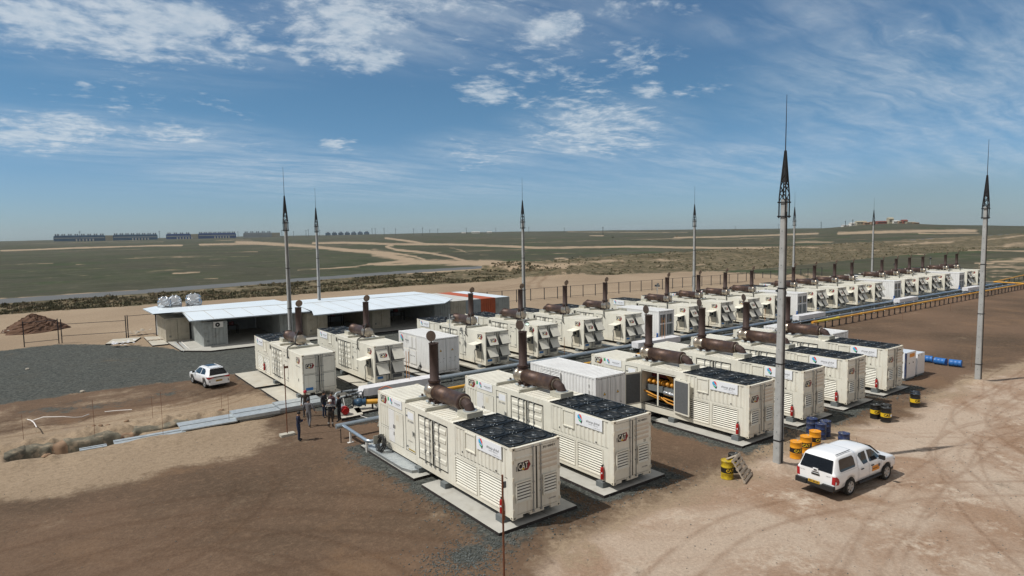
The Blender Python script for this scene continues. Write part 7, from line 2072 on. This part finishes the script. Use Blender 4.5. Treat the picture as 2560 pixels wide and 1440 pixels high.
    mb.sphere((hd.x, hd.y+.102, hd.z-.005), .016, 'skin', 6); mb.sphere((hd.x-.034, hd.y+.085, hd.z+.018), .010, 'shoe', 6); mb.sphere((hd.x+.034, hd.y+.085, hd.z+.018), .010, 'shoe', 6); mb.box(hd.x-.024, hd.x+.024, hd.y+.085, hd.y+.094, hd.z-.045, hd.z-.038, 'cat_red')
    mb.sphere((hd.x-.088, hd.y, hd.z), .018, 'skin', 6); mb.sphere((hd.x+.088, hd.y, hd.z), .018, 'skin', 6)
    # weld the body into one surface
    o = mb.build('person')
    bm = bmesh.new(); bm.from_mesh(o.data); bmesh.ops.remove_doubles(bm, verts=bm.verts, dist=.0004); bm.to_mesh(o.data); bm.free()
    o.location = (x, y, hz(x, y)+.0); o.rotation_euler = (0, 0, face); o.scale = (h/1.76,)*3
    tag(o, label, 'person', 'men standing by the pipes')
    cr_ = Vector(J['crown'])
    if hat:
        q = MB(); q.M = Matrix.Translation((cr_.x, cr_.y-.005, cr_.z-.065)); n = 14
        q.lathe([(.125, 0), (.118, .012), (.116, .05), (.095, .10), (.05, .13), (.01, .138)], hat, n); q.add([(-.07, .10, .008), (.07, .10, .008), (.05, .165, .0), (-.05, .165, .0)], [(0, 1, 2, 3), (3, 2, 1, 0)], hat); q.build('helmet', o)
    else:
        q = MB(); q.M = Matrix.Translation((cr_.x, cr_.y-.02, cr_.z-.045)); q.lathe([(.098, -.06), (.104, -.01), (.098, .04), (.065, .082), (.01, .095)], hair, 12); q.build('hair', o)
    if extras: extras(o)
    return o
toR = math.atan2(RT.y, RT.x)          # heading of the picture's right on the ground
def hd_(deg): return toR+R_(deg)-PI/2  # 0 = facing picture right, 90 = facing away
def phone(o):
    q = MB(); q.M = Matrix.Translation((.02, .40, 1.27)) @ Matrix.Rotation(R_(-35), 4, 'X'); q.box(-.036, .036, -.005, .005, -.07, .07, 'car_black'); q.build('phone', o)
person(11.55, 36.55, hd_(8), dict(lel=(-.24, .06, 1.14), lwr=(-.07, .30, 1.20), rel=(.24, .06, 1.14), rwr=(.07, .30, 1.20), head=(0, .06, 1.60), crown=(0, .07, 1.70), lto=(-.13, .17, .035)), dict(top='navy', bottom='jeans', hem='shirt_white'), 'man in a navy sweater and jeans looking at his phone beside a stake', extras=phone)
person(12.95, 38.9, hd_(80), dict(lkn=(-.12, .16, .52), lan=(-.13, .20, .10), lto=(-.14, .36, .04), rkn=(.12, -.02, .50), ran=(.13, -.22, .12), rto=(.14, -.08, .035), rel=(.33, -.02, 1.17), rwr=(.42, .04, .95), lel=(-.30, -.03, 1.18), lwr=(-.30, .12, 1.0)), dict(top='cl_grey', bottom='cl_grey'), 'man in a grey work suit walking away with his arm swung out', hair='cl_dark', h=1.80)
person(13.55, 41.2, hd_(-80), {}, dict(top='cl_brown', bottom='cl_dark'), 'man in a red helmet half hidden behind the man in grey', hat='helmet_red')
person(14.45, 40.3, hd_(-20), dict(lel=(-.24, .04, 1.14), lwr=(-.10, .22, 1.10)), dict(top='cl_dark', bottom='jeans'), 'man in a dark jacket and jeans left of the white helmet')
person(13.95, 37.85, hd_(95), dict(lel=(-.30, .0, 1.16), rel=(.30, .0, 1.16), lwr=(-.16, .20, 1.05), rwr=(.16, .20, 1.05)), dict(top='cl_black', bottom='cl_brown', yoke='cl_grey', band=True), 'man in a white helmet and dark suit with reflective bands, seen from behind', hat='helmet_white')
person(14.85, 38.7, hd_(170), dict(lel=(-.22, .03, 1.14), lwr=(-.10, .16, .98)), dict(top='cl_black', bottom='cl_black'), 'man dressed all in black standing rightmost of the group')
person(14.75, 39.7, hd_(-110), {}, dict(top='cl_maroon', bottom='cl_dark'), 'man in a dull maroon jacket behind the white helmet')

# ------------------------------------------------------------------ the far plain
def far_hall(px0, px1, d, h, label, m='far_blue', depth=28, stacks=8, end=None, feet=True, grp='long blue engine halls on the horizon'):
    def at(px):
        v = FW+RT*((px-1280)/CAM_F); l = math.hypot(v.x, v.y); return (v.x/l*d, v.y/l*d)
    (x0, y0), (x1, y1) = at(px0), at(px1)
    L_ = math.hypot(x1-x0, y1-y0); a = math.atan2(y1-y0, x1-x0)
    z = hz((x0+x1)/2, (y0+y1)/2)
    r = empty('engine_hall', (x0, y0, z), a, label, 'industrial hall', grp)
    e = 0
    b = MB(); b.box(0, L_-e, 0, depth, -6, h, m); b.build('hall_wall', r)
    s = MB(); s.box(2, L_-e-2, -.4, 0, h*.52, h*.72, 'cont_cool'); s.build('window_strip', r)
    if feet:
        for i in range(6): q = MB(); q.box(L_*.42+i*9, L_*.42+i*9+4, -7, -3, -2, h*.42, 'cont_top'); q.build('cooler', r)
    t = MB(); t.box(L_*.02, L_-e-2, depth*.3, depth*.7, h, h+2.2, m); t.build('roof_monitor', r)
    for i in range(stacks):
        for k in (0, 1):
            xx = (i+.5)*(L_-e)/stacks+(k-.5)*6
            q = MB(); q.M = Matrix.Translation((xx, depth*.5, h)); q.lathe([(1.8, 0), (1.8, 7)], 'far_dark', 8); q.build('chimney', r)
    if end: q = MB(); q.box(L_+.1, L_+(28 if end is True else end), 0, depth, -6, h+1, 'far_cream'); q.build('annex', r)
D0 = 2500
far_hall(143, 272, D0, 16.5, 'leftmost dark blue engine hall on the horizon', 'far_blue2', end=True)
far_hall(291, 402, D0, 16.5, 'second dark blue engine hall from the left on the horizon', 'far_blue2')
far_hall(423, 485, D0, 16, 'short bright blue engine hall on the horizon', 'far_blue', stacks=4, end=True)
far_hall(503, 597, D0, 16, 'long bright blue engine hall third from the left pair', 'far_blue')
far_hall(615, 686, D0, 15, 'grey blue hall with a cream annex just left of the left pole', 'cont_cool', stacks=5, end=True, feet=False)
for i in range(7):
    px = 819+i*16; far_hall(px, px+13, 3000, 9, ('first', 'second', 'third', 'fourth', 'fifth', 'sixth', 'seventh')[i]+' small teal plant block from the left on the horizon', 'far_blue2', depth=14, stacks=1, feet=False, grp='small teal plant blocks on the horizon')
def far_at(px, d):
    v = FW+RT*((px-1280)/CAM_F); l = math.hypot(v.x, v.y); x, y = v.x/l*d, v.y/l*d
    return x, y, hz(x, y)
um = MB(); um.tube([(0, 0, -1), (0, 0, 26)], .55, 'far_dark', 5); um.box(-3, 3, -.4, .4, 22.5, 23.3, 'far_dark'); um0 = um.build('utility_pole')
for i, (px, d, sc) in enumerate(((157, 2600, .9), (209, 2300, 1.2), (407, 2400, 1.1), (602, 2500, .9), (711, 2200, .95), (740, 2300, .8), (771, 2200, .9), (777, 2200, 1.0), (798, 2300, .9), (805, 2300, .9), (935, 2300, 1.0), (943, 2300, 1.0), (965, 2200, 1.0), (993, 2200, .95), (1038, 2200, .9), (1060, 2100, 1.0), (1078, 2200, .7), (1098, 2200, .8), (1169, 2200, .85), (1242, 2300, .75), (1324, 2200, .8), (1412, 2200, .7), (1508, 1500, .75), (1836, 2500, .6), (1944, 2400, .8), (2049, 1700, .6), (2127, 1480, .5), (2109, 1480, .45))):
    x, y, z = far_at(px, d)
    place(um0, (x, y, z), 'distant utility pole, %s from the left along the horizon' % (['first', 'second']+ordn+['twentieth', 'twenty first', 'twenty second', 'twenty third', 'twenty fourth', 'twenty fifth', 'twenty sixth', 'twenty seventh', 'twenty eighth'])[i], 'utility pole', 'utility poles along the horizon', i == 0)
    o = um0 if i == 0 else COL.objects[-1]
    o.scale = (1, 1, sc)
def far_house(px, d, w, h, m, label, roofm=None, grp='pale buildings on the low hill'):
    x, y, z = far_at(px, d)
    r = empty('far_building', (x, y, z), YAW*-1, label, 'building', grp)
    b = MB(); b.box(-w/2, w/2, 0, 10, -4, h, m); b.build('wall', r)
    q = MB(); q.add([(-w/2-.5, -.5, h), (w/2+.5, -.5, h), (w/2+.5, 5, h+h*.3), (-w/2-.5, 5, h+h*.3), (w/2+.5, 10.5, h), (-w/2-.5, 10.5, h)], [(0, 1, 2, 3), (3, 2, 4, 5), (1, 4, 2), (0, 3, 5)], roofm or m); q.build('roof', r)
    for k in range(3): q = MB(); q.box(-w*.35+k*w*.3, -w*.35+k*w*.3+1.5, -.15, 0, h*.4, h*.7, 'far_dark'); q.build('window', r)
for px, w, h, m, l in ((2112, 13, 2.5, 'far_white', 'small white building at the left foot of the hilltop cluster'), (2137, 22, 4.5, 'far_white', 'long white building on the hill'), (2150, 20, 6.5, 'far_cream', 'tall cream building on the hill'), (2166, 16, 4, 'far_brown', 'brown shed right of the white hill buildings'), (2182, 14, 4, 'far_brown', 'brown shed behind the farthest pole'), (2202, 22, 4.5, 'far_red', 'dark red long building on the hill'),
                    (2223, 9, 9.5, 'far_cream', 'tall cream tower on the hill'), (2236, 12, 4.5, 'far_white', 'white building in the middle of the hill cluster'), (2248, 10, 4, 'far_brown', 'brown shed before the last red roof'), (2258, 9, 6.0, 'far_red', 'small red roofed building near the right end of the hill'), (2272, 18, 2.8, 'far_cream', 'low cream wall at the right end of the hill cluster'), (2285, 12, 2.2, 'far_brown', 'last low brown shed on the hill')):
    far_house(px, 1490, w, h, m, l)
for px, w, h, l in ((1162, 14, 4, 'tiny white building left of the middle of the horizon'), (1192, 30, 5, 'long white building on the middle horizon'), (1226, 18, 4.5, 'white building right on the middle horizon')):
    far_house(px, 2400, w, h, 'far_white', l, grp='white buildings on the middle horizon')
vv = far_at(1532, 1100)
for px, d, l in ((1532, 1050, 'single dark bush on the far plain'), (1691, 1050, 'second dark bush on the far plain near the middle pole')):
    x, y, z = far_at(px, d); r = empty('far_bush', (x, y, z), 0, l, 'bush', 'dark bushes on the plain')
    q = MB(); q.tube([(0, 0, -.5), (0, 0, 1.2)], .2, 'far_dark', 5); q.build('stem', r)
    q = MB()
    for k in range(60):
        a = random.uniform(0, 2*PI); e = random.uniform(-.4, 1.3); R0 = random.uniform(.8, 2.1); c = (R0*math.cos(a)*math.cos(e)*1.2, R0*math.sin(a)*math.cos(e), 1.4+R0*math.sin(e)*.7); s = .5
        q.add([(c[0]-s, c[1], c[2]), (c[0]+s, c[1]+random.uniform(-s, s), c[2]), (c[0], c[1], c[2]+s)], [(0, 1, 2)], 'bush')
    q.build('crown', r)

# ------------------------------------------------------------------ air
hm = bpy.data.materials.new('haze'); hm.use_nodes = True
_t = hm.node_tree; _t.nodes.clear()
_o = _t.nodes.new('ShaderNodeOutputMaterial'); _v = _t.nodes.new('ShaderNodeVolumePrincipled')
_v.inputs['Color'].default_value = (0.80, 0.88, 0.96, 1); _v.inputs['Density'].default_value = 0.00005; _v.inputs['Anisotropy'].default_value = 0.2
_t.links.new(_v.outputs[0], _o.inputs['Volume'])
MAT['haze'] = hm
q = MB(); q.box(-5200, 5200, -5200, 5200, -45, 75, 'haze'); hz_ = q.build('haze'); tag(hz_, 'thin pale air over the whole plain', 'haze', kind='stuff')
